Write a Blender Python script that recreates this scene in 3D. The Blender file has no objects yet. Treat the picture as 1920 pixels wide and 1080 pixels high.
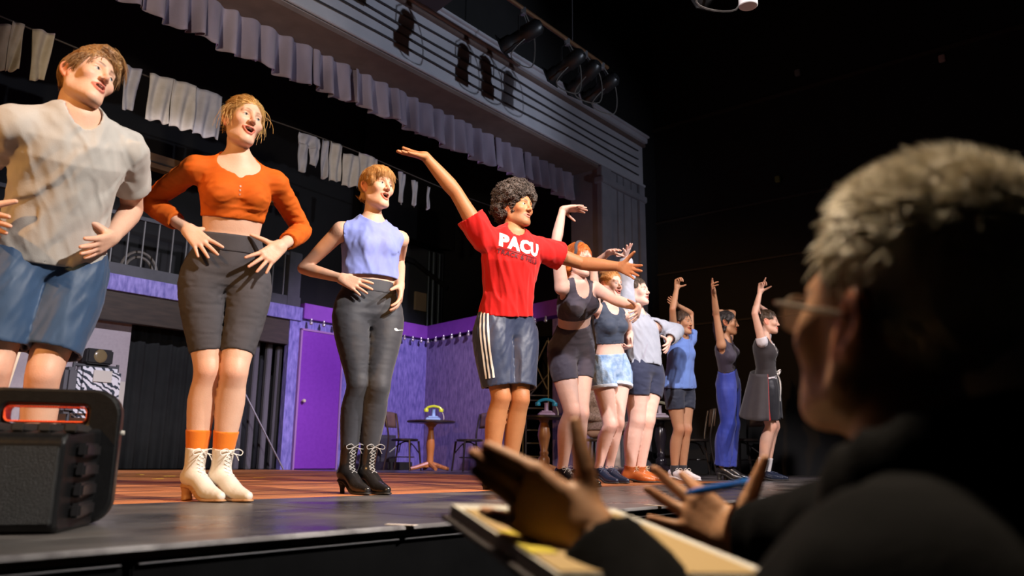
import bpy, bmesh, math, random
import numpy as np
from mathutils import Vector, Matrix
from mathutils.bvhtree import BVHTree

random.seed(7)
RNG = np.random.default_rng(11)
SC = bpy.context.scene
COL = SC.collection

# ------------------------------------------------------------------ camera
F = 1480.0                      # focal length in pixels of the 1920 wide frame
PITCH = math.atan(322 / F); ROLL = math.radians(0.57); HC = 0.175
_c, _s = math.cos(PITCH), math.sin(PITCH)
FW = np.array([0, _c, _s]); _up0 = np.array([0, -_s, _c]); _rt0 = np.array([1.0, 0, 0])
RT = math.cos(ROLL) * _rt0 + math.sin(ROLL) * _up0
UP = math.cos(ROLL) * _up0 - math.sin(ROLL) * _rt0
CAM = np.array([0, 0, HC])
cd = bpy.data.cameras.new('camera'); cam = bpy.data.objects.new('camera', cd); COL.objects.link(cam)
cd.sensor_width = 36.0; cd.lens = 36.0 * F / 1920; cd.clip_start = 0.05; cd.clip_end = 100
cam.matrix_world = Matrix(((RT[0], UP[0], -FW[0], CAM[0]), (RT[1], UP[1], -FW[1], CAM[1]), (RT[2], UP[2], -FW[2], CAM[2]), (0, 0, 0, 1)))
cd.dof.use_dof = True; cd.dof.focus_distance = 4.6; cd.dof.aperture_fstop = 2.8
SC.camera = cam

# ------------------------------------------------------------------ world, lights, exposure
wd = bpy.data.worlds.new('world'); SC.world = wd; wd.use_nodes = True
wd.node_tree.nodes['Background'].inputs[0].default_value = (0.5, 0.45, 0.6, 1)
wd.node_tree.nodes['Background'].inputs[1].default_value = 0.0035
SC.view_settings.view_transform = 'Standard'; SC.view_settings.look = 'None'
SC.view_settings.exposure = 0.15; SC.view_settings.gamma = 1.0; SC.view_settings.use_curve_mapping = False

def spot(name, loc, target, power, color, angle=40, blend=0.4, size=0.08):
    l = bpy.data.lights.new(name, 'SPOT'); l.energy = power; l.color = color
    l.spot_size = math.radians(angle); l.spot_blend = blend; l.shadow_soft_size = size
    o = bpy.data.objects.new(name, l); COL.objects.link(o); o.location = loc
    o.rotation_euler = (Vector(target) - Vector(loc)).to_track_quat('-Z', 'Y').to_euler()
    return o
DV = np.array([0.636, 0.772, 0.0])     # along the stage front, to the picture's right and away
NV = np.array([-0.772, 0.636, 0.0])    # upstage
def UVZ(u, v, z=0.0):
    p = DV * u + NV * v
    return np.array([p[0], p[1], z])
# front of house keys
spot('front_key_light', UVZ(2.6, -2.6, 4.6), UVZ(1.7, 3.1, 1.1), 2900, (1.0, 0.93, 0.85), 42, 0.45)
spot('front_key_light', UVZ(5.2, -2.6, 4.8), UVZ(4.2, 3.1, 1.1), 1750, (1.0, 0.90, 0.85), 42, 0.45)
spot('front_key_light', UVZ(7.6, -2.8, 4.9), UVZ(7.3, 3.3, 1.1), 1500, (1.0, 0.90, 0.93), 36, 0.4)
spot('front_key_light', (-0.6, -1.4, 5.8), (1.55, 7.0, 1.0), 3200, (1.0, 0.91, 0.92), 22, 0.5)
# amber from the house's left, raking the row
spot('amber_side_light', UVZ(-4.2, 1.0, 3.4), UVZ(2.6, 3.3, 1.25), 1050, (1.0, 0.50, 0.15), 40, 0.5)
spot('amber_side_light', UVZ(1.6, -1.0, 5.4), UVZ(4.2, 3.2, 0.9), 500, (1.0, 0.50, 0.16), 34, 0.5)
# violet back and top light
spot('violet_back_light', UVZ(3.0, 8.8, 6.4), UVZ(2.6, 3.0, 1.0), 320, (0.75, 0.45, 1.0), 60, 0.6)
spot('violet_back_light', UVZ(7.0, 8.8, 6.4), UVZ(6.6, 3.2, 1.0), 320, (0.7, 0.45, 1.0), 60, 0.6)
# wash on the painted set upstage
spot('violet_set_wash', UVZ(7.0, 4.6, 4.1), UVZ(8.6, 10.2, 0.9), 1500, (0.74, 0.60, 1.0), 50, 0.7)
spot('white_set_wash', UVZ(3.0, 4.4, 3.6), UVZ(4.6, 10.4, 1.3), 1300, (0.9, 0.85, 1.0), 50, 0.7)
spot('laundry_light', UVZ(0.6, 3.6, 2.9), UVZ(4.4, 8.0, 4.0), 400, (1.0, 0.84, 0.62), 44, 0.6)
# light on the proscenium frieze and valance
spot('frieze_light', UVZ(6.4, -1.5, 2.2), UVZ(5.6, 6.2, 4.6), 900, (0.76, 0.84, 1.0), 46, 0.6, 0.05)
spot('frieze_light', UVZ(8.6, 1.0, 2.2), UVZ(9.4, 6.2, 3.9), 190, (0.80, 0.84, 1.0), 50, 0.6, 0.05)  # extra spot added to lift the dim pilaster and far frieze end
# top light spilling on the front rows
spot('house_top_light', (0.10, 1.85, 3.1), (0.32, 0.84, 0.24), 600, (1.0, 0.80, 0.55), 28, 0.6)

# ------------------------------------------------------------------ picture geometry helpers
def ray(px, py): return FW + RT * ((px - 960) / F) + UP * ((540 - py) / F)
def at(px, py, Y):
    r = ray(px, py); return CAM + r * (Y / r[1])
def onv(px, py, v):
    r = ray(px, py); p = CAM + r * ((v - CAM @ NV) / (r @ NV)); return p
def nrm(v):
    v = np.asarray(v, float); return v / max(np.linalg.norm(v), 1e-9)
def solve(parent, px, py, L, sgn):
    """point on the sight line of a pixel at distance L from the parent joint"""
    r = nrm(ray(px, py)); oc = CAM - parent
    b = r @ oc; q = oc @ oc - L * L; disc = b * b - q
    if disc < 0: return CAM + r * (-b)
    return CAM + r * (-b + sgn * math.sqrt(disc))

# ------------------------------------------------------------------ materials
def srgb(r, g, b):
    f = lambda c: (c / 255 / 12.92) if c / 255 <= 0.04045 else ((c / 255 + 0.055) / 1.055) ** 2.4
    return (f(r), f(g), f(b))
_M = {}
def mat(name, c=(0.5, 0.5, 0.5), c2=None, rough=0.6, metal=0.0, scale=8.0, stretch=(1, 1, 1), detail=4.0, contrast=0.5,
        bump=0.0, bscale=60.0, bstretch=(1, 1, 1), bdist=0.01, spec=0.5, emit=None, estr=1.0, coat=0.0, sheen=0.0, alpha=1.0, rand=0.0, attr=False, trans=0.0, sss=0.0, rough2=None, coords='Object', wave=None):
    if name in _M: return _M[name]
    m = bpy.data.materials.new(name); m.use_nodes = True; _M[name] = m
    nt = m.node_tree; N = nt.nodes; L = nt.links; b = N['Principled BSDF']
    b.inputs['Base Color'].default_value = (*c, 1); b.inputs['Roughness'].default_value = rough
    b.inputs['Metallic'].default_value = metal; b.inputs['Specular IOR Level'].default_value = spec
    if coat: b.inputs['Coat Weight'].default_value = coat; b.inputs['Coat Roughness'].default_value = 0.1
    if sheen: b.inputs['Sheen Weight'].default_value = sheen
    if trans: b.inputs['Transmission Weight'].default_value = trans
    if sss: b.inputs['Subsurface Weight'].default_value = sss; b.inputs['Subsurface Radius'].default_value = (0.012, 0.005, 0.003); b.inputs['Subsurface Scale'].default_value = 1.0
    if alpha < 1: b.inputs['Alpha'].default_value = alpha
    if emit: b.inputs['Emission Color'].default_value = (*emit, 1); b.inputs['Emission Strength'].default_value = estr
    tc = N.new('ShaderNodeTexCoord')
    def noise(sc, st, de, out='Fac'):
        mp = N.new('ShaderNodeMapping'); mp.inputs['Scale'].default_value = st
        L.new(tc.outputs[coords], mp.inputs['Vector'])
        n = N.new('ShaderNodeTexNoise'); n.inputs['Scale'].default_value = sc; n.inputs['Detail'].default_value = de
        L.new(mp.outputs[0], n.inputs['Vector']); return n.outputs[out]
    col = None
    if attr:
        a = N.new('ShaderNodeAttribute'); a.attribute_name = 'Col'; col = a.outputs['Color']
    if c2 is not None:
        nz = noise(scale, stretch, detail)
        rp = N.new('ShaderNodeValToRGB'); rp.color_ramp.elements[0].position = 0.5 - contrast / 2; rp.color_ramp.elements[1].position = 0.5 + contrast / 2
        rp.color_ramp.elements[0].color = (*c, 1); rp.color_ramp.elements[1].color = (*c2, 1)
        L.new(nz, rp.inputs[0])
        if col is not None:
            mx = N.new('ShaderNodeMix'); mx.data_type = 'RGBA'; mx.blend_type = 'MULTIPLY'; mx.inputs[0].default_value = 1
            L.new(col, mx.inputs[6]); L.new(rp.outputs[0], mx.inputs[7]); col = mx.outputs[2]
        else: col = rp.outputs[0]
        if rough2 is not None:
            mr = N.new('ShaderNodeMapRange'); mr.inputs['From Min'].default_value = 0.35; mr.inputs['From Max'].default_value = 0.65
            mr.inputs['To Min'].default_value = rough; mr.inputs['To Max'].default_value = rough2
            L.new(nz, mr.inputs[0]); L.new(mr.outputs[0], b.inputs['Roughness'])
    if rand and col is not None:
        oi = N.new('ShaderNodeObjectInfo'); hs = N.new('ShaderNodeHueSaturation')
        mr = N.new('ShaderNodeMapRange'); mr.inputs['To Min'].default_value = 1 - rand; mr.inputs['To Max'].default_value = 1 + rand
        L.new(oi.outputs['Random'], mr.inputs[0]); L.new(mr.outputs[0], hs.inputs['Value']); L.new(col, hs.inputs['Color']); col = hs.outputs[0]
    if col is not None: L.new(col, b.inputs['Base Color'])
    if bump:
        bp = N.new('ShaderNodeBump'); bp.inputs['Strength'].default_value = bump; bp.inputs['Distance'].default_value = bdist
        if wave:
            mp = N.new('ShaderNodeMapping'); mp.inputs['Scale'].default_value = bstretch; L.new(tc.outputs[coords], mp.inputs[0])
            w = N.new('ShaderNodeTexWave'); w.inputs['Scale'].default_value = bscale; w.inputs['Distortion'].default_value = wave; w.inputs['Detail'].default_value = 3
            L.new(mp.outputs[0], w.inputs[0]); L.new(w.outputs['Fac'], bp.inputs['Height'])
        else:
            L.new(noise(bscale, bstretch, 4), bp.inputs['Height'])
        L.new(bp.outputs[0], b.inputs['Normal'])
    return m

# ------------------------------------------------------------------ objects
def tag(o, label=None, cat=None, group=None, kind=None):
    if label: o['label'] = label
    if cat: o['category'] = cat
    if group: o['group'] = group
    if kind: o['kind'] = kind
    return o
def empty(name, loc=(0, 0, 0), label=None, cat=None, group=None, parent=None):
    o = bpy.data.objects.new(name, None); COL.objects.link(o); o.location = loc; o.empty_display_size = 0.1
    if parent is not None: o.parent = parent
    return tag(o, label, cat, group)
def link(name, me, m=None, parent=None):
    o = bpy.data.objects.new(name, me); COL.objects.link(o)
    if m is not None:
        me.materials.clear(); me.materials.append(m)
    if parent is not None:
        o.parent = parent                      # vertices are given in the parent's space unless rebase is used
    return o
def mesh_np(name, V, Fq, col=None, smooth=True):
    me = bpy.data.meshes.new(name); V = np.asarray(V, np.float32); Fq = np.asarray(Fq, np.int32)
    k = Fq.shape[1]; n = len(Fq)
    me.vertices.add(len(V)); me.vertices.foreach_set('co', V.ravel())
    me.loops.add(n * k); me.loops.foreach_set('vertex_index', Fq.ravel())
    me.polygons.add(n); me.polygons.foreach_set('loop_start', np.arange(0, n * k, k, dtype=np.int32))
    if smooth: me.polygons.foreach_set('use_smooth', np.ones(n, bool))
    me.update(calc_edges=True)
    if col is not None:
        a = me.color_attributes.new('Col', 'FLOAT_COLOR', 'POINT')
        c4 = np.ones((len(V), 4), np.float32); c4[:, :3] = col; a.data.foreach_set('color', c4.ravel())
    return me
class MB:
    """collects boxes, tubes and faces into one mesh"""
    def __init__(s): s.v = []; s.f = []; s.sm = False
    def add(s, V, Fc):
        o = len(s.v); s.v += [tuple(map(float, p)) for p in V]; s.f += [tuple(i + o for i in f) for f in Fc]; return s
    def box(s, lo, hi, M=None, bev=0.0):
        (x0, y0, z0), (x1, y1, z1) = lo, hi
        if bev > 0:
            b = min(bev, abs(x1 - x0) / 2.01, abs(y1 - y0) / 2.01, abs(z1 - z0) / 2.01)
            bm = bmesh.new(); bmesh.ops.create_cube(bm, size=1)
            for v in bm.verts: v.co = Vector(((x0 + x1) / 2 + v.co.x * (x1 - x0), (y0 + y1) / 2 + v.co.y * (y1 - y0), (z0 + z1) / 2 + v.co.z * (z1 - z0)))
            bmesh.ops.bevel(bm, geom=bm.edges[:] + bm.verts[:], offset=b, segments=2, affect='EDGES')
            bm.verts.index_update(); V = [v.co[:] for v in bm.verts]; Fc = [[v.index for v in f.verts] for f in bm.faces]; bm.free()
        else:
            V = [(x0, y0, z0), (x1, y0, z0), (x1, y1, z0), (x0, y1, z0), (x0, y0, z1), (x1, y0, z1), (x1, y1, z1), (x0, y1, z1)]
            Fc = [(3, 2, 1, 0), (4, 5, 6, 7), (0, 1, 5, 4), (1, 2, 6, 5), (2, 3, 7, 6), (3, 0, 4, 7)]
        if M is not None: V = [M @ Vector(p) for p in V]
        return s.add(V, Fc)
    def uvz(s, u0, u1, v0, v1, z0, z1, bev=0.0):
        M = Matrix(((DV[0], NV[0], 0, 0), (DV[1], NV[1], 0, 0), (0, 0, 1, 0), (0, 0, 0, 1)))
        return s.box((u0, v0, z0), (u1, v1, z1), M, bev)
    def tube(s, pts, r, n=8, cap=True):
        pts = [Vector(tuple(map(float, p))) for p in pts]; R = r if hasattr(r, '__len__') else [r] * len(pts)
        V = []; prev = None
        for i, p in enumerate(pts):
            d = (pts[min(i + 1, len(pts) - 1)] - pts[max(i - 1, 0)]).normalized()
            if prev is None: a = d.orthogonal().normalized()
            else:
                a = prev - d * prev.dot(d); a = a.normalized() if a.length > 1e-6 else d.orthogonal().normalized()
            prev = a; b = d.cross(a)
            for k in range(n):
                t = 2 * math.pi * k / n; V.append(p + (a * math.cos(t) + b * math.sin(t)) * R[i])
        Fc = [(i * n + k, i * n + (k + 1) % n, (i + 1) * n + (k + 1) % n, (i + 1) * n + k) for i in range(len(pts) - 1) for k in range(n)]
        if cap: Fc += [tuple(range(n - 1, -1, -1)), tuple((len(pts) - 1) * n + k for k in range(n))]
        s.sm = True
        return s.add(V, Fc)
    def lathe(s, prof, c=(0, 0, 0), n=20):
        V = []; c = Vector(c)
        for r, z in prof:
            for k in range(n):
                t = 2 * math.pi * k / n; V.append(c + Vector((r * math.cos(t), r * math.sin(t), z)))
        Fc = [(i * n + k, i * n + (k + 1) % n, (i + 1) * n + (k + 1) % n, (i + 1) * n + k) for i in range(len(prof) - 1) for k in range(n)]
        Fc += [tuple(range(n - 1, -1, -1)), tuple((len(prof) - 1) * n + k for k in range(n))]
        s.sm = True
        return s.add(V, Fc)
    def poly_prism(s, loop, off):
        """a closed outline extruded by the vector off"""
        n = len(loop); A = [Vector(p) for p in loop]; B = [p + Vector(off) for p in A]
        return s.add(A + B, [tuple(range(n - 1, -1, -1)), tuple(range(n, 2 * n))] + [(i, (i + 1) % n, n + (i + 1) % n, n + i) for i in range(n)])
    def xf(s, M):
        s.v = [tuple(M @ Vector(p)) for p in s.v]; return s
    def build(s, name, m, parent=None, smooth=None):
        me = bpy.data.meshes.new(name); me.from_pydata(s.v, [], s.f); me.update()
        sm = s.sm if smooth is None else smooth
        if sm:
            me.polygons.foreach_set('use_smooth', np.ones(len(me.polygons), bool))
            try: me.set_sharp_from_angle(angle=math.radians(40))
            except Exception: pass
        return link(name, me, m, parent)
def rel(o, parent):
    """parent o keeping world-space vertices"""
    o.parent = parent; o.matrix_parent_inverse = parent_matrix(parent).inverted(); return o
def parent_matrix(p):
    M = p.matrix_basis.copy()
    q = p.parent
    while q is not None:
        M = q.matrix_basis @ M; q = q.parent
    return M
def bez(pts, n=8):
    """Catmull-Rom through the points"""
    P = [np.asarray(p, float) for p in pts]; P = [2 * P[0] - P[1]] + P + [2 * P[-1] - P[-2]]; out = []
    for i in range(1, len(P) - 2):
        a, b, c, d = P[i - 1:i + 3]
        for k in range(n):
            t = k / n; out.append(0.5 * ((2 * b) + (c - a) * t + (2 * a - 5 * b + 4 * c - d) * t * t + (3 * b - a - 3 * c + d) * t ** 3))
    out.append(P[-2]); return out
# ================================================================== the setting
M_black = mat('black_paint', (0.003, 0.003, 0.0035), (0.006, 0.0055, 0.0065), rough=0.75, scale=3)
M_apron = mat('black_stage_floor', (0.030, 0.027, 0.026), (0.15, 0.135, 0.125), rough=0.22, rough2=0.42, scale=2.2, stretch=(1, 1, 1), detail=12, contrast=0.34, bump=0.15, bscale=40)
def scuffs(m, rot, c=(0.30, 0.28, 0.26)):
    """pale scuff streaks and dust specks over a base colour"""
    nt = m.node_tree; N = nt.nodes; L = nt.links; b = N['Principled BSDF']; src = b.inputs['Base Color'].links[0].from_socket; tc = N.new('ShaderNodeTexCoord'); col = src
    for sc, st, lo, hi, k in ((3.0, (0.7, 5.0, 1), 0.60, 0.72, 0.55), (45.0, (1, 1, 1), 0.70, 0.74, 0.8)):
        mp = N.new('ShaderNodeMapping'); mp.inputs['Rotation'].default_value = (0, 0, -rot); mp2 = N.new('ShaderNodeMapping'); mp2.inputs['Scale'].default_value = st
        n = N.new('ShaderNodeTexNoise'); n.inputs['Scale'].default_value = sc; n.inputs['Detail'].default_value = 8
        r = N.new('ShaderNodeMapRange'); r.inputs['From Min'].default_value = lo; r.inputs['From Max'].default_value = hi; r.inputs['To Max'].default_value = k
        mx = N.new('ShaderNodeMix'); mx.data_type = 'RGBA'; mx.inputs[7].default_value = (*c, 1)
        L.new(tc.outputs['Object'], mp.inputs[0]); L.new(mp.outputs[0], mp2.inputs[0]); L.new(mp2.outputs[0], n.inputs['Vector']); L.new(n.outputs['Fac'], r.inputs[0]); L.new(r.outputs[0], mx.inputs[0]); L.new(col, mx.inputs[6]); col = mx.outputs[2]
    L.new(col, b.inputs['Base Color'])
scuffs(M_apron, math.atan2(DV[1], DV[0]))
M_wood = mat('stage_planks', (0.17, 0.042, 0.014), (0.72, 0.28, 0.09), rough=0.5, rough2=0.62, spec=0.25, scale=5, stretch=(0.35, 9, 9), detail=8, contrast=0.42, rand=0.45, bump=0.2, bscale=30, bstretch=(0.4, 9, 9))
M_fascia = mat('black_fascia', (0.0015, 0.0015, 0.0018), (0.003, 0.003, 0.0034), rough=0.95, spec=0.08, scale=12)
M_metal = mat('dull_metal', (0.35, 0.34, 0.36), rough=0.45, metal=0.9)
M_frieze = mat('frieze_paint', (0.30, 0.30, 0.34), (0.40, 0.39, 0.43), rough=0.8, scale=2.5, contrast=0.6, bump=0.1, bscale=25)
M_groove = mat('frieze_dark_line', (0.02, 0.018, 0.022), rough=0.8)
M_soffit = mat('soffit_brown', (0.085, 0.055, 0.048), (0.12, 0.08, 0.07), rough=0.8, scale=6)
M_pil = mat('pilaster_paint', (0.16, 0.155, 0.18), (0.23, 0.22, 0.25), rough=0.85, scale=3, bump=0.1, bscale=25)
M_val = mat('valance_cloth', (0.13, 0.105, 0.155), (0.27, 0.225, 0.285), rough=0.9, scale=2.0, stretch=(1, 1, 0.4), contrast=0.4, bump=0.15, bscale=60, sheen=0.2)
M_blue = mat('streaky_blue_paint', (0.085, 0.075, 0.27), (0.27, 0.23, 0.55), rough=0.75, scale=22, stretch=(1.3, 1.3, 0.35), detail=10, contrast=0.45, bump=0.1, bscale=30)
M_lilac = mat('streaky_lilac_paint', (0.11, 0.085, 0.20), (0.31, 0.245, 0.43), rough=0.75, scale=22, stretch=(1.3, 1.3, 0.35), detail=10, contrast=0.45, bump=0.1, bscale=30)
M_purple = mat('purple_paint', (0.17, 0.022, 0.33), (0.20, 0.032, 0.38), rough=0.55, scale=20)
M_ledge = mat('purple_ledge_paint', (0.19, 0.04, 0.34), (0.23, 0.055, 0.39), rough=0.6, scale=8)
M_dkwood = mat('dark_timber', (0.018, 0.012, 0.008), (0.04, 0.026, 0.017), rough=0.7, scale=4, stretch=(1, 1, 8))
M_timber = mat('brown_timber', (0.12, 0.055, 0.018), (0.2, 0.095, 0.03), rough=0.6, scale=4, stretch=(1, 1, 8))
M_greypt = mat('grey_rail_paint', (0.035, 0.036, 0.042), (0.055, 0.056, 0.064), rough=0.6, scale=6)
M_plaster = mat('grey_plaster', (0.34, 0.30, 0.32), (0.39, 0.345, 0.365), rough=0.9, scale=30, bump=0.1, bscale=120)
M_cream = mat('cream_panel', (0.5, 0.47, 0.42), rough=0.7)
M_curt = mat('black_curtain', (0.004, 0.005, 0.005), (0.009, 0.011, 0.011), rough=0.95, scale=5)

def S(o, label=None):
    o['kind'] = 'structure'
    if label: o['label'] = label
    return o
def struct(name, build, m, label=None, parent=None):
    b = MB(); build(b); o = b.build(name, m)
    if parent is not None: rel(o, parent)
    else: S(o, label)
    return o

# ---- stage floor: black apron, planked acting area, dark boards at the side
floor = struct('floor', lambda b: b.uvz(-6, 11.5, 1.66, 11.4, -0.30, -0.026), M_black, 'black stage deck under the boards')
def sheet(parent, name, u0, u1, v0, v1, z0, z1, m, bev=0.002):
    o = MB().uvz(u0, u1, v0, v1, z0, z1, bev).build(name, m, smooth=False); rel(o, parent); return o
for i in range(9):                                            # apron panels, butted with fine joints
    u0 = -6 + i * 1.95
    sheet(floor, 'apron_panel', u0, u0 + 1.946, 1.625, 3.05, -0.026, 0.0, M_apron)
for i in range(3):
    sheet(floor, 'side_panel', 6.9 + i * 1.55, 6.9 + i * 1.55 + 1.546, 3.054, 11.4, -0.026, 0.0, M_apron)
# planks: copies sharing one mesh
pw, pl = 0.140, 2.62
pm = MB().box((0, 0, -0.026), (pl - 0.004, pw - 0.004, 0.0), None, 0.0015); pmo = pm.build('plank', M_wood, smooth=False)
Rz = math.atan2(DV[1], DV[0]); first = True; nrow = 0
v = 3.054
while v < 10.2:
    off = [0, 0.9, 1.75, 0.45][nrow % 4]; u = -6.2 + off
    while u < 6.9:
        u1 = min(u + pl, 6.896)
        if u1 > -5 and u1 - u > 0.3:
            o = pmo if first else pmo.copy()
            if not first: COL.objects.link(o)
            first = False
            p = UVZ(u, v); o.location = p; o.rotation_euler = (0, 0, Rz); o.scale = ((u1 - u) / pl, 1, 1)
            o.parent = floor
        u += pl
    v += pw; nrow += 1
# ---- stage front
fas = struct('wall_stage_front', lambda b: b.uvz(-6, 11.5, 1.68, 1.9, -1.22, -0.027), M_fascia, 'black fascia below the stage edge')
o = MB().uvz(-6, 11.5, 1.605, 1.624, -0.012, 0.0015, 0.003).build('edge_strip', mat('edge_metal', (0.22, 0.20, 0.20), (0.45, 0.42, 0.42), rough=0.4, metal=0.2, scale=9, contrast=0.2), smooth=False); rel(o, fas); o['label'] = 'thin dull metal nosing strip'
for i in range(5):
    u0 = 0.80 + (i - 1) * 2.35
    q = MB().uvz(u0, u0 + 2.335, 1.635, 1.68, -1.2, -0.036, 0.004).build('fascia_panel', M_fascia, smooth=False); rel(q, fas)
    q2 = MB().uvz(u0 + 0.01, u0 + 2.325, 1.624, 1.640, -0.0375, -0.034, 0.001).build('panel_trim', M_metal, smooth=False); rel(q2, fas)
# ---- house
struct('floor_house', lambda b: b.uvz(-9, 11.6, -7, 1.7, -1.27, -1.22), M_black, 'black floor of the house in front of the stage')
wr = struct('wall_right', lambda b: b.uvz(11.5, 11.7, -7, 11.6, -1.22, 8.2), M_black, 'black side wall of the house')
for z, t in ((5.78, 0.05), (4.1, 0.03), (3.2, 0.03), (2.3, 0.03)):
    q = MB().uvz(11.46, 11.5, -7, 6.3, z, z + t).build('trim', mat('wall_rail', (0.035, 0.026, 0.02), rough=0.6), smooth=False); rel(q, wr)
for (px, py, c) in ((1765, 108, (0.5, 0.36, 0.34)), (1457, 335, (0.16, 0.2, 0.05)), (1494, 135, (0.2, 0.2, 0.22))):
    r = ray(px, py); p = CAM + r * ((11.44 - CAM @ DV) / (r @ DV)); u_, v_ = p @ DV, p @ NV
    q = MB().uvz(11.44, 11.5, v_ - 0.04, v_ + 0.04, p[2] - 0.05, p[2] + 0.05, 0.01).build('wall_plate', mat('plate_%d' % px, c, rough=0.5), smooth=False); rel(q, wr)
struct('ceiling', lambda b: b.uvz(-9, 11.6, -7, 11.6, 8.2, 8.3), M_black, 'black ceiling far above the stage')
struct('wall_back', lambda b: b.uvz(-9, 11.6, 11.4, 11.6, -0.3, 8.2), M_black, 'black rear wall of the stage house')
struct('wall_left', lambda b: b.uvz(-9.1, -9, -7, 11.6, -1.3, 8.2), M_black, 'black wall on the far side of the stage')
struct('wall_proscenium', lambda b: b.uvz(-9, 11.5, 6.3, 6.5, 5.46, 8.2).uvz(11.0, 11.5, 6.3, 6.5, 0, 5.46), M_black, 'black wall around the proscenium opening')

# ---- proscenium frieze, its mouldings, soffit and fluted pilaster
fr = struct('proscenium_frieze', lambda b: b.uvz(-6, 10.9, 6.20, 6.42, 4.58, 5.40), M_frieze)
S(fr, 'pale grey painted frieze beam over the proscenium opening')
for z, h, dep, m in ((4.58, 0.04, 0.03, M_frieze), (5.34, 0.08, 0.09, M_frieze), (5.28, 0.05, 0.05, M_soffit), (5.42, 0.035, 0.13, M_frieze)):
    q = MB().uvz(-6, 10.93, 6.20 - dep, 6.22, z, z + h, 0.006).build('moulding', m, smooth=False); rel(q, fr)
for z in (4.74, 4.88, 5.00, 5.14):
    pts = [UVZ(u, 6.165, z + 0.012 * math.sin(u * 1.7 + z * 9)) for u in np.linspace(-6, 10.7, 40)]
    q = MB().tube(pts, 0.011, 6).build('cable', M_groove); rel(q, fr)
q = MB().uvz(-6, 10.4, 6.23, 6.95, 4.53, 4.58).build('soffit', M_soffit, smooth=False); rel(q, fr)
pil = struct('proscenium_pilaster', lambda b: b.uvz(9.62, 10.88, 6.24, 6.75, 0, 4.58), M_pil)
S(pil, 'dim grey fluted pilaster at the end of the proscenium')
for u0, u1 in ((9.60, 9.88), (9.90, 10.08), (10.10, 10.27), (10.29, 10.50), (10.52, 10.70), (10.72, 10.90)):
    q = MB().uvz(u0, u1, 6.17 if u0 < 9.7 or u0 > 10.6 else 6.20, 6.26, 0, 4.575, 0.008).build('fluting_board', M_pil, smooth=False); rel(q, pil)
q = MB().uvz(9.58, 10.92, 6.14, 6.3, 4.30, 4.40, 0.01).build('capital_band', M_pil, smooth=False); rel(q, pil)
q = MB().uvz(9.56, 10.94, 6.12, 6.3, 0, 0.2, 0.01).build('base_block', M_pil, smooth=False); rel(q, pil)

# ---- ruffled valance: gathered cloth swags, one per drop
val = empty('valance', UVZ(6, 6.7, 4.55), 'gathered mauve-grey cloth valance hanging under the frieze', 'valance')
def ruffle(u0, u1, zt, zb0, seed):
    n, k = 64, 10; rs = random.Random(seed); V = []; ph = rs.random() * 6
    for j in range(k + 1):
        f = j / k
        for i in range(n + 1):
            s = i / n; u = u0 + (u1 - u0) * s
            pleat = math.sin(s * 2 * math.pi * 3 + ph + 0.5 * math.sin(s * 9 + ph))
            amp = 0.03 + 0.06 * f
            zb = zb0 - 0.05 * math.sin(math.pi * s) + 0.02 * math.sin(s * 19 + ph) + 0.012 * pleat
            vv = 6.70 + amp * pleat + 0.02 * math.sin(s * 31 + ph + f * 2) * f
            V.append(UVZ(u, vv, zt + (zb - zt) * f))
    Fq = [(j * (n + 1) + i, j * (n + 1) + i + 1, (j + 1) * (n + 1) + i + 1, (j + 1) * (n + 1) + i) for j in range(k) for i in range(n)]
    me = mesh_np('ruffle', V, Fq); o = link('ruffle', me, M_val)
    sd = o.modifiers.new('thick', 'SOLIDIFY'); sd.thickness = 0.008; rel(o, val); return o
u = 1.55; i = 0
while u < 10.15:
    w = 0.62 + 0.05 * math.sin(i * 2.1); ruffle(u - 0.02, u + w + 0.02, 4.56, 4.13 + 0.02 * math.sin(i * 1.3), i); u += w; i += 1

# ---- painted set upstage
ws = struct('wall_set', lambda b: b.uvz(7.05, 7.25, 10.2, 10.3, 0, 2.28).uvz(8.04, 8.3, 10.2, 10.3, 0, 2.28).uvz(7.25, 8.04, 10.2, 10.3, 2.11, 2.28).uvz(8.3, 9.97, 10.2, 10.3, 0, 2.28), M_blue, 'streaky blue and violet painted set wall')
dr = MB().uvz(7.26, 8.03, 10.16, 10.21, 0.012, 2.10, 0.004).build('door_1', M_purple, smooth=False); S(dr, 'flat purple stage door with a round brass knob')
k0 = UVZ(7.33, 10.13, 1.02); q = MB().lathe([(0.001, -0.045), (0.022, -0.042), (0.03, -0.025), (0.026, -0.008), (0.012, 0.0), (0.012, 0.03)], n=14)
q.xf(Matrix.Translation(Vector(k0)) @ Matrix(((DV[0], 0, NV[0], 0), (DV[1], 0, NV[1], 0), (0, -1, 0, 0), (0, 0, 0, 1))))
rel(q.build('knob', mat('brass', (0.70, 0.60, 0.42), rough=0.3, metal=0.2)), dr)
q = MB().uvz(7.23, 7.26, 10.15, 10.22, 0, 2.13).uvz(8.03, 8.06, 10.15, 10.22, 0, 2.13).uvz(7.23, 8.06, 10.15, 10.22, 2.10, 2.13)
rel(q.build('door_frame', mat('pink_edge', (0.32, 0.16, 0.36), rough=0.6), smooth=False), dr)
q = MB().uvz(7.24, 9.97, 10.12, 10.32, 2.28, 2.52, 0.006).build('ledge_board', M_ledge, smooth=False); rel(q, ws)
bulbs = [(7.34 + 0.24 * i, 10.10) for i in range(4)] + [(8.5 + 0.2 * i, 10.10) for i in range(7)]
for (bu, bv) in bulbs:
    c = UVZ(bu, bv - 0.03, 2.225)
    q = MB().lathe([(0.001, -0.045), (0.024, -0.035), (0.03, -0.012), (0.022, 0.012), (0.016, 0.03), (0.016, 0.055)], c, 10).build('bulb', mat('bulb_glass', (0.55, 0.52, 0.5), rough=0.15, metal=0.7)); rel(q, ws)
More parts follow.
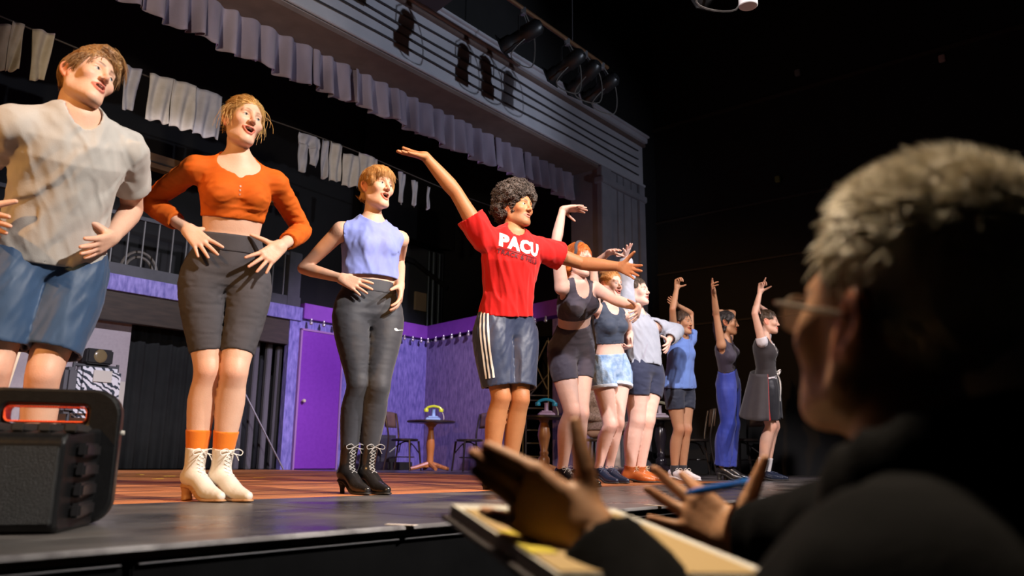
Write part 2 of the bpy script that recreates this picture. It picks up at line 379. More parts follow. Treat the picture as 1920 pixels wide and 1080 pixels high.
# set return wall, angled back down to the proscenium
A = UVZ(9.97, 10.2); B = UVZ(9.35, 6.75)
def wallseg(b, A, B, z0, z1, t):
    d = nrm(B - A); n = np.array([-d[1], d[0], 0]) * t
    b.add([A + (0, 0, z0), B + (0, 0, z0), B + n + (0, 0, z0), A + n + (0, 0, z0), A + (0, 0, z1), B + (0, 0, z1), B + n + (0, 0, z1), A + n + (0, 0, z1)],
          [(3, 2, 1, 0), (4, 5, 6, 7), (0, 1, 5, 4), (1, 2, 6, 5), (2, 3, 7, 6), (3, 0, 4, 7)]); return b
def seg(f): return A + (B - A) * f
wt = struct('wall_set_return', lambda b: wallseg(wallseg(b, seg(0.0), seg(0.68), 0, 2.24, 0.1), seg(0.945), seg(1.13), 0, 2.24, 0.1), M_lilac, 'streaky lilac painted return wall of the set')
d_ = nrm(B - A); n_ = np.array([-d_[1], d_[0], 0])
if n_ @ DV > 0: n_in = -n_
else: n_in = n_
q = wallseg(MB(), A + n_in * 0.06, seg(1.13) + n_in * 0.06, 2.28, 2.52, 0.2).build('ledge_board', M_ledge, smooth=False); rel(q, wt)
for i in range(14):
    c = seg(0.04 + i * 0.068) + n_in * 0.07 + (0, 0, 2.235)
    q = MB().lathe([(0.001, -0.045), (0.024, -0.035), (0.03, -0.012), (0.022, 0.012), (0.016, 0.03), (0.016, 0.055)], c, 10).build('bulb', _M['bulb_glass']); rel(q, wt)
# low dark riser at the foot of the set wall
rs = MB().uvz(8.62, 9.15, 9.6, 10.15, 0.0, 0.12, 0.005).uvz(8.62, 9.0, 9.85, 10.15, 0.12, 0.55, 0.005).build('step_unit', M_greypt, smooth=False)
tag(rs, 'low dark grey step unit against the blue set wall', 'steps')

# ---- upper gallery on the left of the set
gl = struct('gallery', lambda b: b.uvz(-3, 7.2, 10.3, 11.3, 2.30, 2.40), M_dkwood)
S(gl, 'dark raised gallery deck behind the railing')
q = MB().uvz(-3, 7.24, 10.16, 10.30, 2.24, 2.45, 0.004).build('gallery_fascia', M_blue, smooth=False); rel(q, gl)
q = MB().uvz(-3, 7.05, 10.22, 10.34, 1.86, 2.24, 0.004).build('gallery_beam', M_dkwood, smooth=False); rel(q, gl)
rl = empty('gallery_railing', UVZ(5.2, 10.3, 2.45), 'grey painted gallery railing with thin upright bars', 'railing')
q = MB().uvz(-3, 7.2, 10.18, 10.28, 2.45, 2.60, 0.004).build('bottom_rail', M_greypt, smooth=False); rel(q, rl)
q = MB().uvz(-3, 7.2, 10.20, 10.26, 3.24, 3.29, 0.004).build('top_rail', M_greypt, smooth=False); rel(q, rl)
for u0 in (-1.0, 1.2, 3.25, 5.32, 6.95):
    q = MB().uvz(u0, u0 + 0.22, 10.17, 10.29, 2.45, 3.30, 0.004).build('post', M_greypt, smooth=False); rel(q, rl)
for i in range(36):
    u0 = 0.1 + i * 0.2
    q = MB().tube([UVZ(u0, 10.23, 2.6), UVZ(u0, 10.23, 3.25)], 0.011, 6).build('baluster', mat('bar_metal', (0.16, 0.155, 0.15), rough=0.5, metal=0.6)); rel(q, rl)
bm_ = struct('beam', lambda b: b.uvz(-3, 7.3, 10.6, 10.75, 4.15, 4.36), M_timber, 'brown timber beam above the gallery')
q = MB().uvz(-3, 7.3, 10.58, 10.6, 4.22, 4.24).build('trim', M_dkwood, smooth=False); rel(q, bm_)
# round-backed chair shape and leaning timbers on the gallery
t = MB().tube([UVZ(6.3, 10.6, 2.42), UVZ(6.75, 10.9, 3.3)], 0.04, 6).build('timber_brace', M_timber); tag(t, 'brown timber brace leaning behind the gallery railing', 'timber')
hc = MB(); 
for rr in (0.26, 0.2):
    hc.tube([UVZ(4.9 + rr * math.cos(a), 10.7, 2.62 + rr * 1.2 * math.sin(a)) for a in np.linspace(0, math.pi, 14)], 0.02, 6)
hc.tube([UVZ(4.64, 10.7, 2.4), UVZ(4.64, 10.7, 2.64)], 0.02, 6).tube([UVZ(5.16, 10.7, 2.4), UVZ(5.16, 10.7, 2.64)], 0.02, 6)
tag(hc.build('bentwood_hoop', mat('hoop', (0.10, 0.085, 0.07), rough=0.5)), 'pale bentwood hoop standing behind the gallery bars', 'hoop')
# under the gallery: plaster wall, black drapes, strips
struct('wall_under_gallery', lambda b: b.uvz(3.3, 4.80, 10.50, 10.6, 0, 2.24), M_plaster, 'grey plaster wall below the gallery')
q = MB().uvz(3.6, 4.78, 10.46, 10.505, 0, 1.12, 0.003).build('dado_panel', M_cream, smooth=False); rel(q, bpy.data.objects['wall_under_gallery'])
def drape(name, u0, u1, v0, z0, z1, m, amp, waves, label, cat='curtain'):
    n, k = 120, 3; V = []
    for j in range(k + 1):
        for i in range(n + 1):
            s = i / n; V.append(UVZ(u0 + (u1 - u0) * s, v0 + amp * math.sin(s * waves * 6.283) + amp * 0.4 * math.sin(s * waves * 2.3 * 6.283 + 1), z0 + (z1 - z0) * j / k))
    Fq = [(j * (n + 1) + i, j * (n + 1) + i + 1, (j + 1) * (n + 1) + i + 1, (j + 1) * (n + 1) + i) for j in range(k) for i in range(n)]
    o = link(name, mesh_np(name, V, Fq), m); sd = o.modifiers.new('t', 'SOLIDIFY'); sd.thickness = 0.01
    return tag(o, label, cat)
drape('stage_curtain', 4.7, 7.0, 10.75, 0.01, 2.26, M_curt, 0.03, 11, 'black curtain filling the opening under the gallery')
drape('stage_curtain', -2.8, 3.55, 10.85, 0.01, 2.26, M_curt, 0.04, 14, 'black curtain at the far end under the gallery')
M_strip = mat('dim_strip', (0.05, 0.046, 0.048), (0.09, 0.085, 0.088), rough=0.7, scale=5, stretch=(1, 1, 0.2))
for i, u0 in enumerate((6.42, 6.62, 6.84, 7.02)):
    q = MB().uvz(u0, u0 + 0.085, 10.42, 10.5, 0, 2.0 - 0.05 * i, 0.01).build('timber_upright', M_strip, smooth=False)
    tag(q, ['dim grey timber upright nearest the black curtain under the gallery', 'second dim grey timber upright from the black curtain', 'third dim grey timber upright from the black curtain', 'dim grey timber upright next to the purple door wall'][i], 'timber', 'timber uprights under the gallery')
tag(MB().tube([UVZ(6.25, 10.0, 1.05), UVZ(6.9, 9.9, 0.01)], 0.012, 6).build('brace_bar', M_metal), 'thin metal brace bar slanting to the floor under the gallery', 'bar')
# board leaning behind the first performer
b_ = MB().poly_prism([onv(-92, 886, 8.6), onv(-36, 886, 8.6), onv(52, 622, 8.6), onv(-4, 596, 8.6)], NV * 0.05).build('leaning_board', mat('pale_board', (0.55, 0.42, 0.28), (0.62, 0.49, 0.33), rough=0.6, scale=4, stretch=(1, 1, 5)), smooth=False)
tag(b_, 'pale wooden board leaning behind the first performer', 'board')
# ---- grey service wall seen over the ledge, with pipes and a cream plate
sv = struct('wall_service', lambda b: b.uvz(9.6, 11.4, 11.25, 11.38, 2.3, 4.35), mat('service_wall', (0.035, 0.042, 0.05), (0.05, 0.058, 0.066), rough=0.7, scale=3), 'dark grey service wall above the set')
q = MB().uvz(10.6, 10.95, 11.2, 11.25, 3.05, 3.42, 0.006).build('cream_plate', mat('plate_cream', (0.38, 0.30, 0.18), rough=0.6), smooth=False); rel(q, sv)
for u0, r in ((10.92, 0.03), (11.05, 0.045), (11.22, 0.03)):
    q = MB().tube([UVZ(u0, 11.18, 2.3), UVZ(u0, 11.18, 4.3)], r, 10).build('pipe', mat('pipe_metal', (0.10, 0.13, 0.14), rough=0.35, metal=0.7)); rel(q, sv)
q = MB().tube([UVZ(9.7, 11.15, 4.05), UVZ(10.4, 11.1, 3.98), UVZ(11.35, 11.1, 3.62)], 0.05, 8).build('diagonal_shadow', M_black); rel(q, sv)  # black bar standing in for the diagonal shadow across the service wall
dk = struct('wall_service_upper', lambda b: b.uvz(9.0, 11.45, 11.0, 11.05, 4.4, 8.0), M_black, 'black masking flat above the service wall')
# ================================================================== things on and above the stage
# ---- laundry on a line
M_rope = mat('rope', (0.05, 0.04, 0.03), rough=0.9)
tag(MB().tube([UVZ(u, 8.0, 4.19 + 0.03 * math.sin(u * 1.3)) for u in np.linspace(0.5, 9.4, 60)], 0.008, 5).build('clothes_line', M_rope), 'thin clothes line strung across the dark upstage', 'rope')
M_lin = [mat('linen_a', (0.44, 0.39, 0.33), (0.56, 0.50, 0.43), rough=0.9, scale=9, bump=0.4, bscale=14, bstretch=(1, 1, 0.25)),
         mat('linen_b', (0.36, 0.29, 0.19), (0.46, 0.38, 0.26), rough=0.9, scale=9, bump=0.4, bscale=14, bstretch=(1, 1, 0.25)),
         mat('linen_c', (0.34, 0.32, 0.33), (0.45, 0.42, 0.42), rough=0.9, scale=9, bump=0.4, bscale=14, bstretch=(1, 1, 0.25)),
         mat('linen_dark', (0.05, 0.05, 0.055), (0.09, 0.09, 0.095), rough=0.9, scale=9)]
def cloth_panel(u0, u1, zt0, zt1, zb0, zb1, m, seed, taper=0.0, v0=8.0, parent=None, name='cloth'):
    n, k = 22, 14; rs = random.Random(seed); ph = rs.random() * 6; V = []
    for j in range(k + 1):
        f = j / k
        for i in range(n + 1):
            s = i / n; ss = 0.5 + (s - 0.5) * (1 - taper * f)
            u = u0 + (u1 - u0) * ss; zt = zt0 + (zt1 - zt0) * s; zb = zb0 + (zb1 - zb0) * s
            w = (u1 - u0)
            vv = v0 - 0.035 + 0.02 * math.sin(s * 3.5 * 6.283 * min(1, w / 0.5) + ph + f) * (0.4 + f) + 0.015 * math.sin(s * 8 + f * 5 + ph)
            V.append(UVZ(u, vv, zt + (zb - zt) * f + 0.012 * math.sin(s * 9 + ph) * f))
    Fq = [(j * (n + 1) + i, j * (n + 1) + i + 1, (j + 1) * (n + 1) + i + 1, (j + 1) * (n + 1) + i) for j in range(k) for i in range(n)]
    o = link(name, mesh_np(name, V, Fq), m); sd = o.modifiers.new('t', 'SOLIDIFY'); sd.thickness = 0.006
    if parent is not None: rel(o, parent)
    return o
def uz(px, py, v=8.0):
    p = onv(px, py, v); return p @ DV, p[2]
GRP = 'laundry hanging on the line'
def hang(kind, x0, x1, yt0, yt1, yb0, yb1, mi, label, cat, taper=0.0):
    u0, a = uz(x0, yt0); u1, b = uz(x1, yt1); _, c = uz(x0, yb0); _, d = uz(x1, yb1); sd = int(x0 * 7 + 3)
    m = M_lin[mi]
    if kind == 'sheet':
        o = cloth_panel(u0, u1, a, b, c, d, m, sd, taper, name='hanging_cloth'); tag(o, label, cat, GRP)
    else:                                                     # trousers: waist band and two legs
        r = empty('hanging_trousers', UVZ((u0 + u1) / 2, 8.0, (c + d) / 2), label, cat, GRP)
        zm = a + (c - a) * 0.3; um = (u0 + u1) / 2
        cloth_panel(u0, u1, a, b, zm, zm, m, sd, 0.0, parent=r, name='trouser_seat')
        cloth_panel(u0, um - 0.01, zm + 0.02, zm + 0.02, c, c, m, sd + 1, 0.3, parent=r, name='trouser_leg')
        cloth_panel(um + 0.01, u1, zm + 0.02, zm + 0.02, d, d, m, sd + 2, 0.3, parent=r, name='trouser_leg')
hang('sheet', -22, 18, 42, 50, 138, 140, 1, 'tan cloth hanging at the very start of the clothes line', 'cloth')
hang('sheet', 20, 44, 42, 48, 139, 140, 1, 'narrow tan cloth second on the clothes line', 'cloth', 0.1)
hang('sheet', 60, 100, 55, 66, 156, 158, 1, 'brown tapering cloth over the grey-shirted performer', 'cloth', 0.4)
hang('sheet', 228, 262, 122, 133, 208, 214, 2, 'grey tapering cloth to one side of the pale towels', 'cloth', 0.45)
hang('sheet', 278, 322, 139, 150, 228, 236, 0, 'pale crinkled towel, first of three side by side', 'towel')
hang('sheet', 323, 366, 150, 163, 240, 252, 0, 'pale crinkled towel in the middle of three', 'towel')
hang('sheet', 367, 415, 165, 182, 254, 266, 2, 'greyer towel behind the blonde performer, third of three', 'towel')
hang('trousers', 558, 598, 248, 262, 322, 316, 2, 'grey trousers hanging upside down beside pale stockings', 'trousers')
hang('sheet', 600, 614, 262, 267, 336, 338, 2, 'narrow grey stocking on the clothes line', 'stocking', 0.3)
hang('sheet', 616, 640, 266, 275, 340, 344, 0, 'pale narrow cloth between stocking and pillowcase', 'cloth', 0.1)
hang('sheet', 642, 670, 288, 294, 350, 354, 0, 'pale square pillowcase over the blue-shirted performer', 'pillowcase')
hang('sheet', 671, 706, 286, 300, 352, 360, 0, 'pale cloth just above the strawberry-blond hair', 'cloth')
hang('sheet', 745, 757, 322, 328, 380, 384, 2, 'thin dim stocking alone on the dark part of the line', 'stocking', 0.3)
hang('sheet', 770, 779, 338, 342, 386, 388, 2, 'thinnest dim stocking further along the dark line', 'stocking', 0.3)
hang('sheet', 797, 804, 350, 353, 392, 394, 2, 'last dim stocking on the clothes line', 'stocking', 0.3)

# ---- lighting pipe with lanterns, cables
pipe = empty('lighting_pipe', UVZ(6, 4.6, 4.72), 'thin brown lighting pipe in front of the frieze', 'pipe')
rel(MB().tube([UVZ(3.5, 4.6, 4.72), UVZ(7.32, 4.6, 4.72)], 0.024, 10).build('tube', mat('pipe_brown', (0.12, 0.06, 0.03), rough=0.45, metal=0.5)), pipe)
for u0 in (5.55, 6.6):
    rel(MB().tube([UVZ(u0, 4.6, 4.72), UVZ(u0, 4.6, 8.2)], 0.006, 5).build('hanger_wire', M_groove), pipe)
M_lan = mat('lantern_black', (0.012, 0.012, 0.013), rough=0.4, metal=0.3)
M_lens = mat('lantern_lens', (0.35, 0.4, 0.5), rough=0.08, metal=0.6)
def lantern(loc, aim, label, s=1.0, cable=None):
    r = empty('stage_lantern', loc, label, 'stage light', 'stage lanterns on the pipe')
    loc = Vector(loc); a = (Vector(aim) - loc).normalized(); q = a.to_track_quat('Z', 'Y').to_matrix().to_4x4()
    T = Matrix.Translation(loc + Vector((0, 0, -0.26 * s))) @ q @ Matrix.Scale(s, 4)
    b = MB().lathe([(0.001, -0.22), (0.05, -0.22), (0.085, -0.18), (0.09, -0.02), (0.075, 0.0), (0.07, 0.12), (0.085, 0.14), (0.085, 0.24), (0.07, 0.24), (0.066, 0.2)], n=18).xf(T)
    bo = b.build('lamp_housing', M_lan); rel(bo, r)
    rel(MB().lathe([(0.001, 0.205), (0.04, 0.212), (0.064, 0.203), (0.064, 0.198)], n=16).xf(T).build('lens', M_lens), r)
    rel(MB().box((-0.1, -0.1, 0.24), (0.1, 0.1, 0.25)).xf(T).build('colour_frame', M_lan, smooth=False), r)
    c = loc + Vector((0, 0, -0.26 * s)); side = a.cross(Vector((0, 0, 1))).normalized() * 0.11 * s
    rel(MB().tube([c + side, c + side + Vector((0, 0, 0.16 * s)), loc, c - side + Vector((0, 0, 0.16 * s)), c - side], 0.008 * s, 6).build('yoke', M_lan), r)
    rel(MB().box((-0.03, -0.03, -0.03), (0.03, 0.03, 0.05), Matrix.Translation(loc), 0.008).build('clamp', M_metal, smooth=False), r)
    pts = [loc + Vector((0.02, 0, 0)), c + side * 1.6 + Vector((0.05, 0, 0.05)), c + side * 2 + Vector((0, 0, -0.25 * s)), c + Vector((-0.12, 0.02, -0.2 * s)), c - a * 0.22 * s]
    rel(MB().tube(bez(pts, 6), 0.007, 5).build('cable', mat('pale_cable', (0.06, 0.056, 0.052), rough=0.5)), r)
lantern(UVZ(5.72, 4.6, 4.68), UVZ(4.8, 8, 3.4), 'blue-lensed lantern nearest the frieze top on the lighting pipe')
lantern(UVZ(6.5, 4.6, 4.68), UVZ(6.3, 9, 3.0), 'middle black lantern on the lighting pipe')
lantern(UVZ(6.85, 4.6, 4.68), UVZ(7.5, 8, 3.2), 'black lantern with tangled cables on the lighting pipe')
lantern(UVZ(7.2, 4.6, 4.68), UVZ(7.6, 9, 3.4), 'last black lantern at the end of the lighting pipe')
lantern((1.30, 4.6, 3.42), (0.6, 6.5, 2.2), 'small black lantern hanging alone over the apron', 0.7)
lantern((1.05, 4.9, 3.72), (2.0, 7.5, 1.0), 'high black lantern cropped by the picture top over the apron', 0.7)
pipe2 = empty('lighting_pipe', (1.3, 4.7, 3.5), 'short black lighting pipe above the apron, mostly out of view', 'pipe')
rel(MB().tube([(0.2, 5.02, 3.74), (2.6, 4.25, 3.43)], 0.02, 8).build('tube', M_lan), pipe2)
sn = at(1402, -6, 4.6); tag(MB().lathe([(0.055, -0.07), (0.06, -0.065), (0.06, 0.12), (0.055, 0.12)], sn + (0, 0, 0.0), 18).build('lamp_snoot', mat('white_metal', (0.75, 0.73, 0.72), rough=0.4)), 'white metal cylinder of a lamp at the picture top', 'lamp')
# hung loudspeaker over the frieze
p0 = UVZ(4.9, 5.1, 4.78)
ls = empty('hung_loudspeaker', p0, 'dark hung loudspeaker box in front of the frieze top', 'loudspeaker')
Rm = Matrix.Translation(Vector(p0)) @ Matrix.Rotation(Rz, 4, 'Z') @ Matrix.Rotation(math.radians(-12), 4, 'X')
rel(MB().box((-0.24, -0.2, -0.1), (0.24, 0.2, 0.75), Rm, 0.02).build('cabinet', mat('speaker_box', (0.02, 0.018, 0.022), rough=0.6), smooth=False), ls)
rel(MB().box((-0.22, -0.215, -0.06), (0.22, -0.2, 0.72), Rm, 0.01).build('grille', mat('speaker_grille', (0.05, 0.043, 0.06), rough=0.5, bump=0.5, bscale=120), smooth=False), ls)
rel(MB().tube([UVZ(4.9, 5.1, 5.5), UVZ(4.9, 5.1, 8.2)], 0.008, 5).build('hanging_chain', M_metal), ls)

# ---- tables, telephones, bentwood chairs
M_tabw = mat('orange_wood', (0.36, 0.12, 0.025), (0.55, 0.22, 0.05), rough=0.35, scale=5, stretch=(1, 1, 0.2))
M_tabd = mat('dark_wood', (0.02, 0.013, 0.010), (0.045, 0.028, 0.02), rough=0.35, scale=5)
def table(loc, label, mleg, top_r=0.37, turned=0):
    r = empty('pedestal_table', loc, label, 'table', 'round pedestal tables')
    MB().lathe([(0.001, 0.715), (top_r - 0.02, 0.715), (top_r, 0.725), (top_r, 0.742), (top_r - 0.01, 0.75), (0.001, 0.75)], n=32).build('table_top', M_tabd, r)
    if turned: prof = [(0.11, 0.05), (0.07, 0.08), (0.05, 0.1), (0.075, 0.14), (0.075, 0.2), (0.05, 0.23), (0.06, 0.27), (0.045, 0.3), (0.07, 0.42), (0.085, 0.5), (0.07, 0.6), (0.05, 0.66), (0.07, 0.7), (0.16, 0.716)]
    else: prof = [(0.09, 0.05), (0.06, 0.09), (0.05, 0.12), (0.055, 0.16), (0.05, 0.2), (0.06, 0.3), (0.068, 0.38), (0.055, 0.5), (0.042, 0.58), (0.045, 0.64), (0.1, 0.7), (0.2, 0.716)]
    MB().lathe(prof, n=18).build('pedestal', mleg, r)
    for k in range(4):
        a = k * math.pi / 2 + 0.4; c, s = math.cos(a), math.sin(a)
        MB().tube([(0.03 * c, 0.03 * s, 0.10), (0.12 * c, 0.12 * s, 0.075), (0.22 * c, 0.22 * s, 0.045), (0.30 * c, 0.30 * s, 0.028)], [0.04, 0.036, 0.03, 0.026], 8).build('foot', mleg, r)
    return r
def phone(loc, rot, ch, cb, label):
    r = empty('telephone', loc, label, 'telephone', 'toy-bright telephones on the tables'); r.rotation_euler = (0, 0, rot)
    mh = mat('phone_%02d%02d%02d' % tuple(int(c * 99) for c in ch), ch, rough=0.3); mb = mat('phone_%02d%02d%02d' % tuple(int(c * 99) for c in cb), cb, rough=0.35)
    MB().box((-0.11, -0.08, 0), (0.11, 0.08, 0.045), None, 0.012).box((-0.08, -0.065, 0.04), (0.08, 0.065, 0.07), None, 0.012).build('base', mb, r, False)
    MB().lathe([(0.035, 0.06), (0.028, 0.09), (0.025, 0.16), (0.035, 0.175)], n=12).build('cradle', mb, r)
    hs = MB().tube(bez([(-0.12, 0, 0.165), (-0.09, 0, 0.2), (0, 0, 0.222), (0.09, 0, 0.2), (0.12, 0, 0.165)], 5), 0.02, 8)
    hs.lathe([(0.034, -0.03), (0.038, 0.0), (0.03, 0.02)], (-0.115, 0, 0.165), 12).lathe([(0.034, -0.03), (0.038, 0.0), (0.03, 0.02)], (0.115, 0, 0.165), 12).build('handset', mh, r)
    MB().tube(bez([(0.13, 0, 0.14), (0.155, 0, 0.08), (0.16, 0, 0.02), (0.13, 0.03, 0.008), (0.1, 0.03, 0.012)], 5), 0.006, 6).build('cord', mat('phone_cord', (0.6, 0.57, 0.42), rough=0.4), r)
def chair(loc, rot, label, src=[None]):
    mw = mat('chair_black', (0.012, 0.010, 0.010), (0.028, 0.02, 0.017), rough=0.28, scale=6)
    mb = mat('chair_back_brown', (0.10, 0.06, 0.04), (0.16, 0.10, 0.07), rough=0.22, scale=5)
    if src[0] is None:
        r = empty('bentwood_chair'); src[0] = r
        MB().lathe([(0.001, 0.435), (0.19, 0.435), (0.205, 0.445), (0.205, 0.465), (0.19, 0.472), (0.001, 0.468)], n=28).build('seat', mw, r)
        for sx in (-1, 1):
            MB().tube([(sx * 0.15, -0.16, 0.44), (sx * 0.185, -0.2, 0)], [0.018, 0.013], 8).build('leg', mw, r)
            MB().tube(bez([(sx * 0.17, 0.25, 0), (sx * 0.16, 0.19, 0.44), (sx * 0.175, 0.22, 0.68), (sx * 0.17, 0.255, 0.86)], 5), 0.015, 8).build('leg', mw, r)
            MB().tube(bez([(sx * 0.165, -0.17, 0.26), (0, -0.10, 0.41), (0, 0.05, 0.41), (sx * 0.15, 0.17, 0.27)], 5), 0.009, 6).build('bracket', mw, r)
        MB().tube([(0.15 * math.cos(a), 0.15 * math.sin(a), 0.2) for a in np.linspace(0, 6.283, 20)], 0.009, 6).build('stretcher', mw, r)
        V = []
        for j in range(5):
            for i in range(9):
                a = (i / 8 - 0.5) * 1.0; V.append((0.36 * math.sin(a), 0.30 - 0.05 * (1 - math.cos(a)) * 3 - 0.045 + 0.03 * j / 4, 0.64 + 0.22 * j / 4 + 0.02 * (j == 4) * math.cos(a * 2)))
        me = mesh_np('back_panel', V, [(j * 9 + i, j * 9 + i + 1, (j + 1) * 9 + i + 1, (j + 1) * 9 + i) for j in range(4) for i in range(8)])
        o = link('back_panel', me, mb, r); sd = o.modifiers.new('t', 'SOLIDIFY'); sd.thickness = 0.014
        r2 = r
    else:
        r2 = src[0].copy(); COL.objects.link(r2)
        for ch in src[0].children:
            c = ch.copy(); COL.objects.link(c); c.parent = r2
    r2.location = loc; r2.rotation_euler = (0, 0, rot); tag(r2, label, 'chair', 'bentwood chairs at the tables'); return r2
def flr(px, Y):
    p = at(px, 870, Y); return Vector((p[0], p[1], 0.0))
t1 = flr(806, 12.3); table(t1, 'pedestal table with orange turned leg and dark top under the yellow telephone', M_tabw)
phone(t1 + Vector((0.03, 0.02, 0.75)), 0.0, (0.62, 0.72, 0.03), (0.28, 0.46, 0.66), 'telephone with yellow-green handset on pale blue base')
chair(flr(757, 12.2), math.radians(70), 'dark bentwood chair by the blue wall, left of the yellow telephone')
chair(flr(880, 12.1), math.radians(-60), 'dark bentwood chair between the yellow telephone table and the red-shirted man')
t2 = flr(1020, 10.7); table(t2, 'dark table with turned leg under the blue telephone', mat('orange_wood_dark', (0.22, 0.08, 0.025), (0.36, 0.15, 0.05), rough=0.35, scale=6), 0.34, 1)
phone(t2 + Vector((0.03, 0, 0.75)), 0.1, (0.02, 0.30, 0.48), (0.45, 0.33, 0.50), 'telephone with turquoise handset on lilac base')
t3 = flr(1240, 11.0); table(t3, 'black table with turned black leg under the grey telephone', mat('black_gloss', (0.02, 0.016, 0.022), rough=0.2), 0.28, 1)
phone(t3 + Vector((0, 0, 0.75)), 0.0, (0.30, 0.30, 0.22), (0.46, 0.40, 0.50), 'telephone with grey handset on pale grey base')
chair(flr(1302, 10.8), math.radians(-90), 'dark bentwood chair behind the sky-blue shirted performer')
chair(flr(1395, 10.6), math.radians(-70), 'dark bentwood chair behind the performer in royal blue trousers')
# shelf rack and folded truss in the doorway gap
sh = empty('shelf_rack', flr(1006, 12.6), 'dark narrow shelf rack with pale edges in the set gap', 'shelf')
b = MB()
for x in (-0.17, 0.17): rel(MB().box((x - 0.012, -0.12, 0), (x + 0.012, 0.12, 1.0), Matrix.Translation(sh.location)).build('upright', M_greypt, smooth=False), sh)
for z in (0.02, 0.22, 0.42, 0.62, 0.8, 0.96): rel(MB().box((-0.17, -0.12, z), (0.17, 0.12, z + 0.018), Matrix.Translation(sh.location)).build('shelf_board', mat('shelf_edge', (0.10, 0.105, 0.11), rough=0.5), smooth=False), sh)
tr = empty('folded_truss', flr(1012, 12.9), 'pale crossed metal struts standing in the dark set gap', 'truss')
for a, b2 in (((-0.25, 0, 1.3), (0.12, 0, 2.1)), ((0.12, 0, 1.3), (-0.25, 0, 2.1)), ((-0.25, 0, 1.1), (0.14, 0, 1.55)), ((-0.3, 0, 1.2), (0.16, 0, 1.2)), ((-0.3, 0, 1.12), (0.16, 0, 1.12)), ((0.14, 0, 0), (0.14, 0, 2.15)), ((-0.27, 0, 0), (-0.27, 0, 2.15))):
    rel(MB().tube([Vector(a) + tr.location, Vector(b2) + tr.location], 0.012, 6).build('strut', mat('strut_metal', (0.3, 0.32, 0.36), rough=0.4, metal=0.6)), tr)
hk = MB().tube(bez([UVZ(10.0, 6.9, 2.52), UVZ(10.0, 6.9, 2.86), UVZ(9.95, 6.9, 2.95), UVZ(9.82, 6.9, 2.95)], 5), 0.018, 8).build('pipe_hook', mat('pale_pipe', (0.3, 0.34, 0.36), rough=0.4, metal=0.5)); tag(hk, 'pale bent pipe standing on the purple ledge', 'pipe')

# ---- zebra bag on a stand with a dark lamp on top
zb = UVZ(4.30, 10.22)
bag = empty('zebra_bag', zb + (0, 0, 0.5), 'zebra-striped bag hung on a stand by the grey wall', 'bag')
mz = mat('zebra_cloth', (0.02, 0.03, 0.045), rough=0.8)
if 1:
    nt = mz.node_tree; w = nt.nodes.new('ShaderNodeTexWave'); w.inputs['Scale'].default_value = 5.0; w.inputs['Distortion'].default_value = 9.0; w.inputs['Detail'].default_value = 2; w.inputs['Detail Scale'].default_value = 1.6
    tc = nt.nodes.new('ShaderNodeTexCoord'); mp = nt.nodes.new('ShaderNodeMapping'); mp.inputs['Rotation'].default_value = (0.5, 0.9, 0.2); nt.links.new(tc.outputs['Object'], mp.inputs[0]); nt.links.new(mp.outputs[0], w.inputs[0])
    rp = nt.nodes.new('ShaderNodeValToRGB'); rp.color_ramp.interpolation = 'CONSTANT'; rp.color_ramp.elements[0].color = (0.02, 0.03, 0.045, 1); rp.color_ramp.elements[1].position = 0.42; rp.color_ramp.elements[1].color = (0.62, 0.62, 0.66, 1)
    nt.links.new(w.outputs['Fac'], rp.inputs[0]); nt.links.new(rp.outputs[0], nt.nodes['Principled BSDF'].inputs['Base Color'])
q = MB().uvz(4.05, 4.57, 10.09, 10.35, 0.62, 1.24, 0.05).build('bag_body', mz, smooth=True); rel(q, bag)
q = MB().uvz(4.21, 4.43, 10.07, 10.09, 1.06, 1.20, 0.00).build('bag_label', M_cream, smooth=False); rel(q, bag)
q = MB().uvz(3.91, 4.05, 10.11, 10.33, 0.66, 1.22, 0.04).build('side_pocket', mat('grey_cloth', (0.09, 0.09, 0.10), rough=0.9), smooth=True); rel(q, bag)
q = MB().tube([UVZ(4.03, 10.220, 0), UVZ(4.03, 10.220, 1.3)], 0.02, 6).tube([UVZ(4.55, 10.220, 0), UVZ(4.55, 10.220, 1.3)], 0.02, 6).tube([UVZ(4.03, 10.220, 1.26), UVZ(4.55, 10.220, 1.26)], 0.02, 6).build('stand_frame', M_greypt); rel(q, bag)
lp = empty('work_lamp', zb + (0, 0, 1.28), 'dark work lamp standing above the zebra bag', 'lamp')
q = MB().uvz(4.13, 4.45, 10.13, 10.29, 1.28, 1.47, 0.02).build('lamp_case', M_black, smooth=False); rel(q, lp)
M2 = Matrix.Translation(Vector(UVZ(4.29, 10.125, 1.38))) @ Matrix(((DV[0], 0, -NV[0], 0), (DV[1], 0, -NV[1], 0), (0, 1, 0, 0), (0, 0, 0, 1)))
q = MB().lathe([(0.001, 0.0), (0.05, 0.004), (0.075, 0.0), (0.085, -0.01)], n=20).xf(M2 @ Matrix.Scale(1.0, 4)).build('lamp_glass', mat('amber_glass', (0.16, 0.12, 0.06), rough=0.2)); rel(q, lp)

# ---- portable speaker with an orange-lined handle on the stage edge
so = Vector((-1.165, 2.02, 0.0)); sp = empty('portable_speaker', so, 'black portable speaker with orange-lined carry handle on the stage edge', 'speaker')
sp.rotation_euler = (0, 0, math.radians(17))
M_sp = mat('speaker_plastic', (0.0035, 0.0035, 0.004), (0.006, 0.006, 0.0065), rough=0.38, spec=0.3, scale=60, bump=0.1, bscale=300)
def rrect(x0, x1, z0, z1, r, n=6):
    P = []
    for cx, cz, a0 in ((x1 - r, z1 - r, 0), (x0 + r, z1 - r, 90), (x0 + r, z0 + r, 180), (x1 - r, z0 + r, 270)):
        for k in range(n + 1):
            a = math.radians(a0 + 90 * k / n); P.append((cx + r * math.cos(a), cz + r * math.sin(a)))
    return P
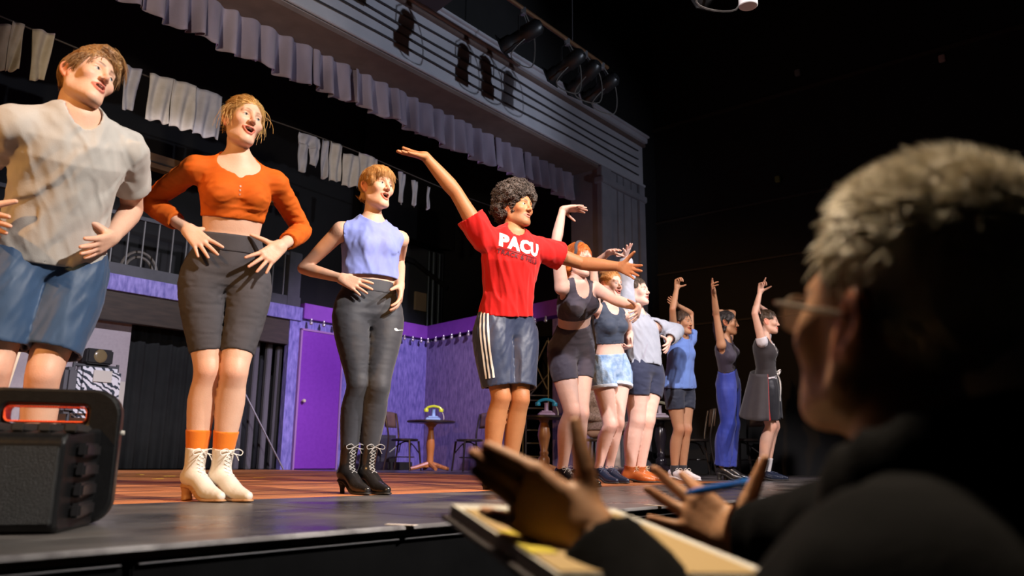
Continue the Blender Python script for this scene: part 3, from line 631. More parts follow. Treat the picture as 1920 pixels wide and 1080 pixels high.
# rear frame slab: rounded outline with the handle slot cut through
fo = rrect(-0.195, 0.155, 0.0, 0.345, 0.065); fi = rrect(-0.12, 0.075, 0.255, 0.303, 0.016)
bm = bmesh.new()
def ring(P, y): return [bm.verts.new((x, y, z)) for x, z in P]
o0, o1, i0, i1 = ring(fo, 0.055), ring(fo, 0.115), ring(fi, 0.055), ring(fi, 0.115); n = len(fo)
for k in range(n):
    k2 = (k + 1) % n
    bm.faces.new((o0[k], o0[k2], o1[k2], o1[k])); bm.faces.new((i0[k2], i0[k], i1[k], i1[k2]))
    bm.faces.new((o0[k2], o0[k], i0[k], i0[k2])); bm.faces.new((o1[k], o1[k2], i1[k2], i1[k]))
bmesh.ops.recalc_face_normals(bm, faces=bm.faces[:])
me = bpy.data.meshes.new('rear_frame'); bm.to_mesh(me); bm.free(); fo_ = link('rear_frame', me, M_sp, sp)
bv = fo_.modifiers.new('b', 'BEVEL'); bv.width = 0.012; bv.segments = 3; bv.limit_method = 'ANGLE'
# orange ribbed liner
lin = MB()
L2 = rrect(-0.117, 0.072, 0.258, 0.300, 0.014); n = len(L2)
V = []; 
for y in (0.052, 0.118):
    V += [(x, y, z) for x, z in L2]
lin.add(V, [(k, n + k, n + (k + 1) % n, (k + 1) % n) for k in range(n)])
for k in range(30):
    x = -0.105 + k * 0.0058
    lin.tube([(x, 0.053, 0.2605), (x + 0.004, 0.117, 0.2605)], 0.0022, 5); lin.tube([(x, 0.053, 0.2985), (x + 0.004, 0.117, 0.2985)], 0.0018, 5)
lin.build('handle_liner', mat('orange_rubber', (0.85, 0.10, 0.015), rough=0.45), sp)
# body box in front of the frame with a chamfered, vented top and side
body = MB()
prof = [(-0.185, 0.0), (-0.20, 0.015), (-0.20, 0.205), (-0.185, 0.225), (0.06, 0.245), (0.06, 0.0)]
X0, X1 = -0.19, 0.115
V = [(X0, y, z) for y, z in prof] + [(X1 - (0.028 if y < -0.15 else 0), y, z - (0.0)) for y, z in prof]; n = len(prof)
body.add(V, [tuple(range(n - 1, -1, -1)), tuple(range(n, 2 * n))] + [(i, (i + 1) % n, n + (i + 1) % n, n + i) for i in range(n)])
bo = body.build('body', M_sp, sp, False); bv = bo.modifiers.new('b', 'BEVEL'); bv.width = 0.014; bv.segments = 3; bv.limit_method = 'ANGLE'
MB().box((-0.18, -0.207, 0.02), (0.078, -0.198, 0.195), None, 0.004).build('front_grille', mat('grille_black', (0.004, 0.004, 0.0045), rough=0.6, bump=0.6, bscale=400), sp, False)
for k in range(5):
    x = -0.15 + k * 0.055
    MB().box((x, -0.165, 0.228), (x + 0.03, 0.0, 0.2485), None, 0.004).build('top_rib', mat('rib_grey', (0.03, 0.028, 0.026), rough=0.4), sp, False)
for k in range(4):
    z = 0.03 + k * 0.047
    MB().box((0.095, -0.13, z), (0.1205, 0.04, z + 0.034), None, 0.006).build('side_rib', mat('rib_dark', (0.012, 0.011, 0.012), rough=0.35), sp, False)
MB().box((-0.11, -0.2085, 0.088), (-0.065, -0.2065, 0.092)).build('front_print', mat('print_green', (0.16, 0.20, 0.05), rough=0.5), sp, False)
MB().box((-0.095, -0.2085, 0.158), (-0.082, -0.2065, 0.161)).build('front_print', mat('print_grey', (0.18, 0.16, 0.14), rough=0.5), sp, False)
MB().box((-0.052, -0.2085, 0.158), (-0.046, -0.2065, 0.162)).build('power_light', mat('led_green', (0.02, 0.2, 0.04), emit=(0.05, 0.8, 0.15), estr=0.15), sp, False)
MB().lathe([(0.001, -0.004), (0.006, -0.003), (0.006, 0.006)], (0, 0, 0), 8).xf(Matrix.Translation((0.157, 0.09, 0.235)) @ Matrix.Rotation(math.radians(90), 4, 'Y')).build('frame_pin', M_cream, sp)
# tape marks on the apron
M_tape = mat('pale_tape', (0.8, 0.68, 0.58), rough=0.6)
tp = [((725, 984), (780, 986), 'short pale tape mark on the black apron near the stage edge'), ((1212, 947), (1258, 951), 'short pale tape mark at the stage edge behind the raised hand')]
for (a, b, lab) in tp:
    def fl(px, py):
        r = ray(px, py); return CAM + r * ((0.0 - CAM[2]) / r[2])
    A_, B_ = fl(*a), fl(*b); d = nrm(B_ - A_); nn = np.array([-d[1], d[0], 0]) * 0.014; A_[2] = B_[2] = 0.0012
    tag(MB().poly_prism([A_ - nn, B_ - nn, B_ + nn, A_ + nn], (0, 0, 0.0012)).build('tape_mark', M_tape, smooth=False), lab, 'tape', 'tape marks on the stage')
# scraps of paper and tape on the planks
for i, (px, py) in enumerate(((318, 893), (296, 898), (262, 890), (486, 896))):
    r = ray(px, py); p = CAM + r * (-CAM[2] / r[2]); 
    tag(MB().box((-0.05, -0.02, 0.001), (0.05, 0.02, 0.003), Matrix.Translation(p) @ Matrix.Rotation(0.4 + i, 4, 'Z')).build('tape_scrap', mat('yellow_tape', (0.75, 0.5, 0.06), rough=0.6), smooth=False), ['yellow tape scrap on the planks behind the white boots', 'yellow tape scrap beside the first scrap on the planks', 'yellow tape scrap on the planks nearest the speaker', 'yellow tape scrap on the planks between white and black boots'][i], 'tape', 'yellow spike marks')
# ================================================================== figures: smooth solids blended on a grid
def smin(a, b, k):
    if k <= 0: return np.minimum(a, b)
    h = np.maximum(k - np.abs(a - b), 0) / k
    return np.minimum(a, b) - h * h * (k * 0.25)
def smax(a, b, k):
    return -smin(-a, -b, k)
class Prim:
    lo = hi = None
def dense(P, R, n=4):
    P = np.asarray(P, float); R = np.asarray(R, float); Q = np.column_stack([P, R]); Q = np.array(bez(list(Q), n)); return Q[:, :3], Q[:, 3]
class Tube(Prim):
    """round tube of varying radius along a smooth path; flat0/flat1 cut the ends square; off inflates; flat=(axis, ratio) squashes"""
    def __init__(s, P, R, n=3, off=0.0, flat0=False, flat1=False, squash=None):
        P = np.asarray(P, float); R = np.broadcast_to(np.asarray(R, float), (len(P),))
        if len(P) > 2 and n > 1: P, R = dense(P, R, n)
        s.P = P; s.R = R + off; s.f0 = flat0; s.f1 = flat1; s.sq = squash
        m = s.R.max() * (1.0 if squash is None else max(1, squash[1])); s.lo = P.min(0) - m; s.hi = P.max(0) + m
    def seg(s, i, X, Y, Z):
        a, b = s.P[i].astype(np.float32), s.P[i + 1].astype(np.float32); d = b - a; L2 = np.float32(max(d @ d, 1e-12))
        x, y, z = X - a[0], Y - a[1], Z - a[2]
        t = np.clip((x * d[0] + y * d[1] + z * d[2]) / L2, np.float32(0), np.float32(1))
        ex, ey, ez = x - t * d[0], y - t * d[1], z - t * d[2]
        q = ex * ex + ey * ey + ez * ez
        if s.sq is not None:
            ax, ra = s.sq; c = ex * np.float32(ax[0]) + ey * np.float32(ax[1]) + ez * np.float32(ax[2]); q = q + c * c * np.float32(1 / (ra * ra) - 1)
        return np.sqrt(q) - (np.float32(s.R[i]) + t * np.float32(s.R[i + 1] - s.R[i]))
    def ends(s, best, X, Y, Z):
        if s.f0:
            d = nrm(s.P[1] - s.P[0]).astype(np.float32); a = s.P[0].astype(np.float32); best = np.maximum(best, -((X - a[0]) * d[0] + (Y - a[1]) * d[1] + (Z - a[2]) * d[2]))
        if s.f1:
            d = nrm(s.P[-1] - s.P[-2]).astype(np.float32); a = s.P[-1].astype(np.float32); best = np.maximum(best, (X - a[0]) * d[0] + (Y - a[1]) * d[1] + (Z - a[2]) * d[2])
        return best
    def __call__(s, X, Y, Z):
        best = None
        for i in range(len(s.P) - 1):
            dd = s.seg(i, X, Y, Z); best = dd if best is None else np.minimum(best, dd)
        return s.ends(best, X, Y, Z)
class Ell(Prim):
    def __init__(s, c, r, R=None, off=0.0):
        s.c = np.asarray(c, float); s.r = np.asarray(r, float) * np.ones(3) + off; s.Rm = np.eye(3) if R is None else np.asarray(R, float)   # columns are the axes
        m = np.sqrt(((s.Rm * s.r) ** 2).sum(1)); s.lo = s.c - m; s.hi = s.c + m
    def __call__(s, X, Y, Z):
        c = s.c.astype(X.dtype); x, y, z = X - c[0], Y - c[1], Z - c[2]; k0 = 0; k1 = 0
        for i in range(3):
            a = s.Rm[:, i].astype(X.dtype); r = X.dtype.type(s.r[i]); q = (x * a[0] + y * a[1] + z * a[2]) / r; k0 = k0 + q * q; q = q / r; k1 = k1 + q * q
        k0 = np.sqrt(np.maximum(k0, 1e-12)); return k0 * (k0 - 1) / np.sqrt(np.maximum(k1, 1e-9))
class Half(Prim):
    """half space on the side the normal points away from"""
    def __init__(s, p, n): s.p = np.asarray(p, float); s.n = nrm(n)
    def __call__(s, X, Y, Z): return (X - s.p[0]) * s.n[0] + (Y - s.p[1]) * s.n[1] + (Z - s.p[2]) * s.n[2]
class Loft(Prim):
    """torso: elliptical sections of half width w, front depth df, back depth db along a bent spine"""
    def __init__(s, T, t, w, df, db, off=0.0, t0=None, t1=None, cut0=False, cut1=False, e=2.2):
        s.T = T; s.t = np.asarray(t, float); s.w = np.asarray(w, float) + off; s.df = np.asarray(df, float) + off; s.db = np.asarray(db, float) + off
        s.t0 = s.t[0] if t0 is None else t0; s.t1 = s.t[-1] if t1 is None else t1; s.c0 = cut0; s.c1 = cut1; s.e = e
        m = max(s.w.max(), s.df.max(), s.db.max()); a = np.array([T.center(q) for q in np.linspace(s.t0, s.t1, 5)]); s.lo = a.min(0) - m; s.hi = a.max(0) + m
    def __call__(s, X, Y, Z):
        T = s.T; o = T.p.astype(np.float32); A = T.A.astype(np.float32)
        tt = ((X - o[0]) * A[0] + (Y - o[1]) * A[1] + (Z - o[2]) * A[2]) / np.float32(T.L)
        tc = np.clip(tt, np.float32(s.t0), np.float32(s.t1)); n = 400
        ts = np.linspace(s.t0, s.t1, n); ix = ((tc - np.float32(s.t0)) * np.float32((n - 1) / max(s.t1 - s.t0, 1e-6))).astype(np.int16)
        cen = np.array([T.center(q) for q in ts]).astype(np.float32); fr = np.array([T.frame(q) for q in ts]).astype(np.float32)
        cl = (cen * fr[:, 0]).sum(1); cf = (cen * fr[:, 1]).sum(1)
        l = X * fr[:, 0, 0][ix] + Y * fr[:, 0, 1][ix] + Z * fr[:, 0, 2][ix] - cl[ix]
        f = X * fr[:, 1, 0][ix] + Y * fr[:, 1, 1][ix] + Z * fr[:, 1, 2][ix] - cf[ix]
        I = lambda a: np.interp(ts, s.t, a).astype(np.float32)[ix]
        w = I(s.w); d = np.where(f > 0, I(s.df), I(s.db))
        a_ = l / w; b_ = f / d; k0 = np.sqrt(a_ * a_ + b_ * b_); k1 = np.sqrt((a_ / w) ** 2 + (b_ / d) ** 2)
        dd = np.where(k0 > 0.3, (k0 - 1) * k0 / np.maximum(k1, np.float32(1e-6)), -np.minimum(w, d) * (1 - k0))
        ez = np.abs(tt - tc) * np.float32(T.L)
        r = np.where(ez > 0, np.sqrt(np.maximum(dd, 0) ** 2 + ez ** 2), dd)
        if s.c0: r = np.maximum(r, (np.float32(s.t0) - tt) * np.float32(T.L))
        if s.c1: r = np.maximum(r, (tt - np.float32(s.t1)) * np.float32(T.L))
        return r
class Torso:
    def __init__(s, pelvis, neck, yawp, yawc, arch=0.0, side=0.0):
        s.p = np.asarray(pelvis, float); s.n = np.asarray(neck, float); s.A = nrm(s.n - s.p); s.L = np.linalg.norm(s.n - s.p)
        s.yp, s.yc, s.arch, s.side = yawp, yawc, arch, side
    def frame(s, t):
        a = math.radians(s.yp + (s.yc - s.yp) * min(max(t, 0), 1)); f = np.array([math.cos(a), math.sin(a), 0]); f = nrm(f - s.A * (f @ s.A)); l = np.cross(s.A, f)
        return np.array([l, f, s.A])          # left, forward, up
    def center(s, t):
        fr = s.frame(t); q = math.sin(math.pi * min(max(t, 0), 1))
        return s.p + s.A * (s.L * t) + fr[1] * s.arch * q + fr[0] * s.side * q
class Field:
    def __init__(s, lo, hi, res):
        s.res = res; s.lo = np.asarray(lo, float) - 3 * res; n = np.ceil((np.asarray(hi, float) - s.lo) / res).astype(int) + 4
        s.g = np.full(n, 0.09, np.float32); s.ax = [(s.lo[i] + res * np.arange(n[i])).astype(np.float32) for i in range(3)]
    def box(s, p, pad):
        sl = []
        for i in range(3):
            a = max(int((p.lo[i] - pad - s.lo[i]) / s.res), 0); b = min(int((p.hi[i] + pad - s.lo[i]) / s.res) + 2, s.g.shape[i])
            if b <= a: return None
            sl.append(slice(a, b))
        return tuple(sl)
    def ev(s, p, sl):
        if isinstance(p, Tube) and len(p.P) > 2:
            out = np.full(tuple(q.stop - q.start for q in sl), 0.09, np.float32); m0 = 1.0 if p.sq is None else max(1, p.sq[1])
            for i in range(len(p.P) - 1):
                m = max(p.R[i], p.R[i + 1]) * m0 + 0.05; lo = np.minimum(p.P[i], p.P[i + 1]) - m; hi = np.maximum(p.P[i], p.P[i + 1]) + m; ss = []
                for j in range(3):
                    a = max(int((lo[j] - s.lo[j]) / s.res), sl[j].start); b = min(int((hi[j] - s.lo[j]) / s.res) + 2, sl[j].stop); ss.append((a, b))
                if any(b <= a for a, b in ss): continue
                loc = tuple(slice(a - sl[j].start, b - sl[j].start) for j, (a, b) in enumerate(ss))
                d = p.seg(i, *[s.ax[j][ss[j][0]:ss[j][1]].reshape([-1 if j == q else 1 for q in range(3)]) for j in range(3)]); out[loc] = np.minimum(out[loc], d)
            return p.ends(out, s.ax[0][sl[0]][:, None, None], s.ax[1][sl[1]][None, :, None], s.ax[2][sl[2]][None, None, :]).astype(np.float32)
        return p(s.ax[0][sl[0]][:, None, None], s.ax[1][sl[1]][None, :, None], s.ax[2][sl[2]][None, None, :]).astype(np.float32)
    def add(s, p, k=0.02):
        sl = s.box(p, max(k, 0.02) + 0.02)
        if sl: s.g[sl] = smin(s.g[sl], np.minimum(s.ev(p, sl), 0.09), k)
        return s
    def sub(s, p, k=0.005):
        if p.lo is None: sl = tuple(slice(0, n) for n in s.g.shape)
        else: sl = s.box(p, k + 0.02)
        if sl: s.g[sl] = smax(s.g[sl], -s.ev(p, sl), k)
        return s
    def cut(s, p, k=0.003):
        sl = tuple(slice(0, n) for n in s.g.shape); s.g = smax(s.g, s.ev(p, sl), k); return s
    def warp(s, fn, band=0.03):
        m = np.abs(s.g) < band; idx = np.nonzero(m)
        P = np.column_stack([s.ax[i][idx[i]] for i in range(3)]); s.g[m] += fn(P).astype(np.float32); return s
    def mesh(s):
        g = s.g; sg = g < 0
        cnt = np.zeros(tuple(n - 1 for n in g.shape), np.uint8)
        C8 = [(i, j, k) for i in (0, 1) for j in (0, 1) for k in (0, 1)]
        S_ = lambda c: tuple(slice(c[i], g.shape[i] - 1 + c[i]) for i in range(3))
        for c in C8: cnt += sg[S_(c)]
        act = (cnt > 0) & (cnt < 8); idx = np.argwhere(act); ids = np.full(act.shape, -1, np.int32); ids[act] = np.arange(len(idx))
        V = np.zeros((len(idx), 3)); W = np.zeros(len(idx))
        val = {c: g[idx[:, 0] + c[0], idx[:, 1] + c[1], idx[:, 2] + c[2]] for c in C8}
        for a in C8:
            for ax in range(3):
                if a[ax]: continue
                b = list(a); b[ax] = 1; b = tuple(b); ga, gb = val[a], val[b]; m = (ga < 0) != (gb < 0)
                t = ga[m] / (ga[m] - gb[m]); p = np.tile(np.array(a, float), (m.sum(), 1)); p[:, ax] += t; V[m] += p; W[m] += 1
        V = s.lo + s.res * (idx + V / W[:, None]); Fs = []
        for ax in range(3):
            o1, o2 = (ax + 1) % 3, (ax + 2) % 3
            sh = list(g.shape); sa = [slice(0, None)] * 3; sb = [slice(0, None)] * 3; sa[ax] = slice(0, -1); sb[ax] = slice(1, None)
            d = sg[tuple(sa)] != sg[tuple(sb)]
            e = np.argwhere(d); e = e[(e[:, o1] > 0) & (e[:, o2] > 0) & (e[:, o1] < g.shape[o1] - 1) & (e[:, o2] < g.shape[o2] - 1)]
            if len(e) == 0: continue
            def cell(d1, d2):
                q = e.copy(); q[:, o1] += d1; q[:, o2] += d2; return ids[q[:, 0], q[:, 1], q[:, 2]]
            Q = np.column_stack([cell(-1, -1), cell(0, -1), cell(0, 0), cell(-1, 0)])
            ins = sg[e[:, 0], e[:, 1], e[:, 2]]; Q[~ins] = Q[~ins][:, ::-1]; Fs.append(Q)
        return V, np.concatenate(Fs)
def field(prims, res, pad=0.0):
    """prims: list of (prim, k)"""
    lo = np.min([p.lo for p, k in prims], 0) - pad; hi = np.max([p.hi for p, k in prims], 0) + pad
    f = Field(lo, hi, res)
    for p, k in prims: f.add(p, k)
    return f
_tab = np.random.default_rng(5).random((32, 32, 32)).astype(np.float32) * 2 - 1
def vnoise(P):
    i = np.floor(P).astype(int); f = P - i; f = f * f * f * (f * (f * 6 - 15) + 10); out = 0
    for a in (0, 1):
        for b in (0, 1):
            for c in (0, 1):
                w = (f[:, 0] if a else 1 - f[:, 0]) * (f[:, 1] if b else 1 - f[:, 1]) * (f[:, 2] if c else 1 - f[:, 2])
                out = out + w * _tab[(i[:, 0] + a) & 31, (i[:, 1] + b) & 31, (i[:, 2] + c) & 31]
    return out
def folds(amp, d, freq=22.0, along=3.0, seed=0.0, cap=0.003):
    """soft cloth folds running along d"""
    d = nrm(d); a = nrm(np.cross(d, (0.3, 0.9, 0.2))); b = np.cross(d, a)
    def fn(P):
        q = np.column_stack([P @ d * along, P @ a * freq, P @ b * freq]) + seed
        n = vnoise(q) + 0.35 * vnoise(q * 2.1 + 7); r = np.sqrt(n * n + 0.015)
        return np.minimum(amp * (r * 1.6 - 0.75), cap)
    return fn
def joinm(parts):
    V = []; Q = []; C = []; o = 0
    for v, f, c in parts:
        V.append(v); Q.append(f + o); C.append(np.broadcast_to(np.asarray(c, float), (len(v), 3))); o += len(v)
    return np.concatenate(V), np.concatenate(Q), np.concatenate(C)

# ------------------------------------------------------------------ hands
def hand(W, d, n, side, s=1.0, curl=(0.25, 0.3, 0.2), spread=0.12, thumb=(0.75, 0.35, 0.2), per=None, slim=1.0):
    """W wrist, d towards the knuckles, n out of the palm, side +1 left hand / -1 right hand"""
    W = np.asarray(W, float); d = nrm(d); n = nrm(np.asarray(n, float) - d * (np.asarray(n, float) @ d)); t = np.cross(n, d) * side    # thumb side
    pr = []; lens = (0.074, 0.083, 0.077, 0.060); xo = (0.029, 0.009, -0.011, -0.029); yo = (0.092, 0.096, 0.091, 0.083); tips = []
    for i in range(4):
        K = W + (d * yo[i] + t * xo[i] - n * 0.004) * s; rb = (0.0098, 0.0098, 0.0092, 0.0080)[i] * s * slim
        pr.append((Tube([W + (t * xo[i] * 0.55) * s + d * 0.005, W + (d * yo[i] * 0.55 + t * xo[i] * 0.85 - n * 0.005) * s, K], [0.0135 * s, 0.0125 * s, 0.0115 * s], 2), 0.016 * s))
        c = curl if per is None else per[i]; sp = spread[i] if hasattr(spread, '__len__') else spread * (1.1, 0.25, -0.5, -1.25)[i]
        fd = nrm(d * math.cos(sp) + t * math.sin(sp)); P = [K]; R = [rb * 1.12]; a = 0
        for j, fr in enumerate((0.45, 0.30, 0.25)):
            a += c[j]; P.append(P[-1] + (fd * math.cos(a) + n * math.sin(a)) * lens[i] * fr * s); R.append(rb * (1.0, 0.9, 0.74)[j])
        pr.append((Tube(P, R, 2), 0.006 * s)); tips.append(P[-1])
    tb = W + (d * 0.022 + t * 0.022 + n * 0.006) * s
    out, fwd, cl = thumb
    td = nrm(d * fwd + t * out + n * cl); t1 = tb + td * 0.044 * s; td2 = nrm(td + d * 0.25 * fwd + n * 0.1); t2 = t1 + td2 * 0.032 * s; t3 = t2 + nrm(td2 - t * 0.05) * 0.026 * s
    pr.append((Tube([W + t * 0.012 * s, tb, t1, t2, t3], np.array([0.014, 0.0165, 0.0125, 0.0105, 0.008]) * s * slim, 2), 0.014 * s))
    return pr
# ------------------------------------------------------------------ heads
HX = (0.95, 1.0, 1.045)                          # heads are a little narrower and taller than the sculpt
def head_frame(yaw, pitch=0.0, roll=0.0):
    a = math.radians(yaw); f = np.array([math.cos(a), math.sin(a), 0]); l = np.array([-f[1], f[0], 0]); u = np.array([0, 0, 1.0])
    p = math.radians(pitch); f, u = f * math.cos(p) + u * math.sin(p), u * math.cos(p) - f * math.sin(p)
    r = math.radians(roll); l, u = l * math.cos(r) - u * math.sin(r), u * math.cos(r) + l * math.sin(r)
    return np.column_stack([-l * HX[0], f * HX[1], u * HX[2]])         # local x right-hand side of the person, y forward, z up
def head_mesh(c, R, s, skin, lip, brow, res, neck_pts, neck_r, mouth=0.3, smile=0.0, jaw=1.0, male=False, nose=1.0, stubble=None, eyes_closed=False, ear=1.0, cheek=0.0):
    """neck_pts in world space"""
    Ri = np.linalg.inv(R); L = lambda p: (np.asarray(p, float) - c) @ Ri.T / s
    m = mouth; pr = []
    A = lambda p, k: pr.append((p, k))
    A(Ell((0, -0.014, 0.036), (0.0745, 0.096, 0.083)), 0.02)
    A(Ell((0, 0.030, -0.016), (0.060, 0.060, 0.082)), 0.03)
    jw = 0.042 * jaw; dz = -0.016 * m
    for x in (-1, 1):
        A(Tube([(x * (jw + 0.011), -0.012, -0.028), (x * (jw + 0.006), 0.004, -0.070 + dz * 0.5), (x * 0.020, 0.066, -0.098 + dz)], [0.018, 0.019, 0.016], 3), 0.03)
        A(Ell((x * 0.043, 0.060, -0.026), (0.022, 0.021, 0.019 + cheek)), 0.022)
    A(Ell((0, 0.036, -0.076 + dz * 0.7), (0.038 * jaw + cheek, 0.044, 0.034)), 0.03)
    A(Ell((0, 0.072, -0.099 + dz), (0.019 * jaw, 0.015, 0.015)), 0.02)
    A(Tube([(-0.036, 0.076, 0.017), (0, 0.084, 0.015), (0.036, 0.076, 0.017)], [0.010, 0.012, 0.010], 2), 0.016)
    f = field(pr, res / s, 0.03)
    f.g = np.minimum(f.g, 0.09)
    for x in (-1, 1):
        f.sub(Ell((x * 0.031, 0.100, -0.001), (0.0175, 0.020, 0.0105)), 0.016)
        f.add(Ell((x * 0.0305, 0.0720, -0.0015), (0.0152, 0.0130, 0.0125)), 0.004)
        f.sub(Ell((x * 0.0305, 0.0885, -0.0030), (0.0118, 0.012, 0.0012 if eyes_closed else 0.0037)), 0.0015)
        f.add(Tube([(x * 0.0195, 0.0825, -0.001), (x * 0.0305, 0.0862, 0.0022), (x * 0.0415, 0.079, -0.0005)], [0.0014, 0.0019, 0.0014], 3), 0.002)
        f.add(Ell((x * 0.0125, 0.0945, -0.0365), (0.0080 * nose, 0.0085, 0.0068)), 0.006)
        f.add(Tube([(x * 0.067, -0.002, -0.030), (x * 0.0735, -0.008, 0.0), (x * 0.080, -0.020, 0.020), (x * 0.084, -0.033, 0.014), (x * 0.081, -0.034, -0.006), (x * 0.073, -0.018, -0.030)], np.array([0.007, 0.006, 0.006, 0.0065, 0.006, 0.0075]) * ear, 3), 0.006)
        f.add(Ell((x * 0.074, -0.018, -0.004), (0.007, 0.014, 0.022)), 0.004)
    f.add(Tube([(0, 0.086, 0.012), (0, 0.095, -0.010), (0, 0.107, -0.031)], [0.0070 * nose, 0.0078 * nose, 0.0092 * nose], 3), 0.011)
    f.add(Ell((0, 0.101, -0.036), (0.0085 * nose, 0.009, 0.0068)), 0.006)
    for x in (-1, 1): f.sub(Ell((x * 0.0065, 0.101, -0.0430), (0.0032, 0.0045, 0.003)), 0.002)
    wl = 0.024 + 0.007 * smile; zc = -0.064 + 0.006 * smile
    up = [(-wl, 0.079, zc), (-0.010, 0.0925, -0.0595), (0, 0.094, -0.0605), (0.010, 0.0925, -0.0595), (wl, 0.079, zc)]
    lo = [(-wl, 0.078, zc - 0.001), (-0.011, 0.089, -0.070 - 0.021 * m), (0, 0.0915, -0.072 - 0.023 * m), (0.011, 0.089, -0.070 - 0.021 * m), (wl, 0.078, zc - 0.001)]
    if m > 0.05: f.sub(Ell((0, 0.088, -0.065 - 0.011 * m), (wl * 0.86, 0.034, 0.0125 * m + 0.001)), 0.004)
    else: f.sub(Ell((0, 0.096, -0.0662), (wl, 0.014, 0.0010)), 0.003)
    f.add(Tube(up, [0.0024, 0.0042, 0.0038, 0.0042, 0.0024], 3), 0.005); f.add(Tube(lo, [0.0024, 0.0050, 0.0055, 0.0050, 0.0024], 3), 0.005)
    npl = [L(p) for p in neck_pts]; f2lo = np.min(npl, 0) - 0.07
    if f2lo[2] < f.lo[2]:      # enlarge downwards for the neck
        g = Field(np.minimum(f.lo + 3 * f.res, f2lo), f.lo + f.res * np.array(f.g.shape), f.res)
        o = np.round((f.lo - g.lo) / f.res).astype(int); g.lo = f.lo - o * f.res; g.ax = [(g.lo[i] + f.res * np.arange(g.g.shape[i])).astype(np.float32) for i in range(3)]
        sl = tuple(slice(o[i], min(o[i] + f.g.shape[i], g.g.shape[i])) for i in range(3)); g.g[sl] = f.g[:sl[0].stop - o[0], :sl[1].stop - o[1], :sl[2].stop - o[2]]; f = g
    f.add(Tube(npl, np.asarray(neck_r) / s, 2, flat0=True), 0.022)
    V, Q = f.mesh()
    # colouring: lips, brows, warm cheeks and ears
    C = np.tile(np.asarray(skin, float), (len(V), 1))
    def near(P, r, soft):
        d = Tube(P, r, 3)(V[:, 0], V[:, 1], V[:, 2]); return np.clip(1 - d / soft, 0, 1)[:, None]
    w = np.clip(1 - np.minimum(np.linalg.norm((V - (0.045, 0.07, -0.03)) / 0.03, axis=1), np.linalg.norm((V - (-0.045, 0.07, -0.03)) / 0.03, axis=1)), 0, 1)[:, None]
    C = C * (1 - 0.5 * w) + 0.5 * w * C * np.array([1.05, 0.75, 0.72])
    w = np.clip(1 - np.linalg.norm((V - (0, 0.108, -0.034)) / 0.02, axis=1), 0, 1)[:, None]; C = C * (1 - w) + w * C * np.array([1.03, 0.78, 0.75])
    w = (np.abs(V[:, 0]) > 0.0695).astype(float)[:, None] * (V[:, 2] < 0.03)[:, None] * (V[:, 1] < 0.01)[:, None] * (V[:, 2] > -0.04)[:, None]; C = C * (1 - w) + w * C * np.array([1.05, 0.72, 0.66])
    if stubble is not None:
        w = np.clip((-0.035 - V[:, 2]) / 0.03, 0, 1) * np.clip((V[:, 1] - 0.0) / 0.03, 0, 1) * np.clip((V[:, 2] + 0.125) / 0.02, 0, 1); w = (w * stubble)[:, None]; C = C * (1 - w) + w * np.array([0.05, 0.035, 0.03])
    w = np.maximum(near(up, 0.0042, 0.0025), near(lo, 0.0055, 0.0025)); w = np.minimum(w * 1.2, 1) * (V[:, 1] > 0.07)[:, None]; C = C * (1 - w) + w * np.asarray(lip)
    if m > 0.05:
        e = Ell((0, 0.088, -0.065 - 0.011 * m), (wl * 0.84, 0.034, 0.0118 * m + 0.001))(V[:, 0], V[:, 1], V[:, 2]); w = (e < 0.0012)[:, None] * (V[:, 1] < 0.086)[:, None] * (np.abs(V[:, 0]) < wl * 0.66)[:, None]; C = np.where(w, np.array([0.05, 0.008, 0.008]), C)
    for x in (-1, 1):
        w = near([(x * 0.013, 0.092, 0.0165), (x * 0.030, 0.087, 0.0215), (x * 0.048, 0.069, 0.0145)], 0.0022 if not male else 0.0032, 0.0035) * 0.8; C = C * (1 - w) + w * np.asarray(brow)
        w = near([(x * 0.0190, 0.0835, -0.0012), (x * 0.0305, 0.0872, 0.0012), (x * 0.0425, 0.079, -0.0008)], 0.0008, 0.0015) * 0.75; C = C * (1 - w) + w * np.asarray(brow) * 0.4
    return c + (V * s) @ R.T, Q, C
def eyeball(c, R, s, side, look, iris, parent, name='eye'):
    """white ball with iris and pupil aimed along look (world)"""
    lx = nrm(np.asarray(look) @ R); o = np.array([side * 0.0305, 0.0730, -0.0025]); r = 0.0122; V = []; C = []
    b = np.cross(lx, (0, 0, 1.0)); b = nrm(b); u = np.cross(b, lx); n = 14
    rings = np.radians([0.1, 6, 12, 13, 24, 27, 29, 45, 70, 100, 140, 179])
    for a in rings:
        for k in range(n):
            t = 2 * math.pi * k / n; V.append(o + r * (lx * math.cos(a) + (b * math.cos(t) + u * math.sin(t)) * math.sin(a))); dg = math.degrees(a)
            C.append((0.004, 0.004, 0.004) if dg < 12.5 else (iris if dg < 28 else (0.50, 0.47, 0.45)))
    Q = [(i * n + k, (i + 1) * n + k, (i + 1) * n + (k + 1) % n, i * n + (k + 1) % n) for i in range(len(rings) - 1) for k in range(n)]
    me = mesh_np(name, c + (np.array(V) * s) @ R.T, Q, np.array(C)); o = link(name, me, M_eye); rel(o, parent); return o

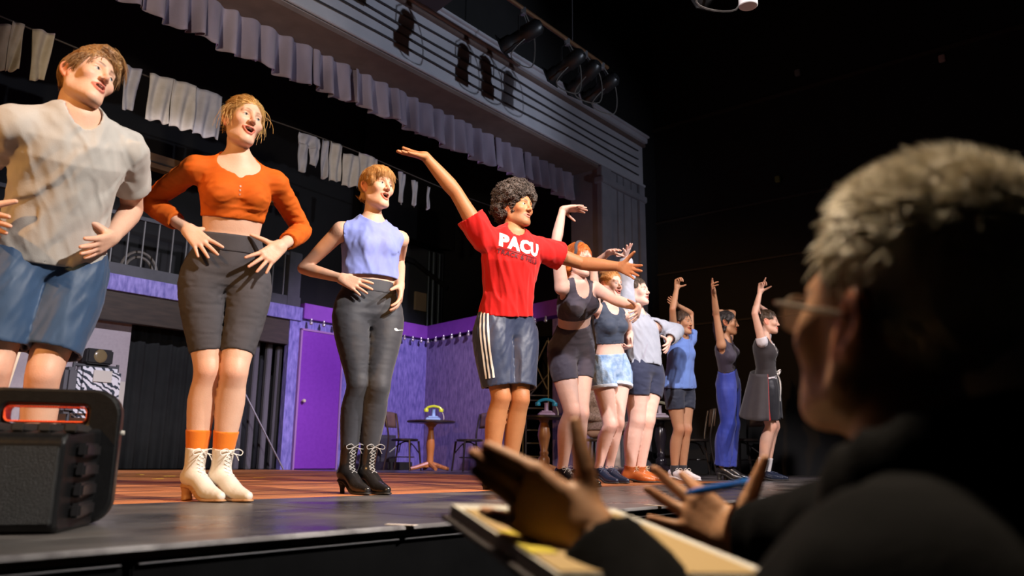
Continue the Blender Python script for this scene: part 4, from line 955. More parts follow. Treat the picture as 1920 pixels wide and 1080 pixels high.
# ------------------------------------------------------------------ hair
def strands(V, Nn, C0, flow, n, ln, rad, seed, lift=0.002, curve=0.0, wob=0.15, segs=4, droop=0.0):
    """thin tapered locks lying along a flow field; V surface points, Nn normals, C0 head centre"""
    rs = np.random.default_rng(seed); ix = rs.integers(0, len(V), n); P0 = V[ix]; N0 = Nn[ix]; out_v = []; out_f = []
    D0 = np.array([flow(p, q) for p, q in zip(P0, N0)]); D0 = D0 + rs.normal(0, wob, D0.shape); D0 -= N0 * (D0 * N0).sum(1)[:, None]; D0 /= np.linalg.norm(D0, axis=1)[:, None] + 1e-9
    LN = (ln * rs.uniform(0.6, 1.3, n))[:, None]; p = P0 + N0 * lift; d = D0; rad0 = np.linalg.norm(p - C0, axis=1)[:, None]; pts = [p]
    un = lambda a: a / (np.linalg.norm(a, axis=1)[:, None] + 1e-9)
    for k in range(segs):
        q = pts[-1] + d * LN / segs + np.array([0, 0, -droop]) * (k + 1) / segs
        q = C0 + (q - C0) * ((rad0 + curve * (k + 1) / segs) / np.linalg.norm(q - C0, axis=1)[:, None]); d = un(q - pts[-1]); pts.append(q)
    vs = []
    for k, q in enumerate(pts):
        d = un(pts[min(k + 1, segs)] - pts[max(k - 1, 0)]); a = un(np.cross(d, N0)); b = np.cross(d, a); r = rad * (1.0, 1.0, 0.9, 0.7, 0.15, 0.1)[min(k, 5)]
        for t in (0, 2.094, 4.189): vs.append(q + (a * math.cos(t) + b * math.sin(t)) * r)
    out_v = np.stack(vs, 1).reshape(-1, 3); m = 3 * (segs + 1)
    f0 = np.array([(k * 3 + t, k * 3 + (t + 1) % 3, (k + 1) * 3 + (t + 1) % 3, (k + 1) * 3 + t) for k in range(segs) for t in range(3)])
    return out_v, (f0[None] + (np.arange(n) * m)[:, None, None]).reshape(-1, 4)
def vnormals(V, Q):
    n = np.cross(V[Q[:, 1]] - V[Q[:, 0]], V[Q[:, 3]] - V[Q[:, 0]]); N = np.zeros_like(V)
    for i in range(4): np.add.at(N, Q[:, i], n)
    return N / (np.linalg.norm(N, axis=1)[:, None] + 1e-12)
def hair(kind, c, R, s, color, color2, parent, res, n_str=700, seed=1, name='hair'):
    m = mat('hair_%s_%d' % (kind, seed), color, color2, rough=0.5 if kind != 'afro' else 0.65, scale=30, stretch=(1, 1, 0.3), bump=0.4, bscale=90, bstretch=(1, 1, 0.2), spec=0.4)
    W = lambda p: c + (np.asarray(p) * s) @ R.T
    if kind == 'afro':
        sc_ = 1.0; rs = np.random.default_rng(seed); MBt_v = []; MBt_f = []; base = 0
        f = field([(Ell((0, -0.022, 0.068), (0.128, 0.126, 0.104)), 0.02), (Ell((0, -0.055, 0.0), (0.122, 0.090, 0.085)), 0.03)], 0.007, 0.02)
        f.sub(Ell((0, 0.104, -0.025), (0.080, 0.088, 0.090)), 0.012)
        for x in (-1, 1): f.sub(Ell((x * 0.10, 0.015, -0.035), (0.045, 0.055, 0.055)), 0.012); f.cut(Half((0, 0, -0.06), (0, 0, -1)), 0.02)
        f.warp(lambda P: 0.012 * vnoise(P * 55)); V, Q = f.mesh(); N = vnormals(V, Q)
        parts = [(W(V), Q, (1, 1, 1))]
        V, Q, N = V * sc_, Q, N; ix = rs.choice(len(V), 1700)
        un = lambda a: a / (np.linalg.norm(a, axis=-1, keepdims=True) + 1e-9); m_ = len(ix); k = 11
        p = V[ix] - N[ix] * 0.005; ax = un(N[ix] + 0.7 * rs.normal(size=(m_, 3))); a = un(np.cross(ax, rs.normal(size=(m_, 3)))); b = np.cross(ax, a)
        r0 = rs.uniform(0.006, 0.011, (m_, 1)); T = rs.uniform(1.3, 2.2, (m_, 1)); pts = []
        for j in range(k):
            th = j / (k - 1) * T * 6.283; pts.append(p + (a * np.cos(th) + b * np.sin(th)) * r0 + ax * (j / (k - 1) * 0.016))
        for j, q in enumerate(pts):
            d = un(pts[min(j + 1, k - 1)] - pts[max(j - 1, 0)]); e1 = un(np.cross(d, ax + 0.01)); e2 = np.cross(d, e1)
            for t in (0, 2.094, 4.189): MBt_v.append(q + (e1 * math.cos(t) + e2 * math.sin(t)) * 0.0024)
        MBt_v = np.stack(MBt_v, 1).reshape(-1, 3)
        f0 = np.array([(j * 3 + t, j * 3 + (t + 1) % 3, (j + 1) * 3 + (t + 1) % 3, (j + 1) * 3 + t) for j in range(k - 1) for t in range(3)])
        MBt_f = (f0[None] + (np.arange(m_) * 3 * k)[:, None, None]).reshape(-1, 4)
        parts.append((W(np.array(MBt_v)), np.array(MBt_f), (1, 1, 1)))
        V, Q, C = joinm(parts); o = link(name, mesh_np(name, V, Q), m); rel(o, parent); return o
    cap = [(Ell((0, -0.018, 0.040), (0.082, 0.103, 0.088)), 0.02)]; subs = []; flow = None; ln = 0.06; extra = []; lift = 0.001; droop = 0.0
    # base cap: the cut that frees the face
    face = Ell((0, 0.085, -0.035), (0.066, 0.062, 0.082)); back = -0.055
    if kind == 'swoop':          # longer on top, combed across, short at the sides
        cap = [(Ell((0, -0.016, 0.040), (0.0785, 0.100, 0.086)), 0.02), (Ell((-0.008, 0.024, 0.096), (0.064, 0.074, 0.031)), 0.03), (Ell((-0.040, 0.060, 0.078), (0.036, 0.030, 0.024)), 0.02)]
        face = Ell((0.004, 0.092, -0.026), (0.078, 0.060, 0.088)); back = -0.035
        flow = lambda p, n: np.array([-1.0, 0.55, 0.1]) if p[2] > 0.06 else np.array([-0.1 * np.sign(p[0]), -0.7, -0.8]); ln = 0.07
    elif kind == 'tied':         # drawn back to a knot
        cap = [(Ell((0, -0.016, 0.040), (0.0795, 0.101, 0.087)), 0.02), (Ell((0, -0.115, 0.045), (0.032, 0.030, 0.032)), 0.015)]
        face = Ell((0, 0.083, -0.036), (0.070, 0.062, 0.089)); back = -0.045
        flow = lambda p, n: np.array([0, -1.0, -0.1]); ln = 0.08
    elif kind == 'bangs':        # short crop with a fringe
        cap = [(Ell((0, -0.012, 0.042), (0.086, 0.106, 0.088)), 0.02), (Ell((0, 0.058, 0.060), (0.062, 0.040, 0.036)), 0.02), (Ell((0, -0.085, -0.040), (0.050, 0.028, 0.05)), 0.03)]
        for x in (-1, 1): cap.append((Ell((x * 0.066, 0.040, 0.018), (0.014, 0.022, 0.026)), 0.015))
        face = Ell((0, 0.100, -0.046), (0.066, 0.062, 0.086)); back = -0.075
        flow = lambda p, n: np.array([0.25 * p[0] / 0.05, 0.45 * np.sign(p[1] + 0.01), -0.75 if p[2] < 0.08 else -0.25]); ln = 0.036; droop = 0.001
    elif kind == 'crop':
        cap = [(Ell((0, -0.016, 0.042), (0.0795, 0.101, 0.088)), 0.02)]
        face = Ell((0, 0.087, -0.030), (0.074, 0.058, 0.086)); back = -0.045; flow = lambda p, n: np.array([0.4, 0.5, -0.5]); ln = 0.03
    elif kind == 'long':         # parted, falling behind the shoulders
        cap += [(Tube([(0, -0.07, 0.03), (0, -0.088, -0.06), (0, -0.088, -0.15)], [0.075, 0.062, 0.045], 3), 0.03)]
        for x in (-1, 1): cap.append((Tube([(x * 0.055, 0.02, 0.06), (x * 0.079, 0.0, 0.0), (x * 0.075, -0.03, -0.08)], [0.02, 0.016, 0.016], 3), 0.02))
        back = -0.3; face = Ell((0, 0.088, -0.05), (0.066, 0.064, 0.105)); flow = lambda p, n: np.array([0.1 * np.sign(p[0]), -0.3, -0.9]); ln = 0.07
    elif kind == 'bun':
        cap = [(Ell((0, -0.016, 0.041), (0.0795, 0.101, 0.087)), 0.02), (Ell((0, -0.075, 0.125), (0.036, 0.036, 0.03)), 0.015)]
        face = Ell((0, 0.084, -0.036), (0.071, 0.062, 0.089)); back = -0.045; flow = lambda p, n: np.array([0, -0.8, 0.6]); ln = 0.06
    elif kind == 'grey':         # close-cut sides, upstanding tufts on top
        cap = [(Ell((0, -0.020, 0.042), (0.0785, 0.100, 0.086)), 0.02), (Ell((0, -0.030, 0.104), (0.062, 0.078, 0.034)), 0.03)]
        face = Ell((0, 0.118, 0.010), (0.10, 0.098, 0.098)); back = -0.055; flow = None; ln = 0.05; lift = 0.0
    f = field(cap, res / s, 0.02); f.sub(face, 0.012)
    for x in (-1, 1): f.sub(Ell((x * 0.082, -0.014, -0.012), (0.02, 0.030, 0.032)), 0.008)
    f.cut(Half((0, 0, back), (0, -0.25, -1)), 0.01)
    fr = np.array([1.0, 0, 0])
    f.warp(lambda P: 0.0035 * vnoise(np.column_stack([P[:, 0] * 160, P[:, 1] * 45, P[:, 2] * 60])) + 0.004 * vnoise(P * 40 + seed))
    V, Q = f.mesh(); N = vnormals(V, Q); parts = [(W(V), Q, (1, 1, 1))]
    hc = np.array([0, -0.02, 0.03])
    if n_str:
        ok = (V[:, 2] > back + 0.015); Vs, Ns = V[ok], N[ok]
        if kind == 'grey':
            top = Vs[:, 2] > 0.055
            sv, sf = strands(Vs[top], Ns[top], hc, lambda p, n: np.array([0.25, 0.5, 0.1]), n_str, 0.034, 0.0010, seed, 0.0, 0.016, 0.55); parts.append((W(sv), sf, (1, 1, 1)))
            sv, sf = strands(Vs, Ns, hc, lambda p, n: np.array([0, -0.4, -0.9]), n_str, 0.02, 0.0009, seed + 1, 0.0, 0.003, 0.3); parts.append((W(sv), sf, (1, 1, 1)))
        else:
            sv, sf = strands(Vs, Ns, hc, flow, n_str, ln, 0.0016 if n_str < 400 else 0.0009, seed, lift, 0.002, 0.14, 4, droop); parts.append((W(sv), sf, (1, 1, 1)))
            if kind in ('tied', 'swoop', 'bangs'):      # flyaway wisps
                sv, sf = strands(Vs, Ns, hc, flow, 60, ln * 0.8, 0.0005, seed + 9, 0.0, 0.014, 0.45); parts.append((W(sv), sf, (1, 1, 1)))
            if kind == 'tied':                          # loose locks framing the face and nape
                rs = np.random.default_rng(seed); vv = []; ff = []; base = 0
                for i in range(64):
                    x = 1 if i % 2 else -1; p = np.array([x * rs.uniform(0.060, 0.078), rs.uniform(-0.03, 0.055), rs.uniform(0.03, 0.085)]); pts = [p]
                    d = np.array([x * rs.uniform(0.1, 1.0), rs.uniform(-0.1, 0.4), rs.uniform(-0.7, 0.2)]); 
                    for k in range(5): d = nrm(d + np.array([-x * 0.16, rs.normal() * 0.15, -0.35])); pts.append(pts[-1] + d * rs.uniform(0.014, 0.028))
                    for k, q in enumerate(pts):
                        dd = nrm(pts[min(k + 1, 5)] - pts[max(k - 1, 0)]); a = nrm(np.cross(dd, (0.2, 0.9, 0.1))); b = np.cross(dd, a)
                        for t in (0, 2.094, 4.189): vv.append(q + (a * math.cos(t) + b * math.sin(t)) * 0.0008)
                    for k in range(5):
                        for t in range(3): ff.append((base + k * 3 + t, base + k * 3 + (t + 1) % 3, base + (k + 1) * 3 + (t + 1) % 3, base + (k + 1) * 3 + t))
                    base += 18
                parts.append((W(np.array(vv)), np.array(ff), (1, 1, 1)))
    V, Q, C = joinm(parts); o = link(name, mesh_np(name, V, Q), m); rel(o, parent); return o
# ================================================================== a person
M_skin = mat('skin', (0.94, 0.90, 0.88), (1.06, 1.05, 1.05), rough=0.5, attr=True, scale=26, detail=5, contrast=0.7, bump=0.10, bscale=160, spec=0.35, sss=0.06)
M_eye = mat('eye', rough=0.12, attr=True)
M_teeth = mat('teeth', (0.75, 0.71, 0.64), rough=0.25)
PT = [-0.16, -0.06, 0.05, 0.20, 0.38, 0.55, 0.72, 0.86, 0.96, 1.04]
PF = dict(w=[.06, .150, .164, .148, .122, .128, .140, .136, .10, .055], f=[.05, .085, .092, .088, .080, .086, .092, .084, .065, .05], b=[.06, .105, .120, .098, .078, .085, .096, .096, .08, .055], H=1.70)
PM = dict(w=[.06, .148, .160, .152, .146, .156, .170, .165, .12, .065], f=[.05, .092, .098, .098, .098, .106, .118, .105, .078, .055], b=[.06, .11, .115, .10, .092, .10, .112, .112, .09, .06], H=1.80)
VERB = False
class Person:
    def __init__(s, label, H, male, pelvis, Y, neck, nsgn, yawp, yawc, skin, fat=1.0, arch=0.0, side=0.0, res=0.007, bust=1.0, waist=1.0, Ln=None, hipw=1.0, arm=1.0, leg=1.0, base=None, sh=(1.0, 1.0), pts=False):
        s.H, s.male, s.Y, s.skin, s.res = H, male, Y, np.asarray(skin), res; s.k = H / 1.75; s.fat = fat; s.armf = arm; s.legf = leg
        s.pelvis = np.asarray(pelvis, float) if pts else at(*pelvis, Y); L = 0.30 * H if Ln is None else Ln
        s.neck = np.asarray(neck, float) if pts else solve(s.pelvis, *neck, L, nsgn)
        T = s.T = Torso(s.pelvis, s.neck, yawp, yawc, arch, side)
        pf = PM if male else PF; q = H / pf['H']; s.pf = pf
        wf = np.interp(PT, [0, .38, .72, 1], [hipw * fat, fat * waist, (1 + fat) / 2, 1]); s.w = np.array(pf['w']) * q * wf; s.df = np.array(pf['f']) * q * np.interp(PT, [-.1, .3, .72, 1], [fat, fat * waist * (1 if fat < 1.05 else 1.12), (1 + fat) / 2, 1]); s.db = np.array(pf['b']) * q * np.interp(PT, [0, .72, 1], [fat, (1 + fat) / 2, 1])
        fr0, fr1 = T.frame(0), T.frame(1)
        s.hip = {+1: s.pelvis + fr0[0] * 0.052 * H, -1: s.pelvis - fr0[0] * 0.052 * H}        # +1 left, -1 right
        sw = (0.106 if male else 0.098) * H
        s.shoulder = {k: s.neck + fr1[0] * k * sw * sh[0 if k > 0 else 1] - fr1[2] * (0.042 if male else 0.036) * H for k in (1, -1)}
        s.J = {}; s.bust = bust
        g = np.array([s.pelvis[0], s.pelvis[1], 0.0]) if base is None else np.asarray(base)
        s.root = empty('person', g, label, 'person'); s.label = label; s.parts = []
    def raise_shoulder(s, k, up, inn=0.0, fw=0.0):
        fr = s.T.frame(1); s.shoulder[k] = s.shoulder[k] + fr[2] * up - fr[0] * k * inn + fr[1] * fw
    def arm(s, k, el, wr, tip, pts=False):
        H = s.H
        def jt(par, q, L):      # third entry: +1 / -1 solves the depth beyond / before the parent, a tuple (d,) is a depth next to the person's own
            if pts: return np.asarray(q, float)
            if isinstance(q[2], tuple): return at(q[0], q[1], s.Y + q[2][0])
            return solve(par, q[0], q[1], L * (q[3] if len(q) > 3 else 1), q[2])
        E = jt(s.shoulder[k], el, 0.172 * H); W = jt(E, wr, 0.150 * H); K = jt(W, tip, 0.095 * H)
        s.J['el', k], s.J['wr', k], s.J['hd', k] = E, W, nrm(K - W)
        if VERB: print('  arm', k, 'upper %.3f/%.3f fore %.3f/%.3f' % (np.linalg.norm(E - s.shoulder[k]), .172 * H, np.linalg.norm(W - E), .150 * H), 'dY sh %.2f el %.2f wr %.2f hd %.2f' % tuple(q[1] - s.Y for q in (s.shoulder[k], E, W, K)))
    def leg(s, k, kn, an, heel=0.0, az=None):
        H = s.H; h = s.hip[k]
        Kp = at(kn[0], kn[1], s.Y + kn[2]); p = at(an[0], 870, s.Y + an[1]); A = np.array([p[0], p[1], (0.045 * H + heel) if az is None else az])
        s.J['kn', k], s.J['an', k] = Kp, A
        if VERB: print('  leg', k, 'thigh %.3f/%.3f shin %.3f/%.3f' % (np.linalg.norm(Kp - h), .245 * H, np.linalg.norm(A - Kp), .246 * H))
    def kfwd(s, k):
        f = s.T.frame(0)[1]; return nrm(np.array([f[0], f[1], 0]))
    # ---- primitives
    def torso(s, off=0.0, t0=None, t1=None, cut0=False, cut1=False, w=None, ext=0.0):
        return Loft(s.T, PT, s.w * (1 if w is None else w), s.df, s.db, off + ext, t0, t1, cut0, cut1)
    def busts(s, off=0.0):
        if s.male or s.bust <= 0: return []
        fr = s.T.frame(0.74); c = s.T.center(0.70); q = s.H / 1.7 * s.bust; out = []
        for k in (1, -1):
            out.append((Ell(c + fr[0] * k * 0.066 * q + fr[1] * 0.062 * s.H / 1.7, (0.060 * q, 0.054 * q, 0.056 * q), np.column_stack([fr[0], fr[1], fr[2]]), off), 0.03))
        return out
    def yoke(s, off=0.0):
        out = []; q = s.k * (1 if s.male else 0.86)
        for k in (1, -1):
            S_ = s.shoulder[k]; b = s.neck - s.T.A * 0.012
            out.append((Tube([b + s.T.A * 0.02, (b + S_) / 2 + s.T.A * 0.008, S_], np.array([0.048, 0.042, 0.046]) * q, 2, off), 0.04))
        return out
    def armr(s): return (1.0 if s.male else 0.80) * s.k * s.armf
    def arm_path(s, k, f0=0.0, f1=2.0):
        """positions and radii along shoulder(0) - elbow(1) - wrist(2)"""
        S_, E, W = s.shoulder[k], s.J['el', k], s.J['wr', k]; q = s.armr()
        ks = np.array([0, .2, .45, .8, 1.0, 1.22, 1.55, 1.85, 2.0]); rr = np.array([.052, .053, .049, .041, .0395, .043, .037, .029, .0275]) * q
        rr[-2:] = np.maximum(rr[-2:], 0.0245 * s.k)
        ff = np.unique(np.concatenate([[f0], ks[(ks > f0) & (ks < f1)], [f1]]))
        P = [S_ + (E - S_) * f if f <= 1 else E + (W - E) * (f - 1) for f in ff]; return P, np.interp(ff, ks, rr)
    def limb_arm(s, k, off=0.0, f0=0.0, f1=2.0, flat1=False, flat0=False, ext=None):
        P, R = s.arm_path(k, f0, f1); R = R + off
        if ext is not None: R = R + np.linspace(ext[0], ext[1], len(R))
        return Tube(P, R, 1, flat1=flat1, flat0=flat0)
    def leg_path(s, k, f0=0.0, f1=2.0):
        h, K, A = s.hip[k], s.J['kn', k], s.J['an', k]; q = s.k * (1.0 if s.male else 1.02) * s.legf; fat = (s.fat - 1) * 0.8 + 1
        ks = np.array([-.05, .1, .35, .65, .88, 1.0, 1.12, 1.3, 1.55, 1.85, 2.0])
        rr = np.array([.080, .090, .084, .070, .058, .0555, .054, .0585, .050, .037, .036] if not s.male else [.080, .090, .084, .071, .060, .057, .055, .060, .051, .038, .037]) * q * fat
        back = np.array([0, 0, 0, 0, -.003, -.006, .003, .014, .010, .0, 0]); fw = s.kfwd(k); out = np.array([0.0, .012, .012, .004, 0, 0, 0, .003, .002, 0, 0]) * k; l = s.T.frame(0)[0]
        ff = np.unique(np.concatenate([[f0], ks[(ks > f0) & (ks < f1)], [f1]])); P = []
        for f in ff:
            p = h + (K - h) * f if f <= 1 else K + (A - K) * (f - 1)
            P.append(p - fw * np.interp(f, ks, back) * s.k + l * np.interp(f, ks, out) * s.k)
        return np.array(P), np.interp(ff, ks, rr)
    def limb_leg(s, k, off=0.0, f0=-.05, f1=2.0, flat1=False, flat0=False, ext=None):
        P, R = s.leg_path(k, f0, f1); R = R + off
        if ext is not None: R = R + np.linspace(ext[0], ext[1], len(R))
        return Tube(P, R, 2, flat1=flat1, flat0=flat0)
    def two_legs(s, pr, res, cut=None):
        """each leg is blended with the trunk on its own, then both are joined with a tight crease"""
        base = [q for q in pr if len(q) == 2]; lo = np.min([q[0].lo for q in pr], 0) - 0.01; hi = np.max([q[0].hi for q in pr], 0) + 0.01
        f = Field(lo, hi, res)
        for p, k in base: f.add(p, k)
        if cut is not None: f.cut(cut, 0.004)
        g0 = f.g.copy(); legs = []
        for sd in (1, -1):
            ls = [q for q in pr if len(q) == 3 and q[2] == sd]
            if not ls: continue
            f.g = g0.copy()
            for p, k, _ in ls: f.add(p, k)
            legs.append(f.g)
        f.g = g0 if not legs else (legs[0] if len(legs) == 1 else smin(legs[0], legs[1], 0.004)); return f
    def limb_end(s, P):
        P = np.asarray(P); return P[-1], nrm(P[-1] - P[-2])
    def warps(s, f, gs, fold):
        if not fold: return 0.0
        u = np.minimum.reduce(gs); m = np.abs(u) < 0.035; idx = np.nonzero(m); P = np.column_stack([f.ax[i][idx[i]] for i in range(3)]); w = np.zeros_like(u)
        w[m] = sum(fn(P) for fn in fold); return w
    def shells(s, f, gT, hp, hn, limbs, k, t):
        """cut the trunk at its hem and every limb at its end, and hollow the last few centimetres"""
        ev = lambda h: f.ev(h, tuple(slice(0, n) for n in gT.shape)); cav = []
        if hp is not None:
            h = ev(Half(hp, hn))
            if t: cav.append(np.maximum(gT + t, -h - 0.05))
            gT = np.maximum(gT, h)
        for g, e, d in limbs:
            h = ev(Half(e, d))
            if t: cav.append(np.maximum(g + t, -h - 0.06))
            gT = smin(gT, np.maximum(g, h), k)
        for c in cav: gT = np.maximum(gT, -c)
        return gT
    # ---- the body mesh
    def head(s, px=None, yaw=0, pitch=0, roll=0, dY=0.0, size=1.0, c=None, **kw):
        if c is None: c = at(px[0], px[1], s.neck[1] + dY)
        s.hc = np.asarray(c, float); s.hR = head_frame(yaw, pitch, roll); s.hs = 0.134 * s.H / 0.232 * size; s.hkw = kw; s.nr = 0.054 if s.male else 0.046
        if VERB: print('  neck-head %.3f' % np.linalg.norm(s.hc - s.neck))
    def body(s, hands=None, lip=None, brow=(0.1, 0.06, 0.03), iris=(0.12, 0.2, 0.3), look=None, hres=0.003, dres=0.003, legs=True, feet=False, bare=None):
        pr = [(s.torso(), 0.02)] + s.busts() + s.yoke(); q = s.k
        nb = s.hc + s.hR @ (np.array([0, -0.022, -0.075]) * s.hs); npts = [s.neck - s.T.A * 0.05 * q, s.neck + (nb - s.neck) * 0.35, nb]; nrr = np.array([s.nr * 1.15, s.nr, s.nr * 0.97]) * q
        pr.append((Tube(npts, nrr, 3), 0.035))
        for k in (1, -1):
            if ('el', k) in s.J: pr.append((s.limb_arm(k), 0.03))
            if ('kn', k) in s.J:
                pr.append((s.limb_leg(k), 0.045, k)); K = s.J['kn', k] + s.kfwd(k) * 0.028 * q + (0, 0, 0.008)
                pr.append((Ell(K, (0.028 * q, 0.028 * q, 0.034 * q)), 0.03, k))
        f = s.two_legs(pr, s.res)
        V, Q = f.mesh(); C = np.tile(s.skin, (len(V), 1))
        for k in (1, -1):
            for jn, r_ in (('el', 0.06), ('kn', 0.085)):
                if (jn, k) in s.J:
                    w = (np.clip(1 - np.linalg.norm(V - s.J[jn, k] - (s.kfwd(k) * 0.04 if jn == 'kn' else 0), axis=1) / r_, 0, 1) * 0.55)[:, None]; C = C * (1 - w) + w * C * np.array([1.0, 0.72, 0.68])
        parts = [(V, Q, C)]
        lipc = np.asarray(s.skin) * np.array([0.85, 0.42, 0.42]) if lip is None else lip
        parts.append(head_mesh(s.hc, s.hR, s.hs, s.skin, lipc, brow, hres, [npts[0] * 0.45 + npts[1] * 0.55, npts[1], nb], [nrr[1] * 1.004] * 2 + [nrr[2]], male=s.male, **s.hkw))
        for k, h in (hands or {}).items():
            W, d = s.J['wr', k], s.J['hd', k]; hs = 0.108 * s.H / 0.189 * h.get('s', 1.0); kw = {a: b for a, b in h.items() if a not in ('n', 's')}
            pp = hand(W, d, h['n'], k, hs, slim=1.0 if s.male else 0.88, **kw); P, R = s.arm_path(k, 1.8, 2.0)
            P2 = list(P) + [W + d * 0.012]; R2 = list(R * 1.005) + [R[-1] * 0.98]
            hf = field([(Tube(P2, R2, 1, flat0=True), 0.0)] + [(a, max(b, 0.012) if i == 0 else b) for i, (a, b) in enumerate(pp)], dres, 0.005)
            v, qf = hf.mesh(); w = np.clip(np.linalg.norm(v - W, axis=1) / (0.19 * hs), 0, 1)[:, None] ** 2 * 0.7
            parts.append((v, qf, s.skin * (1 - w) + w * s.skin * np.array([1.02, 0.80, 0.76])))
        V, Q, C = joinm(parts); me = mesh_np('body', V, Q, C); s.body_o = link('body', me, M_skin); rel(s.body_o, s.root)
        lk = s.hR[:, 1] if look is None else look
        if not s.hkw.get('eyes_closed'):
            for x in (1, -1): eyeball(s.hc, s.hR, s.hs, x, lk, iris, s.root)
        mo = s.hkw.get('mouth', 0.3)
        if mo > 0.25:
            W_ = lambda p: s.hc + (np.asarray(p) * s.hs) @ s.hR.T
            o = MB().tube([W_((x * 0.019, 0.066 + 0.017 * math.sqrt(1 - x * x), -0.0625)) for x in np.linspace(-0.95, 0.95, 9)], 0.0042 * s.hs, 6).build('teeth', M_teeth); rel(o, s.root)
    def garment(s, name, m, f, label=None, fold=None):
        for fn in (fold or []): f.warp(fn)
        V, Q = f.mesh(); o = link(name, mesh_np(name, V, Q), m); rel(o, s.root)
        if label: o['label'] = label
        s.parts.append(o); return o
    # ---- garments
    def top(s, name, m, t0=0.1, off=0.010, sleeve=0.0, sleeve_ext=(0.01, 0.02), loose=0.0, neckline=(0.075, 0.07, 0.05), nz=0.0, armhole=0.0, fold=None, res=None, hollow=True, label=None, flare=0.0, back=True, tilt=0.0, sl=None, inset=0.013, wall=0.013, vneck=None):
        res = res or s.res * 0.9
        w = 1.0 + loose * np.interp(PT, [0, .38, .6, .8, .95], [0.6, 1.0, 0.7, 0.3, 0.0]); 
        lo = Loft(s.T, PT, s.w * w + flare * np.interp(PT, [0, .6], [1, 0]), s.df * w + flare * np.interp(PT, [0, .6], [1, 0]), s.db * w + flare * np.interp(PT, [0, .6], [1, 0]), off, t0 - 0.03)
        pr = [(lo, 0.02)] + s.busts(off) + s.yoke(off)
        sleeves = []
        for k in (1, -1):
            fr = (sl or {}).get(k, sleeve)
            if fr > 0 and ('el', k) in s.J: sleeves.append((k, fr))
        ext_ = {k: s.limb_arm(k, off, 0.0, fr + 0.10, False, ext=sleeve_ext) for k, fr in sleeves}
        allp = pr + [(p, 0.03) for p in ext_.values()]
        f = Field(np.min([q[0].lo for q in allp], 0) - 0.01, np.max([q[0].hi for q in allp], 0) + 0.01, res)
        for p, k in pr: f.add(p, k)
        A = s.T.A; gT = f.g; parts = []; full = tuple(slice(0, n) for n in gT.shape)
        for k, fr in sleeves:
            f.g = np.full_like(gT, 0.09); f.add(ext_[k], 0.0); parts.append((f.g, *s.limb_end(s.arm_path(k, 0.0, fr)[0])))
        wv = s.warps(f, [gT] + [q[0] for q in parts], fold)
        f.g = s.shells(f, gT + wv, s.T.center(t0), -A + s.T.frame(0)[0] * tilt, [(g + wv, e, d) for g, e, d in parts], 0.03, wall if hollow else None)
        # openings
        fr = s.T.frame(1.0)
        f.sub(Ell(s.T.center(1.0) + fr[1] * neckline[2] + fr[2] * (0.028 + nz), (neckline[0], 0.075, neckline[1]), np.column_stack([fr[0], fr[1], fr[2]])), 0.004)
        if vneck:
            f.sub(Tube([s.T.center(0.97) + fr[1] * 0.085, s.T.center(vneck) + fr[1] * 0.112], [0.045, 0.014], 1), 0.004)
        if armhole:
            for k in (1, -1):
                c = s.shoulder[k] + fr[0] * k * 0.028; a2 = nrm(s.J['el', k] - s.shoulder[k]) if ('el', k) in s.J else -A
                f.sub(Tube([c + A * 0.06, c, c - A * 0.045 * s.k, c - A * 0.075 * s.k], [armhole, armhole, armhole * 0.95, armhole * 0.6], 2), 0.005)
                if ('el', k) in s.J: f.sub(Tube([s.shoulder[k] + a2 * 0.03, s.J['el', k]], [0.057 * s.armr() + 0.004, 0.05 * s.armr()], 1), 0.005)
        return s.garment(name, m, f, label)
    def bottoms(s, name, m, t1=0.22, f1=0.75, off=0.004, ext=(0.0, 0.0), fold=None, res=None, hollow=True, label=None, k_=0.04, low=-0.1, pext=0.0, inset=0.014):
        res = res or s.res * 0.9
        pr = [(s.torso(off + pext, -0.16, t1 + 0.02), 0.02)] + [(s.limb_leg(k, off, -0.05, f1, True, ext=ext), k_, k) for k in (1, -1)]
        if f1 > 1.0: pr += [(Ell(s.J['kn', k] + s.kfwd(k) * 0.028 * s.k + (0, 0, 0.008), (0.028 * s.k + off,) * 3), 0.03, k) for k in (1, -1)]
        trunk = pr[0][0]; lo = np.min([q[0].lo for q in pr], 0) - 0.02; hi = np.max([q[0].hi for q in pr], 0) + 0.02; lo[2] -= 0.06
        f = Field(lo, hi, res); f.add(trunk, 0.0); gT = f.g; parts = []
        for k in (1, -1):
            f.g = np.full_like(gT, 0.09); f.add(s.limb_leg(k, off, -0.05, min(f1 + 0.10, 2.05), False, ext=ext), 0.0)
            if f1 > 1.0: f.add(Ell(s.J['kn', k] + s.kfwd(k) * 0.028 * s.k + (0, 0, 0.008), (0.028 * s.k + off,) * 3), 0.03)
            parts.append((f.g, *s.limb_end(s.leg_path(k, 0.0, f1)[0])))
        wv = s.warps(f, [gT] + [q[0] for q in parts], fold)
        f.g = gT + wv; f.cut(Half(s.T.center(t1), s.T.A), 0.004); gT = f.g; halves = []
        for g, e, d in parts:
            halves.append(s.shells(f, gT, None, None, [(g + wv, e, d)], k_, 0.012 if (hollow and ext[1] > 0.006) else None))
        f.g = smin(halves[0], halves[1], 0.004)
        return s.garment(name, m, f, label)
    def band(s, name, m, t0, t1, off, label=None, res=None):
        f = field([(s.torso(off, t0 - 0.02, t1 + 0.02), 0.0)], res or s.res * 0.8, 0.01)
        f.cut(Half(s.T.center(t0), -s.T.A), 0.003); f.cut(Half(s.T.center(t1), s.T.A), 0.003); return s.garment(name, m, f, label)
    def sock(s, k, m, f0, off=0.004, label=None):
        P, R = s.leg_path(k, f0, 2.0); f = field([(Tube(P, R + off, 2, flat0=True), 0)], s.res * 0.8, 0.01); return s.garment('sock', m, f, label)
